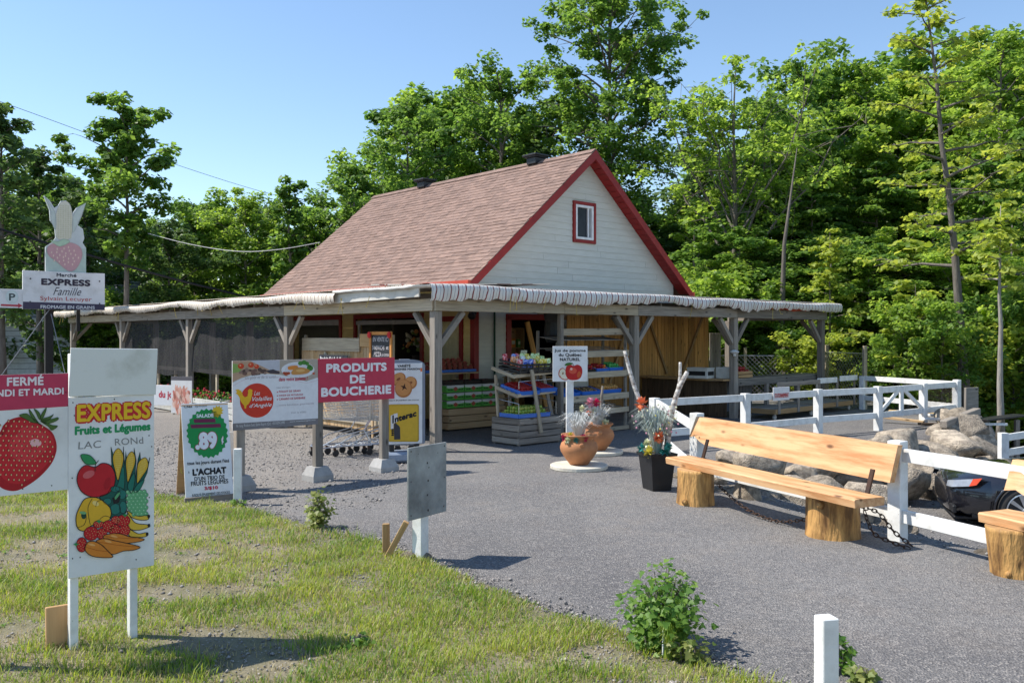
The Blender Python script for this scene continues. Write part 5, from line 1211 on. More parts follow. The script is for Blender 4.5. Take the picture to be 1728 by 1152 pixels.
FW = [ink((.75,.22,.10)), ink((.70,.62,.12)), ink((.55,.03,.12)), ink((.72,.74,.5)), ink((.05,.30,.28)), ink((.75,.35,.45))]
SILV = mat('silvery_dried_grass', (.68,.68,.66), (.50,.52,.50), rand=0, bump=0, rough=.6)
BLUEG = mat('blue_green_dried_grass', (.34,.42,.40), (.42,.48,.42), rand=0, bump=0, rough=.6)
def pot(label, c, sc, seed, dx, blooms, stick=True):
    c = V3(c); base = thing('concrete_disc', 'round pale concrete disc under the %s terracotta pot' % dx, 'disc', c, group='round discs under the terracotta pots')
    MB().lathe([(0,0),(.40*sc,0),(.41*sc,.01),(.41*sc,.05),(.40*sc,.058),(0,.058)], n=40).obj('slab', mat('pale_concrete', (.66,.62,.52), (.52,.48,.40), scale=6, bump=.2, rand=0), base)
    t = thing('terracotta_pot', label, 'pot', c+V3((0,0,.059))); prof = [(0,0),(.13,0),(.145,.02),(.20,.09),(.262,.19),(.272,.25),(.25,.31),(.205,.345),(.20,.36),(.235,.40),(.255,.415),(.255,.43),(.235,.43),(.19,.37),(.17,.36),(0,.36)]
    MB().lathe([(r*sc, z*sc) for r, z in prof], n=40).obj('pot_body', TERRA, t, smooth=True)
    MB().ball((.02,-.26*sc,.30*sc), .03, 0, 10, 6, (1.2,.7,1)).obj('lug', TERRA, t, smooth=True)
    a = thing('flower_arrangement', 'silvery dried grass arrangement with artificial blooms in the %s terracotta pot' % dx, 'flowers', c+V3((0,0,.40*sc)))
    tag(grass_spray(260, .42, .36, 0, seed, .005).obj('dried_grass', SILV, a), kind='stuff'); mb = MB(); rs = random.Random(seed)
    for (x, y, z, r, m) in blooms: bloom(mb, (x, y, z), r*1.25, m, seed+int(x*100)); mb.tube([(0,0,.02),(x*.6,y*.6,z*.6),(x,y,z)], .004, 4, 4)
    mb.obj('artificial_blooms', FW, a)
    if stick: 
        sm = MB(); sm.tube([(.05,.05,0),(.07,.06,.25),(.075,.05,.50),(.09,.05,.68)], [.032,.03,.026,.016], 10); sm.tube([(.02,.08,0),(.04,.08,.3),(.03,.07,.44)], [.03,.028,.02], 9); sm.obj('driftwood_stick', GREYWOOD, a, smooth=True)
    return t
pot('round bellied terracotta pot on its disc, the front one', G(977, 790), 1.0, 3, 'front', [(-.22,-.12,.05,.05,2),(-.17,-.18,.02,.05,3),(.06,-.2,.05,.06,2),(-.05,-.2,.03,.05,4),(-.13,-.12,.09,.04,1),(.13,-.1,.03,.05,3)], False)
pot('terracotta pot half hidden behind the front one', G(1008, 765), 1.0, 5, 'rear', [(-.12,-.1,.42,.08,5),(-.02,-.1,.42,.07,2),(-.25,-.05,.32,.055,3),(-.06,-.12,.30,.055,3),(-.16,-.12,.25,.05,0),(.12,-.12,.1,.06,3)])
bp_c = G(1112, 830); bp_c = V3((bp_c.x, bp_c.y+.15, 0))
bp = thing('black_planter', 'tall tapered square black plastic planter beside the log bench', 'planter', bp_c, R(20)); mb = MB()
for (h0, h1, z0, z1) in ((.125,.165,0,.42),(.18,.185,.42,.46)):
    mb.add([(-h0,-h0,z0),(h0,-h0,z0),(h0,h0,z0),(-h0,h0,z0),(-h1,-h1,z1),(h1,-h1,z1),(h1,h1,z1),(-h1,h1,z1)], [(3,2,1,0),(0,1,5,4),(1,2,6,5),(2,3,7,6),(3,0,4,7)])
mb.add([(-.16,-.16,.445),(.16,-.16,.445),(.16,.16,.445),(-.16,.16,.445)], [(0,1,2,3)]); mb.add([(-.185,-.185,.46),(.185,-.185,.46),(.185,.185,.46),(-.185,.185,.46),(-.16,-.16,.46),(.16,-.16,.46),(.16,.16,.46),(-.16,.16,.46)], [(0,1,5,4),(1,2,6,5),(2,3,7,6),(3,0,4,7)])
mb.obj('planter_body', BLACK, bp)
fa = thing('flower_arrangement', 'orange and yellow artificial flowers with blue green grasses in the black planter', 'flowers', bp_c+V3((0,0,.44)))
tag(grass_spray(300, .60, .36, 0, 8, .005).obj('dried_grass', BLUEG, fa), kind='stuff'); mb = MB(); rs = random.Random(4)
for (x, y, z, r, m) in ((-.21,-.1,.62,.10,0),(.0,-.15,.22,.09,0),(-.12,-.16,.04,.09,1),(-.13,-.1,.14,.07,3),(.07,-.16,.06,.08,4),(.12,-.12,.10,.07,4),(-.2,-.08,.08,.07,4),(.16,0,.5,.05,5),(.1,.05,.36,.04,1),(-.06,.05,.36,.04,1)): bloom(mb, (x,y,z), r, m, int(x*50+99), 18); mb.tube([(0,0,.02),(x*.6,y*.6,z*.6),(x,y,z)], .004, 4, 4)
for k in range(60): a = rs.uniform(0,6.28); q = rs.uniform(.1,.3); mb.ball((q*math.cos(a), q*math.sin(a), rs.uniform(.25,.65)), .012, rs.choice((1,3,5)), 5, 4)
mb.obj('artificial_blooms', FW, fa)
def stick(label, pts, rr):
    t = thing('birch_stick', label, 'branch', pts[0]); o = V3(t.location); p = [q-o for q in spline3(pts, 6)]; n = len(p); MB().tube(p, [rr[0]+(rr[1]-rr[0])*i/(n-1)+.003*noise.noise(V3((i*1.7, 0, 0))) for i in range(n)], 10).obj('bark', BIRCH, t, smooth=True)
Yb = bp_c.y
stick('white birch stick leaning left out of the black planter', [P(1107,770,Yb),P(1093,712,Yb),P(1070,650,Yb+.05),P(1054,592,Yb+.1)], (.036,.022))
stick('thick birch stick leaning right out of the black planter with a forked top', [P(1126,775,Yb),P(1127,740,Yb),P(1135,690,Yb-.05),P(1146,655,Yb-.05),P(1160,627,Yb-.05)], (.042,.026))
stick('short upright birch prong of the right hand stick', [P(1138,690,Yb-.02),P(1142,665,Yb),P(1147,640,Yb),P(1148,611,Yb)], (.024,.018))

# ================================================================ black car in the lower lot
def car():
    zc = -.70; c = thing('parked_car', 'black saloon car with silver multi spoke wheels parked in the lower lot', 'car', (6.86, 12.0, zc), R(163))
    CP = mat('black_car_paint', (.012,.012,.016), (.010,.010,.014), rough=.22, bump=0, rand=0, spec=.6, coat=1.0)
    # section shapes along x (front = +x); local y: near side is +y after the half turn... profile built symmetric
    W_ = .91; secs = [(.84,.30,.56,.50),(.80,.22,.64,.62),(.66,.17,.74,.76),(.45,.16,.78,.86),(.10,.16,.82,.90),(-.35,.16,.86,.91),(-.85,.16,.92,.91),(-1.6,.16,.97,.91),(-2.6,.17,.98,.91),(-3.2,.2,1.0,.88),(-3.55,.3,.98,.82),(-3.62,.45,.9,.78)]
    mb = MB(); N_ = 16
    for (x, zb, zt, hw) in secs:
        pr = [(0,zb),(hw*.80,zb),(hw*.96,zb+.08),(hw,zb+.22*(zt-zb)+.06),(hw*.985,zb+.6*(zt-zb)),(hw*.93,zt-.09),(hw*.78,zt-.02),(hw*.4,zt+.015),(0,zt+.02)]
        for (y, z) in pr: mb.v.append((x+.06*(1-(y/W_)**2)*(1 if x > .5 else 0), y, z))
        for (y, z) in pr[-2:0:-1]: mb.v.append((x+.06*(1-(y/W_)**2)*(1 if x > .5 else 0), -y, z))
    n = 16
    wells = [0.0, -2.75]
    for i in range(len(secs)-1):
        for j in range(n): mb.f.append((i*n+j, (i+1)*n+j, (i+1)*n+(j+1) % n, i*n+(j+1) % n)); mb.m.append(0)
    mb.f += [tuple(range(n)), tuple((len(secs)-1)*n+j for j in range(n))[::-1]]; mb.m += [0,0]
    body = mb.mesh('body', [CP], True); bo = put('body', body, c)
    bo.modifiers.new('smooth', 'SUBSURF').levels = 2; bo.modifiers['smooth'].render_levels = 2
    # wheel arches cut
    cut = MB()
    for wx in wells: cut.lathe([(0,-1.1),(.365,-1.1),(.365,1.1),(0,1.1)], (wx,0,.33), 40, M=Matrix.Rotation(R(90),3,'X'))
    co = cut.obj('wheel_cut', [BLACK]); bm2 = bo.modifiers.new('arch', 'BOOLEAN'); bm2.operation = 'DIFFERENCE'; bm2.object = co; bm2.solver = 'EXACT'
    co.parent = c; bpy.context.view_layer.update(); dg = bpy.context.evaluated_depsgraph_get(); me = bpy.data.meshes.new_from_object(bo.evaluated_get(dg)); bo.modifiers.clear(); bo.data = me; bpy.data.objects.remove(co)
    MB().box((-1.35,0,.45), (3.9,1.50,.5)).obj('inner_floor', BLACK, c)
    # cabin
    gl = MB(); cs = [(-.85,.90,.80),(-1.5,1.33,.64),(-2.3,1.38,.62),(-3.0,1.02,.74)]
    for (x, z, hw) in cs: gl.v += [(x, -hw, z), (x, hw, z)]
    for (x, z, hw) in cs: gl.v += [(x, -.84, .93), (x, .84, .93)]
    gl.f = [(0,1,3,2),(2,3,5,4),(4,5,7,6),(0,2,10,8),(2,4,12,10),(4,6,14,12),(1,9,11,3),(3,11,13,5),(5,13,15,7)]; gl.m = [1,0,1,1,1,1,1,1,1]
    gl.obj('cabin', [CP, mat('car_glass', (.015,.018,.02), rough=.03, bump=0, rand=0, spec=.9)], c)
    RIM = mat('silver_alloy', (.62,.63,.65), (.55,.56,.58), rough=.3, metal=.8, bump=0, rand=0); TY = mat('tyre_rubber', (.03,.03,.03), (.045,.042,.04), rough=.85, rand=0)
    for wx in wells:
        for s in (-1, 1):
            Mx = Matrix.Rotation(R(90)*-s, 3, 'X'); ce = (wx, s*.80, .33)
            w = MB().lathe([(.22,-.10),(.30,-.11),(.325,-.08),(.33,0),(.325,.08),(.30,.11),(.235,.115),(.22,.10)], ce, 40, M=Mx).obj('tyre', TY, c, smooth=True)
            rm = MB(); rm.lathe([(.235,.06),(.24,.115),(.228,.118),(.215,.09),(.21,-.06),(.0,-.06)], ce, 40, M=Mx)
            for k in range(10):
                a = 2*math.pi*k/10; u = V3((math.cos(a), math.sin(a), 0)); t_ = V3((-u.y, u.x, 0))
                vs = [u*.05-t_*.014, u*.05+t_*.014, u*.222+t_*.026, u*.222-t_*.026]
                V_ = [Mx @ (v+V3((0,0,.10 if i < 2 else .108)))+V3(ce) for i, v in enumerate(vs)]+[Mx @ (v+V3((0,0,.06)))+V3(ce) for v in vs]
                rm.add(V_, [(0,1,2,3),(7,6,5,4),(0,4,5,1),(1,5,6,2),(2,6,7,3),(3,7,4,0)])
            rm.lathe([(0,.115),(.05,.112),(.06,.09),(.06,.05),(0,.05)], ce, 20, M=Mx); rm.obj('rim', RIM, w)
            ar = MB(); pts = [V3((wx+.375*math.cos(t_), s*.905, .33+.375*math.sin(t_))) for t_ in [math.pi*q/18 for q in range(-1, 20)]]; ar.tube(pts, .018, 6); ar.obj('wheel_arch_lip', CP, c, smooth=True)
    HL = mat('clear_headlight', (.30,.33,.37), (.2,.22,.25), rough=.05, bump=0, rand=0, spec=.9, scale=12); AMB = mat('amber_reflector', (.65,.08,.03), rough=.1, bump=0, rand=0)
    for s in (-1, 1):
        # lamp wraps from the nose round to the wing
        top = [(.85,.52,.645),(.79,.66,.67),(.60,.815,.715),(.50,.855,.735)]; bot = [(.87,.54,.575),(.83,.68,.58),(.65,.83,.62),(.57,.868,.645)]
        mb = MB(); 
        for p, q in zip(top, bot): mb.v += [(p[0]+.01, s*(p[1]+.012), p[2]), (q[0]+.01, s*(q[1]+.012), q[2])]
        for p, q in zip(top, bot): mb.v += [(p[0]-.08, s*(p[1]-.07), p[2]), (q[0]-.08, s*(q[1]-.07), q[2])]
        for i in range(3): mb.f += [(2*i,2*i+1,2*i+3,2*i+2) if s > 0 else (2*i,2*i+2,2*i+3,2*i+1), (2*i,2*i+2,2*i+10,2*i+8), (2*i+1,2*i+9,2*i+11,2*i+3)]
        mb.m = [0]*9; mb.m[6] = 1; mb.obj('headlight', [HL, AMB], c)
        g_ = MB(); g_.cbox((.82, s*.66, .30), (.05,.26,.10), .015); g_.obj('fog_lamp_grille', BLACK, c)
        ml = MB(); ml.cbox((-.75, s*.98, .98), (.12,.2,.13), .04); ml.obj('mirror', CP, c)
    gr = MB(); gr.cbox((.80,0,.44), (.14,.76,.30), .02); go_ = gr.obj('grille', BLACK, c)
    sp = MB(); sp.cbox((.60,0,.17), (.40,1.30,.035), .01); sp.obj('front_splitter', BLACK, c)
    return c
car()
# ================================================================ ROADSIDE SIGNS
BK = (.015,.015,.018); INKRED = (.52,.03,.07); WH = (.78,.78,.78)
BOARDW = mat('painted_board_white', (.74,.74,.74), (.50,.49,.46), scale=3.2, lo=.45, hi=.85, rough=.55, bump=.12, rand=.02, spots=(.12,.11,.10), spot_scale=8, spot_t=.03)
def sgn(name, label, x, y, ang, cat='sign', group=None): return thing(name, label, cat, (x, y, gz(x, y)), R(ang), group)
# --- painted fruit board
e = sgn('fruit_sign', 'tall white board painted with fruit and vegetables on two white posts in the grass', -2.589, 5.15, 38.5)
board(e, 'post', (0,.045,-.1), (0,.045,1.78), .07, .045, WHITE, up=(1,0,0)); board(e, 'post', (.335,.045,-.1), (.335,.045,1.78), .07, .045, WHITE, up=(1,0,0))
MB().cbox((.207, 0, .99), (.486, .018, 1.066), .002).obj('painted_board', BOARDW, e)
ub = MB(); ub.cbox((0,0,.14), (.492, .014, .285), .002); u_ = ub.obj('blank_board', mat('stained_white_board', (.66,.68,.66), (.42,.43,.38), scale=3, rough=.5, bump=.1, rand=0, lo=.55, hi=.8), e, loc=(.212, -.012, 1.528)); u_.rotation_euler = (R(4), R(1.2), 0)
board(e, 'prop_board', (-.07,.10,-.05), (-.065,.14,.27), .13, .03, PLY, up=(0,1,.2))
A = Art(e, .486, 1.066, ((72,45),(605,25),(610,1105),(50,1160)), -.036, .457, -.0095)
RD, GRN, YEL, TEAL, DT = (.55,.02,.03), (.02,.28,.10), (.72,.40,.02), (.01,.10,.08), (.005,.05,.045)
A.text('EXPRESS', (120,90), (582,178), RD, .05, lay=0, grow=.0085); A.text('EXPRESS', (121,88), (580,176), (.80,.50,.02), .028, lay=1.6)
A.text('Fruits et Légumes', (106,222), (582,268), GRN, .045, lay=0)
A.text('LAC', (125,318), (265,356), (.22,.22,.22), .005, .05, 0); A.text('RONd', (350,302), (535,335), (.22,.22,.22), .005, -.05, 0)
# corn
A.poly([(352,620),(330,470),(326,352),(345,420),(372,560),(400,420),(405,352),(412,470),(420,378),(432,470),(435,560),(470,420),(474,362),(488,440),(480,560),(500,430),(512,388),(518,450),(540,520),(560,470),(578,422),(560,520),(510,620),(440,640)], TEAL, 0)
A.stroke([(352,620),(330,470),(326,352),(345,420),(372,560),(400,420),(405,352),(412,470),(420,378),(432,470),(435,560),(470,420),(474,362),(488,440),(480,560),(500,430),(512,388),(518,450),(540,520),(560,470),(578,422),(560,520),(510,620),(440,640)], .003, BK, 1, smooth=False)
for (tx, ty, bx_, by_, w) in ((372,362,368,562,33),(460,384,432,575,29),(548,424,494,582,33)):
    d = V3((bx_-tx, by_-ty, 0)); L_ = d.length; d.normalize(); s = V3((-d.y, d.x, 0))
    pts = [V3((tx,ty,0))+d*(L_*t)+s*(w*f) for t, f in ((0,0),(.08,.6),(.25,1),(.45,.95),(.7,.55),(1,0),(.7,-.55),(.45,-.95),(.25,-1),(.08,-.6))]
    A.blob([(p.x, p.y) for p in pts], (.68,.42,.04), 2, .003)
    for i in range(15):
        for j in range(-3, 4):
            t = .06+i*.058; f = (1 if t < .5 else (1-t)/.5)*(.85 if t > .12 else .5)
            if abs(j) <= 3*f: p = V3((tx,ty,0))+d*(L_*t)+s*(w*.27*j*f); A.ell(p.x, p.y, 3.2, 4.2, (.80,.58,.12), 4, 0, 7)
for pts in (((352,620),(372,570),(395,480),(410,500),(405,620)),((440,630),(432,590),(470,520),(478,560),(460,640)),((470,630),(495,590),(540,560),(520,610),(490,640))): A.blob(pts, (.015,.16,.12), 4, .0025)
A.blob([(113,560),(125,500),(165,463),(225,475),(270,452),(322,468),(350,525),(345,590),(310,638),(250,660),(190,656),(138,622)], (.50,.015,.025), 4, .0045); A.ell(185,520,38,22,(.62,.12,.13),5,-.4); A.ell(300,580,20,40,(.40,.01,.02),5,.3)
A.blob([(138,398),(190,400),(228,440),(222,458),(165,452)], (.03,.26,.09), 6, .003); A.stroke([(224,500),(228,460),(247,434)], .004, BK, 7, False)
A.blob([(250,660),(300,640),(330,600),(380,605),(418,640),(420,720),(415,770),(330,800),(300,760),(280,700)], TEAL, 3, .004)
for c_ in ((350,615,28,18),(395,650,26,30),(350,740,34,34),(400,730,24,38),(300,690,26,20)): A.ell(*c_, (.02,.17,.14), 5); A.stroke([(c_[0]+c_[2]*math.cos(t), c_[1]+c_[3]*math.sin(t)) for t in [k*.785 for k in range(8)]], .0022, BK, 6)
A.poly([(355,660),(385,655),(375,700),(340,710),(330,670)], BK, 7); A.blob([(345,665),(365,640),(382,636),(372,660),(350,682)], (.10,.35,.16), 8, .002)
rs = random.Random(2)
for j in range(8):
    for i in range(5):
        x, y = 432+i*27+(j % 2)*12-(max(0, 3-j))*0, 638+j*20
        if j > 5 and i < 1: continue
        A.ell(x, y, 16, 15, BK, 3); A.ell(x, y, 14, 13, (.14,.42,.20), 4); A.ell(x-4, y-4, 5, 4, (.35,.62,.38), 5)
A.blob([(103,780),(125,720),(160,670),(215,662),(262,680),(318,735),(318,790),(290,815),(200,835),(150,868),(110,845)], (.72,.42,.03), 6, .0045)
for pts in (((205,668),(178,720),(182,790),(190,830)),((262,680),(235,690),(225,720)),((318,790),(280,780),(250,800)),((110,845),(150,830),(165,790),(160,760))): A.stroke(pts, .003, BK, 8, False)
A.ell(225,700,22,14,(.80,.60,.2),8,.5); A.ell(150,770,16,24,(.01,.06,.04),8); A.ell(145,755,22,9,(.2,.42,.18),9,.2)
for pts in (((430,755),(500,790),(560,785),(576,795),(560,815),(500,812),(450,790)),((430,770),(480,830),(560,845),(578,850),(570,862),(500,878),(440,860)),((440,870),(500,900),(550,895),(566,905),(550,920),(490,922),(440,910))): A.blob(pts, (.72,.46,.05), 3, .004)
for x, y in ((570,793),(572,851),(560,905)): A.ell(x, y, 9, 12, BK, 6)
for (x, y, rx, ry) in ((195,885,45,42),(262,890,32,34),(305,845,38,36),(240,830,30,22),(345,870,36,34),(400,815,44,36),(352,808,28,24),(410,875,34,34),(135,952,32,44)):
    A.ell(x, y, rx+3, ry+3, BK, 7); A.ell(x, y, rx, ry, (.50,.015,.02), 8)
    for k in range(14): a = k*2.4; q = math.sqrt((k+.5)/14)*.85; A.ell(x+rx*q*math.cos(a), y+ry*q*math.sin(a), 2.2, 3, (.75,.45,.2), 9, 0, 6)
for x, y in ((245,815),(412,783),(100,950)): A.poly([(x-18,y-4),(x-5,y-10),(x,y-16),(x+5,y-8),(x+18,y-4),(x+6,y+3),(x,y+12),(x-6,y+3)], (.03,.25,.08), 10)
for k, pts in enumerate((((270,905),(320,892),(380,895),(440,915),(500,925),(540,937),(500,950),(400,955),(300,935)),((225,935),(280,920),(340,935),(420,955),(510,982),(470,1000),(400,1003),(330,1020),(280,990)),((155,965),(175,935),(215,935),(260,960),(300,1000),(330,1035),(280,1038),(200,1025),(160,995)))):
    A.blob(pts, (.66,.22,.03), 9+k*3, .0042); A.stroke([pts[0], ((pts[0][0]+pts[4][0])/2, (pts[0][1]+pts[4][1])/2+6), pts[4]], .002, (.35,.08,.01), 11+k*3, False)
    A.ell(pts[1][0]+20, pts[1][1]+18, 24, 7, (.78,.38,.12), 11+k*3, .3)
for x, y in ((78,1035),(125,1030),(487,1062),(85,540),(105,155),(572,285),(590,355),(575,675),(98,75),(350,55),(330,185)): A.ell(x, y, 4, 5, (.06,.05,.05), 0, 0, 8)
A.done()
# --- closing days / strawberry board
s2 = thing('closing_days_sign', 'white board with pink FERMÉ header over a big painted strawberry, cut by the left edge', 'sign', (-2.975, 4.845, gz(-2.975,4.845)), R(38.5))
board(s2, 'post', (.02,.03,-.1), (.02,.03,1.66), .07, .045, WHITE, up=(1,0,0)); MB().cbox((.228,-.0,1.328), (.456,.014,.684), .002).obj('painted_board', BOARDW, s2)
A = Art(s2, .456, .684, ((-119,268),(400,240),(400,908),(-119,974)), 0, .986, -.0072)
A.poly([(-119,268),(400,240),(400,430),(-119,478)], (.50,.045,.10), 0); A.text('FERMÉ', (40,262), (252,312), (.82,.74,.76), .03); A.text('LUNDI ET MARDI', (-92,352), (372,362), (.82,.74,.76), .03)
berry = [(0,590),(20,550),(60,515),(130,497),(190,510),(250,545),(300,580),(325,630),(328,690),(300,760),(240,830),(170,885),(100,922),(40,922),(-10,895),(-60,840),(-88,740),(-60,645)]
A.poly(berry, (.40,.012,.02), 0, True); A.poly([((x-120)*.86+135, (y-700)*.86+690) for x, y in berry], (.55,.02,.03), 1, True); A.poly([((x-120)*.55+165, (y-700)*.5+650) for x, y in berry], (.62,.04,.05), 2, True); A.ell(205,645,34,22,(.80,.45,.45),3)
rs = random.Random(4)
for j in range(15):
    for i in range(14):
        x, y = -70+i*30+(j % 2)*15, 525+j*28
        if ((x-125)/205)**2+((y-700)/200)**2 < .9 and not (y > 760 and x > 260-(y-760)*.9) and not (x < -20 and (y > 850 or y < 600)): A.ell(x+rs.uniform(-4,4), y+rs.uniform(-4,4), 5, 7.5, (.25,.02,.01), 4, .2, 9); A.ell(x, y, 3.4, 5.5, (.72,.55,.28), 5, .2, 9)
for pts in (((110,490),(150,478),(180,500),(220,525),(190,530),(150,512)),((165,452),(185,475),(215,520),(235,540),(205,525),(175,490)),((195,450),(210,480),(225,510),(235,505),(225,470)),((245,505),(262,470),(268,440),(245,468),(232,500)),((235,510),(290,490),(310,478),(290,505),(255,525)),((235,515),(300,505),(335,495),(335,510),(290,530),(250,530)),((240,525),(280,550),(300,570),(335,545),(300,540),(270,530))): A.blob([pts[i] for i in range(len(pts))], (.07,.14,.03), 6, .002, (.01,.03,.01))
for x, y in ((130,912),(300,888),(385,350),(395,425),(15,600)): A.ell(x, y, 4, 4, BK, 0, 0, 8)
A.done()
# --- salad price A-frame
af = sgn('price_aboard', 'leaning price A-board offering salad in a green starburst, standing on the grass edge', -3.86, 10.15, 30)
fp_ = MB().cbox((.26,0,.545), (.53,.016,1.09), .002).obj('front_panel', BOARDW, af); fp_.rotation_euler = (R(-17), 0, 0); fp_.location = (0, -.32, .06)
bp_ = MB().cbox((.26,0,.57), (.53,.014,1.14), .002).obj('back_panel', PLY, af); bp_.rotation_euler = (R(17), 0, 0); bp_.location = (0, .32, .0)
board(af, 'foot_rail', (-.02,-.34,.03), (.56,-.34,.03), .05, .07, GREYWOOD); MB().tube([(.02,.05,1.0),(.03,.2,.6),(.035,.22,.28),(.05,.2,.26)], .008, 5).obj('yellow_rope', CORD, af)
A = Art(fp_, .53, 1.09, ((955,415),(1215,408),(1328,915),(1060,935)), 0, 0, -.009)
A.text('Chez', (970,424), (1018,437), BK, .02); A.text('Sylvain', (1030,424), (1100,436), BK, .0, .3)
cx_, cy_ = 1125, 582; star = []
for k in range(52): a = math.pi*k/26; q = 1 if k % 2 else .92; star.append((cx_+118*q*math.cos(a)+.0*q, cy_+140*q*math.sin(a)+.04*118*math.cos(a)*0))
A.poly([(x+(y-582)*.2, y) for x, y in star], (.015,.26,.06), 0)
A.poly([(1160+38*q*math.cos(a), 462+38*q*math.sin(a)) for k in range(24) for a, q in ((math.pi*k/12, 1 if k % 2 else .7),)], (.75,.48,.03), 0)
A.text('SALADE', (1046,474), (1146,492), WH, .04); A.poly([(1035,502),(1155,500),(1162,522),(1042,524)], (.16,.02,.06), 1); A.poly([(1022,533),(1190,529),(1197,550),(1030,554)], (.16,.02,.06), 1)
for o_, c_, g_, l_ in ((0,(.35,.02,.06),.0075,2),(0,WH,0,4)):
    A.text('.89', (1052,578), (1195,668), c_, .045, lay=l_, grow=g_); A.text('¢', (1205,600), (1227,645), c_, .03, lay=l_, grow=g_*.4)
A.text('tous les jours durant l\'été', (1035,738), (1275,750), BK, .02); A.text('A', (1050,790), (1058,802), BK, .03); A.text("L'ACHAT", (1070,778), (1268,805), BK, .045)
A.text("D'UN TRIO DE", (1088,822), (1262,834), BK, .018); A.text('FRUITS LÉGUMES', (1072,842), (1286,858), BK, .018); A.text('3/$10', (1152,876), (1232,892), INKRED, .05); A.text('JUSQU\'À ÉPUISEMENT DES STOCKS', (1088,912), (1305,918), BK, .01); A.done()
# stakes near it
t = sgn('white_stake', 'slim white stake standing in the grass right of the price board', *G(401,850).xy, 10, 'stake'); board(t, 'stake', (0,0,-.05), (.0,.01,.63), .085, .085, WHITE, up=(0,1,0), ch=.004)
t = sgn('white_board_back', 'white board leaning behind the price board and the white stake', *G(392,825).xy, 55, 'board'); b_ = MB().cbox((0,0,.36), (.34,.02,.72)).obj('board', WHITE, t); b_.rotation_euler = (R(-12),0,0)
# --- big poultry board and red butcher board
def deck_block(parent, x, y):
    mb = MB(); a, b_, h = .15, .10, .17
    vs = [(x+i*s, y+j*s, z) for s, z in ((a,-.02),(a,.06),(b_,h)) for i, j in ((-1,-1),(1,-1),(1,1),(-1,1))]
    mb.add(vs, [(3,2,1,0),(0,1,5,4),(1,2,6,5),(2,3,7,6),(3,0,4,7),(4,5,9,8),(5,6,10,9),(6,7,11,10),(7,4,8,11),(8,9,10,11)]); return mb.obj('concrete_block', CONC, parent)
ro = thing('roadside_sign_frame', 'wide printed sign pair on three grey posts set in concrete blocks', 'sign', (-3.41, 10.6, 0), math.atan2(.8, .86))
D_ = V3((.86,.8,0)).normalized()
for lx, ly in ((.12,.06),(1.214,.06),(2.265,.065)):
    deck_block(ro, lx, ly); board(ro, 'post', (lx, ly, .14), (lx, ly, 1.56), .11, .09, GREYWOOD, up=(0,1,0))
v_ = MB().cbox((.5875,0,1.158), (1.175,.016,.85), .002).obj('poultry_board', BOARDW, ro)
# second board continues on a slightly different line, own part
rb_ = MB().cbox((.58,0,0), (1.16,.016,.575), .002).obj('butcher_board', ink((.52,.045,.085)), ro, loc=(1.18, -.004, 1.30)); rb_.rotation_euler = (0, 0, R(-4))
A = Art(v_, 1.175, .85, ((47,188),(600,182),(600,605),(50,643)), 0, .733, -.009)
A.poly([(47,188),(342,185),(342,280),(250,272),(170,280),(100,300),(47,328)], (.46,.30,.20), 0); A.poly([(150,186),(342,185),(342,255),(280,250)], (.50,.50,.55), 1); A.poly([(47,205),(120,215),(90,260),(47,268)], (.25,.38,.10), 1)
for x, y, r_ in ((98,222,19),(160,216,18),(195,226,15)): A.ell(x, y, r_, r_*.95, (.60,.06,.02), 2); A.ell(x-4, y-5, r_*.3, r_*.3, (.75,.35,.2), 3)
rs = random.Random(1)
for k in range(22): A.ell(100+rs.uniform(0,150), 245+rs.uniform(0,30), rs.uniform(8,20), rs.uniform(8,14), rs.choice([(.10,.06,.05),(.18,.10,.08),(.28,.18,.14)]), 2+k % 4, rs.uniform(-.5,.5), 10)
A.poly([(250,255),(300,245),(342,262),(342,275),(280,272)], (.06,.05,.06), 4)
A.poly([(343,185),(600,182),(600,300),(520,325),(430,300),(343,280)], (.42,.36,.30), 0); A.ell(465,250,112,52,(.70,.70,.72),1); A.ell(465,250,90,40,(.62,.62,.65),2)
for x, y, r_ in ((480,208,16),(505,203,17),(525,210,14),(545,240,22),(540,228,14)): A.ell(x, y, r_, r_*.85, (.07,.24,.04), 3)
A.blob([(400,228),(455,222),(462,240),(430,250),(400,248)], (.70,.24,.04), 3, 0); A.blob([(420,262),(450,238),(500,236),(545,256),(520,275),(460,282),(425,280)], (.55,.26,.07), 4, 0); A.ell(480,255,30,10,(.68,.40,.14),5)
for x, y, r_ in ((385,275,15),(400,272,12),(372,270,10),(570,275,9)): A.ell(x, y, r_, r_*.8, (.48,.09,.04), 4)
# lower white field with curved top
A.poly([(47,332),(100,305),(170,285),(250,277),(342,285),(430,305),(520,328),(600,305),(600,567),(50,595)], (.74,.74,.76), 6); A.stroke([(50,350),(110,315),(180,296),(260,290),(350,300),(430,318),(520,335),(600,318)], .003, (.55,.3,.35), 7, False)
A.text('Du goût et de la santé...', (122,288), (330,308), (.35,.33,.35), 0, .15, 8); A.text('dans votre assiette !', (336,298), (528,318), INKRED, .02, .15, 8)
A.poly([(50,595),(600,567),(600,605),(50,643)], (.20,.19,.20), 7); A.text('96 rang Rivière Sud, Saint-Esprit (Qc)  450 839-2490', (70,602), (375,606), (.6,.6,.6), 0, 0, 8); A.text('www.volaillesangele.com', (408,584), (582,582), (.72,.72,.72), .02, 0, 8)
A.ell(197,447,105,112,(.60,.04,.02),8, n=40)
A.poly([(64,376),(80,372),(98,382),(106,398),(108,412),(122,425),(138,418),(142,395),(140,382),(146,374),(152,370),(158,374),(166,376),(170,384),(165,388),(168,400),(164,420),(158,445),(145,468),(132,478),(130,498),(120,498),(118,480),(106,466),(96,450),(88,425),(78,408),(66,398),(74,390)], (.78,.45,.02), 11)
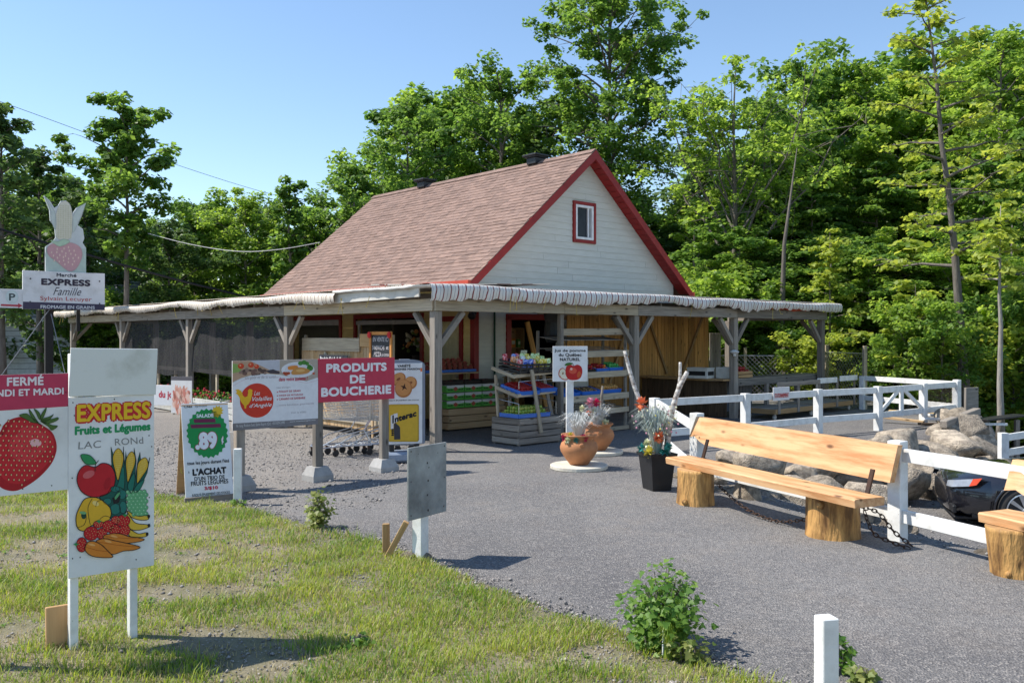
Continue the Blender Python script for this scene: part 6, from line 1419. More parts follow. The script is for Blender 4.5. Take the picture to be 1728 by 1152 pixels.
A.text('Les', (178,386), (216,412), WH, .0, .35, 11); A.text('Volailles', (168,424), (292,446), WH, .01, .35, 11); A.text('d\'Angèle', (150,468), (290,494), WH, .01, .35, 11)
A.text('Nos élevages', (322,360), (412,370), (.35,.33,.35), .0, 0, 8)
for i, q in enumerate(('POULET DE GRAIN','DINDE DE PÂTURAGE','CANARD DE BARBARIE')): A.ell(327, 394+i*24, 4, 4, INKRED, 8, 0, 8); A.text(q, (337,385+i*24), ((480,496,512)[i], 392+i*23.6), INKRED, .02, 0, 8)
A.text('...votre boutique gourmande', (322,474), (572,478), (.40,.33,.36), 0, 0, 8); A.text('Voir la vidéo', (416,522), (518,530), (.35,.33,.35), .0, 0, 8); A.done()
A = Art(rb_, 1.16, .575, ((603,182),(1083,165),(1085,437),(607,462)), 0, -.2875, -.009)
A.text('PRODUITS', (650,213), (1030,255), (.82,.78,.80), .045); A.text('DE', (795,284), (892,335), (.82,.78,.80), .045); A.text('BOUCHERIE', (622,366), (1062,404), (.82,.78,.80), .045); A.done()
# --- donut / payment A-board
ia = sgn('plastic_aboard', 'grey moulded plastic A-board with doughnut poster above a yellow payment emblem panel', -1.90, 12.88, 18)
GP = mat('grey_blue_plastic', (.22,.25,.30), (.18,.20,.25), rough=.4, bump=.03, rand=0)
def rrect(x0, x1, z0, z1, r_, rt): 
    pts = []
    for cx, cz, q, a0 in ((x1-r_, z0+r_, r_, -90), (x1-rt, z1-rt*.45, rt, 0), (x0+rt, z1-rt*.45, rt, 90), (x0+r_, z0+r_, r_, 180)):
        for k in range(7): a = R(a0+15*k); pts.append((cx+q*math.cos(a), cz+q*(.45 if a0 in (0, 90) else 1)*math.sin(a)))
    return pts
mb = MB(); mb.prism([(x, -.02, z) for x, z in rrect(0,.62,.27,1.53,.03,.20)], (0,.05,0)); fo = mb.obj('frame', GP, ia)
mb = MB(); mb.prism([(x, .10, z) for x, z in rrect(-.03,.58,.24,1.45,.03,.20)], (0,.04,0)); mb.obj('rear_leaf', mat('white_plastic', (.7,.72,.75), rand=0, bump=0), ia)
MB().cbox((.31,-.026,.88), (.53,.012,1.20), .004).obj('poster_panel', BOARDW, ia)
for x in (.12,.50): MB().cbox((x,.03,.16), (.07,.10,.22), .01).obj('foot', BLACK, ia)
bs_ = MB(); bs_.cbox((.31,.06,.09), (.62,.36,.15), .045); bs_.obj('water_base', mat('blue_grey_tank', (.30,.36,.45), rand=0, bump=0, rough=.4), ia)
MB().cbox((.31,-.0,1.525), (.16,.03,.03), .008).obj('carry_handle', GP, ia)
A = Art(ia, .53, 1.20, ((1107,185),(1335,190),(1335,715),(1107,725)), .045, .28, -.033)
A.text('VARIÉTÉ', (1173,192), (1258,215), BK, .03); A.text('DE BEIGNES MAISON', (1113,218), (1320,235), BK, .035)
for x in (1112,1328): A.poly([(x-6,222),(x+6,222),(x+6,246),(x-6,246)], (.75,.18,.05), 0)
for (x, y, rx, ry, l) in ((1180,292,50,40,1),(1258,318,42,42,2)):
    A.ell(x, y, rx, ry, (.45,.17,.05), l*2, -.6); A.ell(x-3, y-4, rx*.85, ry*.85, (.62,.29,.10), l*2+1, -.6); A.ell(x, y, rx*.3, ry*.2, (.25,.08,.03), l*2+2, -.6)
A.ell(1212,354,56,60,(.45,.17,.05),8); A.ell(1209,350,50,53,(.60,.27,.09),9); A.poly([(1216+(26 if k % 2 else 9)*math.cos(k*.7), 345+(26 if k % 2 else 9)*math.sin(k*.7)) for k in range(9)], (.06,.02,.01), 10)
A.text("JUSQU'À ÉPUISEMENT DES STOCKS", (1108,428), (1313,436), BK, .03)
def rr4(x0, y0, x1, y1, r_): return [(cx+r_*math.cos(R(a0+15*k)), cy+r_*math.sin(R(a0+15*k))) for cx, cy, a0 in ((x1-r_, y0+r_, -90), (x1-r_, y1-r_, 0), (x0+r_, y1-r_, 90), (x0+r_, y0+r_, 180)) for k in range(7)]
A.poly(rr4(1111,458,1313,706,16), BK, 0); A.poly(rr4(1113,460,1311,704,15), (.66,.42,.04), 1); A.stroke(rr4(1118,466,1306,698,12), .002, BK, 2, smooth=False)
A.poly([(1130,532),(1148,526),(1148,618),(1130,622)], (.75,.75,.75), 3); A.poly([(1148,522),(1174,516),(1174,572),(1158,580),(1148,585)], (.75,.75,.75), 3); A.poly([(1140,532),(1150,529),(1150,582),(1140,585)], BK, 4)
x0, y0, x1, y1 = 1158, 548, 1292, 540
v, f = text_geo('nterac', 0., 0); bx = [p[0] for p in v]; by = [p[1] for p in v]; wx = max(bx)-min(bx); q0 = []
for p in v:
    t_ = (p[0]-min(bx))/wx; X = 1158+t_*136; Yb_ = 575-t_*40; q0.append(A.uv(X, Yb_-(p[1])*52/.75*.75))
for k_ in range(9): A._add('lettering', [(p[0]+(.007*math.cos(k_*.785) if k_ else 0), p[1]+(.007*math.sin(k_*.785) if k_ else 0)) for p in q0], f, BK, 3+k_*.09)
A.poly([(1150,590),(1160,578),(1170,590),(1184,600),(1190,612),(1192,690),(1152,692)], (.05,.05,.06), 4)
for k in range(4): A.poly(rr4(1134,620+k*12,1150,630+k*12,4), BK, 4)
A.done()
# --- juice sign
jg = V3((G(962, 768).x, G(962, 768).y, 0)); js = thing('juice_sign', 'square white sign with red apple picture on a white post behind the terracotta pots', 'sign', jg, R(6))
board(js, 'post', (0,.03,0), (0,.03,1.7), .115, .06, WHITE, up=(0,1,0)); zt = 1.9-19/F*jg.y; hh = 59.5/F*jg.y; MB().cbox((0,-.008,zt-hh/2), (hh,.012,hh), .002).obj('panel', BOARDW, js)
A = Art(js, hh, hh, ((430,318),(658,320),(657,550),(429,550)), -hh/2, zt-hh, -.0145)
A.text('Jus de pomme', (441,337), (645,362), BK, .03); A.text('du Québec', (468,364), (618,390), BK, .03); A.text('NATUREL', (476,395), (608,416), BK, .035)
A.ell(490,494,24,34,(.48,.08,.05),0,.2); A.ell(492,495,20,30,(.72,.68,.52),1,.2); A.ell(495,497,5,10,(.30,.18,.08),2,.2); A.ell(504,522,28,17,(.55,.10,.05),3,.3); A.ell(504,519,25,14,(.74,.70,.55),4,.3)
A.blob([(512,480),(520,450),(545,440),(566,448),(590,440),(616,455),(622,490),(610,525),(580,540),(540,538),(518,518)], (.48,.02,.02), 5, 0); A.ell(560,480,26,20,(.62,.09,.05),6); A.ell(550,468,8,8,(.80,.50,.42),7); A.ell(600,505,12,22,(.56,.10,.03),6,.2)
A.blob([(507,444),(518,430),(545,426),(560,434),(540,442),(522,446)], (.05,.14,.03), 8, 0); A.stroke([(566,450),(562,436),(556,428)], .006, (.1,.06,.03), 8, False); A.done()
# --- blank grey board on white post
pg = V3((-.775, 7.36, 0)); ps = thing('blank_sign', 'stained grey blank board on a white post at the grass edge', 'sign', pg, math.atan2(.40,.27))
pl = MB().cbox((0,0,0), (.50,.018,.60), .002).obj('blank_board', mat('stained_grey_board', (.38,.40,.39), (.13,.135,.135), scale=3, rough=.6, bump=.3, rand=0, spots=(.02,.02,.02), spot_scale=13, spot_t=.05), ps, loc=(.03, -.05, .67))
A = Art(ps, .5, .6, ((0,0),(50,0),(50,60),(0,60)), -.22, .37, -.0595)
for x, y, q in ((3,3,.7),(47,3,.7),(24,15,.8),(26,19,.6),(25,30,.9),(24,42,.8),(25,55,.9),(3,28,.5),(47,30,.5),(3,56,.6),(46,55,.6),(38,8,.4),(12,6,.4)): A.ell(x, y, q, q*1.2, (.03,.02,.02), 0, 0, 8)
A.done(); board(ps, 'post', (.0,0,-.1), (.0,0,.90), .10, .10, WHITE, up=(0,1,0))
t = sgn('wooden_stake', 'short pale wooden stake at the grass edge left of the blank sign', *G(652,936).xy, 0, 'stake'); board(t, 'stake', (0,0,-.05), (-.005,.01,.27), .06, .045, TANWOOD, up=(0,1,0))
t = sgn('diagonal_prop', 'slanting wooden prop running from the short stake to the blank sign board', *G(652,942).xy, 0, 'prop'); o = V3(t.location); board(t, 'strut', (0,0,.0), P(686,880,7.34)-o, .05, .035, TANWOOD, up=(0,1,0))
# --- white post in the near right corner, small stake
t = thing('white_post', 'square white painted post at the bottom edge of the drive', 'post', ((1394.5-864)/F*4.02, 4.02, 0), R(12)); board(t, 'post', (0,0,-.1), (0,0,.60), .082, .082, WHITE, up=(0,1,0), ch=.005)
t = sgn('marker_stake', 'tiny white marker stake in the leafy shrub', *G(1120,1108).xy, 0, 'stake'); board(t, 'stake', (0,0,-.03), (.003,0,.17), .02, .012, WHITE, up=(0,1,0))

# ================================================================ pole sign at the left
ps_ = thing('market_pole_sign', 'big white market name board with vegetable shaped cut-out on top of a dark pole', 'sign', (P(84,640,23.9).x, 23.9, 0), math.atan2(1.5,1.95))
POLE = mat('tarred_pole', (.03,.027,.025), bump=.3); board(ps_, 'pole', (0,.15,0), (0,.15,4.3), .20, .20, POLE, up=(0,1,0)); board(ps_, 'pole', (.75,.2,2.0), (.75,.2,3.6), .09, .09, POLE, up=(0,1,0))
mw, mh = 2.05, 1.04; x0_, z0_ = -.66, 2.60
nb = MB().cbox((x0_+mw/2,0,z0_+mh/2), (mw,.10,mh), .004).obj('name_board', BOARDW, ps_)
A = Art(nb, mw, mh, ((137,528),(596,545),(597,748),(140,745)), x0_, z0_, -.051, .002)
A.text('Marché', (320,543), (432,566), (.05,.05,.07), .03); A.text('EXPRESS', (236,572), (512,617), (.05,.04,.06), .05); A.text('Famille', (302,622), (460,668), (.10,.10,.12), -.005, .45); A.text('Sylvain Lecuyer', (232,672), (520,706), (.52,.05,.05), .0)
A.poly([(140,704),(597,716),(597,748),(140,745)], (.07,.06,.10), 0); A.text('FROMAGE EN GRAINS', (234,722), (538,743), (.72,.72,.74), .03)
for x, y in ((178,575),(565,588),(178,705),(566,712)): A.ell(x, y, 5, 5, (.1,.1,.1), 3, 0, 8)
A.done()
out = [(252,100),(285,125),(310,165),(332,150),(348,122),(375,117),(400,140),(412,192),(435,155),(490,122),(466,200),(442,255),(472,275),(480,330),(470,355),(490,385),(490,536),(262,530),(262,390),(300,362),(318,335),(312,270),(288,240),(284,180)]
sx_ = mw/459; ax = lambda x: x0_+(x-137)*sx_; az = lambda y: z0_+mh+(531-y)*mh/216*1.0
mb = MB(); mb.prism([(ax(x), .02, az(y)) for x, y in out], (0,.08,0)); co_ = mb.obj('cut_out_board', mat('faded_board', (.62,.66,.66), (.50,.55,.55), rand=0, scale=4), ps_)
A = Art(co_, mw, 3.0, ((137,-100),(596,-100),(596,533),(137,533)), x0_, 0, .02, .003); A.uv = lambda x, y: (ax(x)-x0_, az(y))
A.blob([(345,135),(375,122),(400,145),(412,200),(415,260),(400,330),(360,350),(322,330),(315,260),(322,190)], (.70,.68,.56), 0, .01, (.5,.5,.48))
for j in range(16):
    for i in range(6):
        if j > 1 or 0 < i < 5: A.ell(332+i*14, 150+j*12, 5, 4.5, (.62,.60,.44), 2, 0, 7)
A.blob([(258,110),(290,150),(318,210),(316,290),(292,235),(290,180)], (.55,.62,.58), 1, .008, (.4,.45,.42)); A.blob([(484,130),(440,165),(414,215),(414,300),(440,250),(462,200)], (.55,.62,.58), 1, .008, (.4,.45,.42))
A.poly([(262,400),(490,390),(490,536),(262,530)], (.48,.58,.52), 0)
A.blob([(270,400),(300,372),(350,375),(400,360),(450,378),(468,420),(455,470),(430,510),(400,525),(370,512),(320,470),(280,440)], (.58,.34,.36), 3, .008, (.5,.35,.35)); 
for k in range(26): a = k*2.4; q = math.sqrt(k/26)*75; A.ell(372+q*math.cos(a)*1.1, 438+q*.75*math.sin(a), 4, 7, (.78,.60,.52), 5, 0, 7)
A.blob([(290,352),(330,358),(360,342),(395,350),(380,368),(340,385),(310,372)], (.45,.60,.45), 6, .006, (.3,.4,.3)); A.done()
pk = thing('parking_arrow_sign', 'small white parking sign with red arrow left of the market name board', 'sign', ps_.location.copy(), ps_.rotation_euler.z)
MB().cbox((ax(76),-.02,az(690)), (sx_*122,.04,mh/216*105), .003).obj('panel', BOARDW, pk); A = Art(pk, mw, 3.0, ((0,0),(1,0),(1,1),(0,1)), x0_, 0, -.041, .003); A.uv = lambda x, y: (ax(x)-x0_, az(y))
A.ell(80,682,34,38,(.60,.70,.68),0, n=24); A.ell(80,682,30,34,(.66,.74,.72),1, n=24); A.text('P', (64,662), (97,702), (.08,.10,.10), .02); A.poly([(22,722),(112,724),(112,715),(136,729),(112,742),(112,735),(22,732)], (.5,.06,.08), 0); A.done()
board(pk, 'bracket', (ax(130), .04, az(690)), (ax(150), .04, az(690)), .04, .06, DARKWOOD)

# ================================================================ wires
def wire(label, pts, r, m):
    t = thing('overhead_cable', label, 'cable', pts[0]); o = V3(t.location); MB().tube([p-o for p in spline3(pts, 6)], r, 5).obj('cable', m, t); return t
WB = mat('black_cable', (.015,.015,.018), rand=0, bump=0); WG = mat('grey_cable', (.25,.26,.28), rand=0, bump=0); WW = mat('pale_cable', (.55,.55,.55), rand=0, bump=0)
wire('thin grey wire crossing the sky at the left above the young maple', [P(-150,120,30),P(18,178,34),P(250,262,40),P(440,323,46),P(560,350,52)], .012, WG)
wire('thick black cable sagging across the trees from the left edge', [P(-60,365,22),P(0,387,23),P(130,425,25),P(290,470,27),P(420,502,29)], .035, WB)
wire('pale service cable reaching from the trees to the market roof', [P(250,394,28),P(320,412,26),P(400,424,24),P(470,421,23.5),P(540,409,23.5)], .009, WW)
wire('thin upper black wire in the trees at the far left', [P(-60,290,26),P(20,312,27),P(75,335,28),P(150,372,30)], .015, WB)
for x0, y0, x1, y1 in ((85,520,-10,650),(86,530,112,640)): wire('slanting guy wire %s of the sign pole' % ('left' if x1 < 50 else 'right'), [P(x0,y0,23.9),P((x0+x1)/2,(y0+y1)/2,23.6),P(x1,y1,23.3)], .012, WG)

# ================================================================ neighbouring house far left
hs_ = thing('white_house', 'white clapboard house with pale roof half hidden by trees at the far left', 'building', (-24, 34, 0), R(8)); HW = mat('white_vinyl_siding', (.66,.68,.70), rand=.02, bump=.02)
MB().box((2, 3, 1.1), (12, 6, 3.0)).obj('wall', DARK, hs_)
for k in range(13): board(hs_, 'siding_board', (-4, -.03, -.2+k*.215), (8, -.03, -.2+k*.215), .02, .2, HW)
rfm = MB(); rfm.prism([(-4.4,-.5,2.45),(-4.4,3,4.6),(-4.4,6.5,2.45)], (12.8,0,0)); rr_ = rfm.obj('roof', mat('grey_metal_roof', (.30,.31,.33), rand=0), hs_)
for k in range(14): board(rr_, 'roof_batten', (-4.4,-.45+k*.24,2.53+k*.148), (8.4,-.45+k*.24,2.53+k*.148), .03, .03, HW)
board(hs_, 'fascia', (-4.4,-.54,2.48), (8.4,-.54,2.48), .03, .16, HW)
# ================================================================ TREES
G1 = leafmat('maple_leaf', (.055,.130,.026), (.175,.290,.052), .52); G2 = leafmat('bright_maple_leaf', (.095,.185,.028), (.28,.40,.068), .55)
G3 = leafmat('yellow_green_leaf', (.15,.225,.028), (.38,.44,.08), .5); G4 = leafmat('deep_green_leaf', (.040,.090,.028), (.125,.205,.05), .42)
def leaves(Cn, rad, per, size, seed, flat=.6, droop=.25):
    r = np.random.default_rng(seed); K = len(Cn); n = K*per; Cc = np.repeat(np.array(Cn), per, 0); rr = np.repeat(np.array(rad), per)
    d = r.normal(size=(n,3)); d /= np.linalg.norm(d, axis=1)[:,None]; q = r.random(n)**.45
    off = d*q[:,None]*rr[:,None]; off[:,2] *= flat; Pn = Cc+off
    N_ = np.stack([r.normal(0,.55,n), r.normal(0,.55,n), np.abs(r.normal(1,.4,n))], 1)+off/rr[:,None]*.5; N_ /= np.linalg.norm(N_, axis=1)[:,None]
    D = r.normal(size=(n,3)); D[:,2] -= droop; D -= (D*N_).sum(1)[:,None]*N_; D /= np.linalg.norm(D, axis=1)[:,None]; Sd = np.cross(N_, D)
    s = (size*r.uniform(.65,1.35,n))[:,None]; V = np.empty((n,5,3)); up = N_*.10
    V[:,0] = Pn-D*s*.5; V[:,1] = Pn+(Sd*.55+D*.05+up)*s; V[:,2] = Pn+D*s*.55; V[:,3] = Pn+(-Sd*.55+D*.05+up)*s; V[:,4] = Pn
    i = np.arange(n)[:,None]*5
    Fc = np.concatenate([i+np.array([[0,1,4]]), i+np.array([[1,2,4]])*1, i+np.array([[2,3,4]]), i+np.array([[3,0,4]])]); Fc = np.concatenate([i+np.array([[0,1,2]]), i+np.array([[0,2,3]])])
    return V.reshape(-1,3), Fc
def grow(H, R_, cb, seed, nb=26, style='maple', per=66, size=.145, lean=(0,0), cl=.5, dens=1.0, tr=.15):
    rs = random.Random(seed); tm = MB(); pts = [V3((lean[0]*(i/8)**1.3+.12*noise.noise(V3((i*.7, seed, 0)))*(i > 0)*H*.08, lean[1]*(i/8)+.12*noise.noise(V3((i*.7, 7, seed)))*(i > 0)*H*.08, H*.97*i/8)) for i in range(9)]
    tm.tube(pts, [tr*(1-.92*(i/8)**.9)*(1.35 if i == 0 else 1) for i in range(9)], 8)
    def at(h): f = max(0, min(7.999, h/(H*.97)*8)); i = int(f); return pts[i].lerp(pts[i+1], f-i)
    Cn = []; rad = []
    for b in range(nb):
        f = (b+.5)/nb; h = cb+(H*.93-cb)*(f**.85 if style != 'fan' else f*.6); az_ = b*2.4+rs.uniform(-.4,.4)
        if style == 'maple': pr = (math.sin(math.pi*min(1, (1-f)*.80+.14))**.7)*(1 if f < .85 else .85); el = .45+.5*f
        elif style == 'cone': pr = (1-f)*.95+.12; el = .35+.4*f
        elif style == 'fan': pr = .8+.2*rs.random(); el = .95+.25*f
        else: pr = (1-f*.75); el = .12+.25*f
        L_ = R_*pr*rs.uniform(.62,1.18); L_ = max(L_, .5); o = at(h)
        if style == 'fan': L_ = (H-h)*rs.uniform(.5,.95)
        u = V3((math.cos(az_), math.sin(az_), 0)); bp_ = []
        for k in range(6):
            t = k/5; rise = L_*math.tan(el)*t*(1-.45*t) if style != 'fan' else L_*math.sin(el)*t
            out_ = L_*t if style != 'fan' else L_*math.cos(el)*t*1.1
            bp_.append(o+u*out_+V3((0,0,rise))+V3((noise.noise(V3((k*.9,b,seed))), noise.noise(V3((b,k*.9,seed))), noise.noise(V3((seed,b,k*.9)))))*L_*.10*t)
        r0 = tr*.36*(1-.6*f); tm.tube(bp_, [r0*(1-.85*k/5) for k in range(6)], 5, cap=False)
        nc = max(2, int(L_*2.6*dens))
        for c_ in range(nc):
            t = .28+.72*(c_+rs.random())/nc; i = min(4, int(t*5)); p = bp_[i].lerp(bp_[i+1], t*5-i); w = L_*.30*(1.1-t*.6)
            if style == 'layer': off = V3((rs.gauss(0,1), rs.gauss(0,1), rs.gauss(0,.12)))*w*.8
            else: off = V3((rs.gauss(0,1), rs.gauss(0,1), rs.gauss(.15,.6)))*w*.75
            q = p+off
            if q.z < .2: q.z = .2+rs.random()*.4
            tm.tube([p, p.lerp(q, .55)+V3((0,0,.06)), q], [r0*.30, r0*.2, .006], 3, cap=False); Cn.append(tuple(q)); rad.append(cl*rs.uniform(.6,1.25)*(.75+.25*(1-f)))
    top = at(H*.95)
    for k in range(4): Cn.append((top.x+rs.gauss(0,.12), top.y+rs.gauss(0,.12), top.z-.3*k+.15)); rad.append(cl*.55)
    V, Fc = leaves(Cn, rad, per, size, seed, .30 if style == 'layer' else .62)
    return tm, V, Fc
BKM = [mat('grey_bark', (.20,.175,.15), (.10,.085,.075), scale=6, stretch=(3,3,.5), rough=.9, bump=.8, bscale=16, rand=.15, bdist=.02), mat('pale_bark', (.34,.31,.27), (.20,.18,.155), scale=6, stretch=(3,3,.5), rough=.9, bump=.6, bscale=16, rand=.15, bdist=.02)]
def tree(name, label, x, y, lm, bark=0, cat='tree', group=None, meshes=None, s=1.0, rz=0, **k):
    t = thing(name, label, cat, (x, y, gz(x, y)-.05), rz, group)
    if meshes is None:
        tm, V, Fc = grow(**k); meshes = (tm.mesh('trunk', BKM[bark], True), npmesh('crown', V, Fc, lm))
    a = put('trunk', meshes[0], t); b = put('crown', meshes[1], t); 
    if s != 1: t.scale = (s, s, s)
    return meshes
def spec(px, top, Y, hw, base=None): # photo measure -> x, y, height, radius
    x = (px-864)/F*Y; z0 = gz(x, Y); H = 1.9+(565-top)/F*Y-z0; return x, Y, H, hw/F*Y
def T(name, label, px, top, Y, hw, cbf, lm, seed, **k):
    x, y, H, R_ = spec(px, top, Y, hw); b = k.pop('bark', 0); return tree(name, label, x, y, lm, b, H=H, R_=R_, cb=H*cbf, seed=seed, **k)
T('maple_tree', 'young maple with a pointed airy crown right behind the pole sign', 214, 168, 30, 92, .42, G1, 11, nb=26, per=80, cl=.48, size=.17)
T('maple_tree', 'dark maple at the left edge of the photo behind the parking sign', 2, 160, 27, 62, .25, G4, 12, nb=24, per=64)
T('maple_tree', 'broad tree just right of the left edge one, above the market name board', 66, 245, 31, 85, .12, G4, 13, nb=30, per=68)
T('tall_maple_tree', 'very tall multi stemmed maple rising above the roof peak beyond the top edge', 1028, -62, 36, 150, .20, G1, 21, nb=60, per=66, cl=.56, dens=1.2, tr=.24, size=.15)
T('maple_tree', 'dense deep green maple over the middle of the roof ridge', 845, 98, 36, 92, .2, G1, 22, nb=38, per=68, cl=.6, tr=.2)
T('maple_tree', 'leafy maple over the left half of the roof ridge', 688, 152, 35, 78, .2, G1, 23, nb=32, per=68, cl=.6)
T('maple_tree', 'rounded maple touching the left shoulder of the roof', 598, 268, 33, 62, .12, G1, 24, nb=26, per=68, cl=.55)
T('maple_tree', 'pointed bushy tree left of the roof, tallest of the trees between sign and roof', 488, 290, 34, 52, .06, G1, 25, nb=30, style='cone', per=68)
T('slender_tree', 'tall open tree with bare forking limbs right of the roof', 1240, 76, 31, 90, .34, G2, 31, nb=18, style='fan', per=40, cl=.50, dens=.9, tr=.17)
T('maple_tree', 'maple with blue green leaves right of the open forking tree', 1352, 92, 35, 78, .15, G1, 32, nb=34, per=66, cl=.55)
T('maple_tree', 'light green tree behind the leaning sparse tree', 1462, 88, 37, 78, .12, G2, 33, nb=34, per=66, cl=.55)
T('sparse_beech_tree', 'sparse yellow green tree with leaning grey trunk and long level branches at the right', 1632, -75, 22.5, 190, .30, G3, 34, nb=34, style='layer', per=30, cl=.42, dens=.85, tr=.15, lean=(-1.15, 0), size=.13)
T('maple_tree', 'big full maple filling the upper right corner', 1690, 30, 31, 100, .1, G2, 35, nb=44, per=68, cl=.6, tr=.2)
T('small_tree', 'small crooked tree right of the gable, reaching toward the sky gap', 1172, 345, 33, 45, .2, G2, 36, nb=16, per=40, cl=.45)
T('slender_tree', 'thin young trunk with few leaves at the right end of the boulder wall', 1688, 330, 18.5, 55, .62, G3, 37, nb=12, style='layer', per=26, cl=.35, tr=.085, bark=1, size=.12)
T('young_beech_tree', 'low yellow green sapling with level twigs in front of the woods', 1545, 470, 22.5, 85, .18, G3, 38, nb=20, style='layer', per=34, cl=.36, tr=.05, size=.12)
T('young_beech_tree', 'yellow green sapling left of the leaning trunk behind the corner post', 1400, 380, 26, 80, .25, G3, 39, nb=20, style='layer', per=34, cl=.42, tr=.06, size=.13)
# shared kinds for the woods
KIND = []
for i, (H, R_, cbf, lm, st, nb) in enumerate(((9.5,2.6,.12,G1,'maple',30),(11,2.8,.18,G2,'maple',32),(8.5,2.4,.05,G4,'maple',28),(10.5,2.7,.1,G2,'cone',32),(9,2.9,.15,G1,'layer',28))):
    tm, V, Fc = grow(H, R_, H*cbf, 60+i, nb=nb, style=st, per=100, cl=.62, size=.142, tr=.14); KIND.append((tm.mesh('trunk', BKM[i % 2], True), npmesh('crown', V, Fc, lm), H))
BUSH = []
for i, (H, R_, lm) in enumerate(((2.6,1.5,G2),(3.4,1.7,G1),(2.0,1.3,G3))):
    tm, V, Fc = grow(H, R_, .15, 80+i, nb=20, style='maple', per=75, cl=.42, size=.10, tr=.04); BUSH.append((tm.mesh('stems', BKM[0], True), npmesh('crown', V, Fc, lm), H))
rs = random.Random(77)
def inst(kind, px, top, Y, name, label, cat, group):
    if cat == 'tree': z_ = 'left of the roof' if px < 600 else 'over the roof ridge' if px < 1130 else 'right of the gable'; label = 'broadleaf tree in the dense woods %s' % z_; group = 'woodland trees %s' % z_
    x = (px-864)/F*Y; z0 = gz(x, Y); H = 1.9+(565-top)/F*Y-z0; tr_ = thing(name, label, cat, (x, Y, z0-.1), rs.uniform(0, 6.28), group); s = H/kind[2]; tr_.scale = (s*rs.uniform(.9,1.15),)*2+(s,)
    if name == 'woodland_sapling': tr_.scale = (s*1.5, s*1.5, s)
    put('trunk' if cat == 'tree' else 'stems', kind[0], tr_); put('crown', kind[1], tr_)
WG_ = 'trees of the dense woods behind the market'; WL_ = 'broadleaf tree standing in the dense woods behind the market'
for (px, top, Y, k) in ((330,345,36,0),(372,352,39,2),(415,325,36,1),(450,340,40,3),(540,330,38,0),(285,380,33,2),(150,330,36,2),(110,300,39,0),(40,290,38,0),(-40,230,34,2),(-110,260,36,1),(250,360,38,3),(640,300,40,1),(735,160,40,0),(770,150,42,1),(905,190,42,2),
    (955,280,44,0),(1100,360,40,0),(1140,400,38,2),(1200,330,40,1),(1290,140,40,3),(1310,250,36,1),(1395,110,41,0),(1425,180,37,4),(1500,130,42,1),(1540,90,43,0),(1590,120,38,1),(1640,70,40,3),(1740,60,36,1),(1790,40,34,0),(1850,80,36,2),(1575,260,33,4),(1480,260,34,4),(1370,300,33,4),(1270,330,35,0),(1660,240,30,4),(1730,200,28,4),(1250,420,34,2)):
    inst(KIND[k], px, top, Y, 'broadleaf_tree', WL_, 'tree', WG_)
for k in range(46): # second row closing the gaps low down
    px = -200+k*48+rs.uniform(-18,18); Y = rs.uniform(44,54); inst(KIND[rs.randrange(5)], px, rs.uniform(330,400) if px < 1180 else rs.uniform(190,300), Y, 'broadleaf_tree', WL_, 'tree', WG_)
for k in range(34): # understory on the right
    px = 1180+k*20+rs.uniform(-12,12); Y = rs.uniform(25,34) if px < 1500 else rs.uniform(22,30); inst(BUSH[rs.randrange(3)], px, rs.uniform(470,590), Y, 'woodland_shrub', 'leafy shrub in the undergrowth beyond the raised fence', 'shrub', 'shrubs in the undergrowth')
for k in range(26): # lighter saplings filling the shade under the big crowns
    px = 1215+k*20+rs.uniform(-10,10); inst(KIND[(1,3,0,4)[k % 4]], px, rs.uniform(370,480), rs.uniform(26.5,31), 'woodland_sapling', 'bushy light green sapling under the tall trees right of the gable', 'sapling', 'saplings under the tall trees')
for k in range(26):
    px = -60+k*26+rs.uniform(-12,12); Y = rs.uniform(37,41) if px < 110 else rs.uniform(33,38); inst(BUSH[rs.randrange(2)], px, rs.uniform(500,560), Y, 'woodland_shrub', 'leafy shrub in the undergrowth behind the side canopy', 'shrub', 'shrubs behind the side canopy')
for (px, bx_, Y, top, w, lb) in ((1300,1345,27,250,.10,'slanting bare trunk behind the chain link fence'),(1415,1402,27,400,.08,'thin bare trunk right of the end canopy post'),(1240,1246,31.2,330,.05,'straight trunk behind the lamp post of the canopy'),(1575,1572,30,420,.09,'bare trunk deep in the woods left of the leaning tree'),(1712,1708,26,380,.10,'bare trunk in the shade near the right edge'),(1345,1352,30,420,.08,'thin dark trunk seen over the work counter')):
    a_ = P(px, 690, Y); b_ = P(bx_, top, Y); t = thing('tree_trunk', lb, 'trunk', (a_.x, a_.y, gz(a_.x, a_.y)-.1)); o = V3(t.location); MB().tube([V3((0,0,0)), (b_-o)*.3+V3((.10,0,0)), (b_-o)*.62+V3((-.08,0,0)), b_-o], [w*1.2, w, w*.6, w*.12], 8).obj('trunk', BKM[0], t, smooth=True)
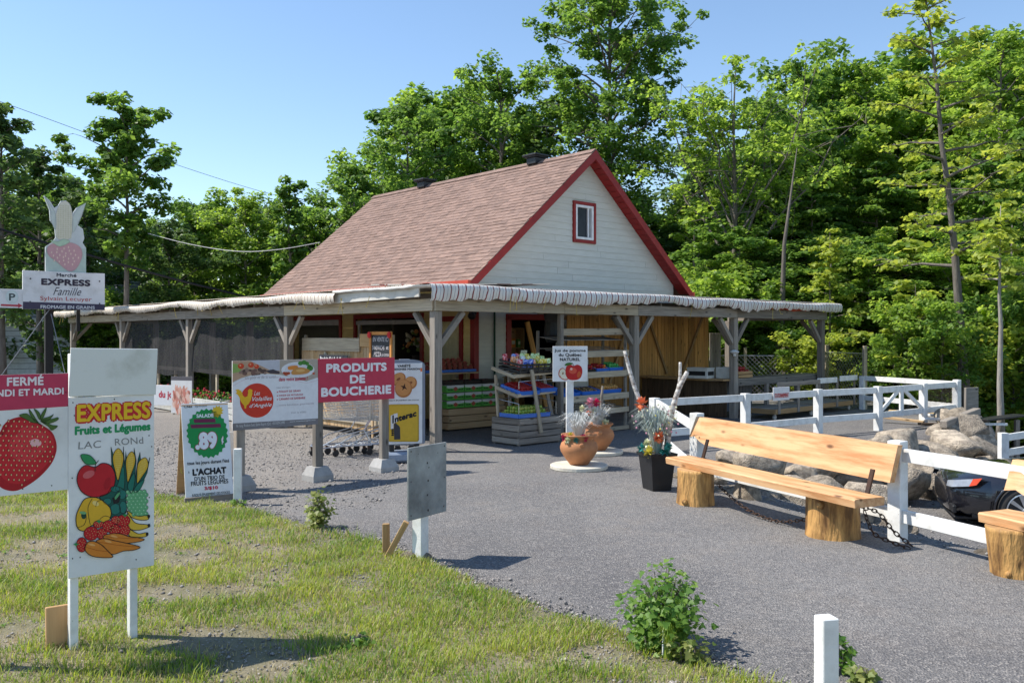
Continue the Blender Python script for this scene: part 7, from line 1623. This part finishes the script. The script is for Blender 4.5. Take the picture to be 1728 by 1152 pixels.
# ---------------------------------------------------------------- near shrubs with lobed leaves
def lobed(n, h, r, seed, size, lm):
    rr = np.random.default_rng(seed); rs = random.Random(seed); tm = MB(); V = []; Fc = []
    base = np.array([(0,-.1,0),(.32,-.02,.02),(.55,.28,.05),(.30,.36,.02),(.22,.62,.03),(0,1,.0),(-.22,.62,.03),(-.30,.36,.02),(-.55,.28,.05),(-.32,-.02,.02)]); k = 0
    for s_ in range(max(6, n//22)):
        a = rs.uniform(0,6.28); q = r*rs.uniform(.15,1); hh = h*rs.uniform(.55,1.05)*(1-.35*q/r); tip = V3((q*math.cos(a), q*math.sin(a), hh)); pts = [V3((0,0,0))+tip.xyz*0+V3((.03*math.cos(a),.03*math.sin(a),0)), tip*.5+V3((0,0,.05)), tip]; tm.tube(pts, [.006,.005,.002], 4, cap=False)
        for l in range(22):
            t = rs.uniform(.2,1.05); p = pts[0].lerp(tip, t)+V3((rs.gauss(0,1), rs.gauss(0,1), rs.gauss(0,.6)))*r*.22
            sz = size*rs.uniform(.6,1.25); nrm = V3((rs.gauss(0,.5)+p.x/r*.5, rs.gauss(0,.5)+p.y/r*.5-.3, 1)).normalized(); d = V3((rs.gauss(0,1)+p.x/r, rs.gauss(0,1)+p.y/r, -.2)); d = (d-nrm*d.dot(nrm)).normalized(); sd = nrm.cross(d); M = np.array([sd, d, nrm])
            V.append(base*sz @ M+np.array(p)); Fc.append(np.array([(0,1,2,3),(0,3,4,5),(0,5,6,7),(0,7,8,9)])+k); k += 10
    return tm, np.concatenate(V), np.concatenate(Fc)
NS = leafmat('shrub_leaf', (.05,.14,.02), (.20,.32,.05), .4); NS2 = leafmat('reddish_shrub_leaf', (.10,.17,.03), (.30,.30,.09), .4)
def shrub(label, px, py, n, h, r, size, seed, lm, cat='shrub', name='leafy_shrub'):
    q = G(px, py); t = thing(name, label, cat, (q.x, q.y, gz(q.x, q.y))); tm, V, Fc = lobed(n, h, r, seed, size, lm); tm.obj('stems', BKM[0], t); tag(put('foliage', npmesh('foliage', V, Fc, lm), t), kind='stuff'); return t
shrub('leafy green shrub beside the drive in the foreground, the largest one', 1118, 1088, 1700, .52, .25, .040, 1, NS)
shrub('low reddish green seedling at the foot of the large shrub', 1160, 1118, 130, .20, .10, .045, 2, NS2, 'plant', 'seedling')
shrub('small leafy shrub at the edge of the grass below the red board', 532, 893, 420, .42, .17, .045, 3, NS2)
shrub('small weed growing behind the near white post', 1412, 1135, 90, .30, .07, .045, 4, NS, 'plant', 'weed')
shrub('tiny weed at the foot of the slim white stake', 405, 853, 60, .10, .08, .035, 5, NS, 'plant', 'weed')
shrub('dark green weed clump in the grass at the bottom edge', 595, 1093, 110, .12, .13, .03, 6, NS, 'plant', 'weed')
shrub('low weed behind the large shrub at the drive edge', 1095, 1095, 90, .16, .12, .04, 7, NS, 'plant', 'weed')
shrub('tiny weed at the bottom right beside the white post', 1455, 1150, 50, .09, .07, .04, 9, NS2, 'plant', 'weed')
wd = []
wf = []; wk = 0; rs = random.Random(91); rw = np.random.default_rng(3)
base_ = np.array([(0,0,0),(.35,.35,.06),(.3,.8,.05),(0,1,0),(-.3,.8,.05),(-.35,.35,.06)])
for q in range(230):
    x = rs.uniform(-6, 2); y = rs.uniform(4.4, 10.5)
    if y > verge_y(x)-.05 or abs(x) > y*.62+.2: continue
    for l in range(rs.randint(5, 12)):
        a = rs.uniform(0, 6.28); sz = rs.uniform(.018, .045); tl = rs.uniform(.15, .9); d = np.array([math.cos(a), math.sin(a), tl]); d /= np.linalg.norm(d); sd = np.array([-math.sin(a), math.cos(a), 0]); nn_ = np.cross(sd, d); M = np.array([sd*.6, d, nn_])
        wd.append(base_*sz @ M+np.array([x+rs.gauss(0,.02), y+rs.gauss(0,.02), vz(x, y)+.005])); wf.append(np.array([(0,1,2,3),(0,3,4,5)])+wk); wk += 6
tag(put('broadleaf_weeds', npmesh('broadleaf_weeds', np.concatenate(wd), np.concatenate(wf), NS)), 'small broad leaved weeds scattered through the grass verge', 'weeds', kind='stuff')
tg = thing('grass_tuft', 'tall grass tuft beside the tiny marker stake', 'grass', G(1128,1112)); tag(grass_spray(90, .22, .08, 0, 31, .003).obj('blades', GR, tg), kind='stuff')
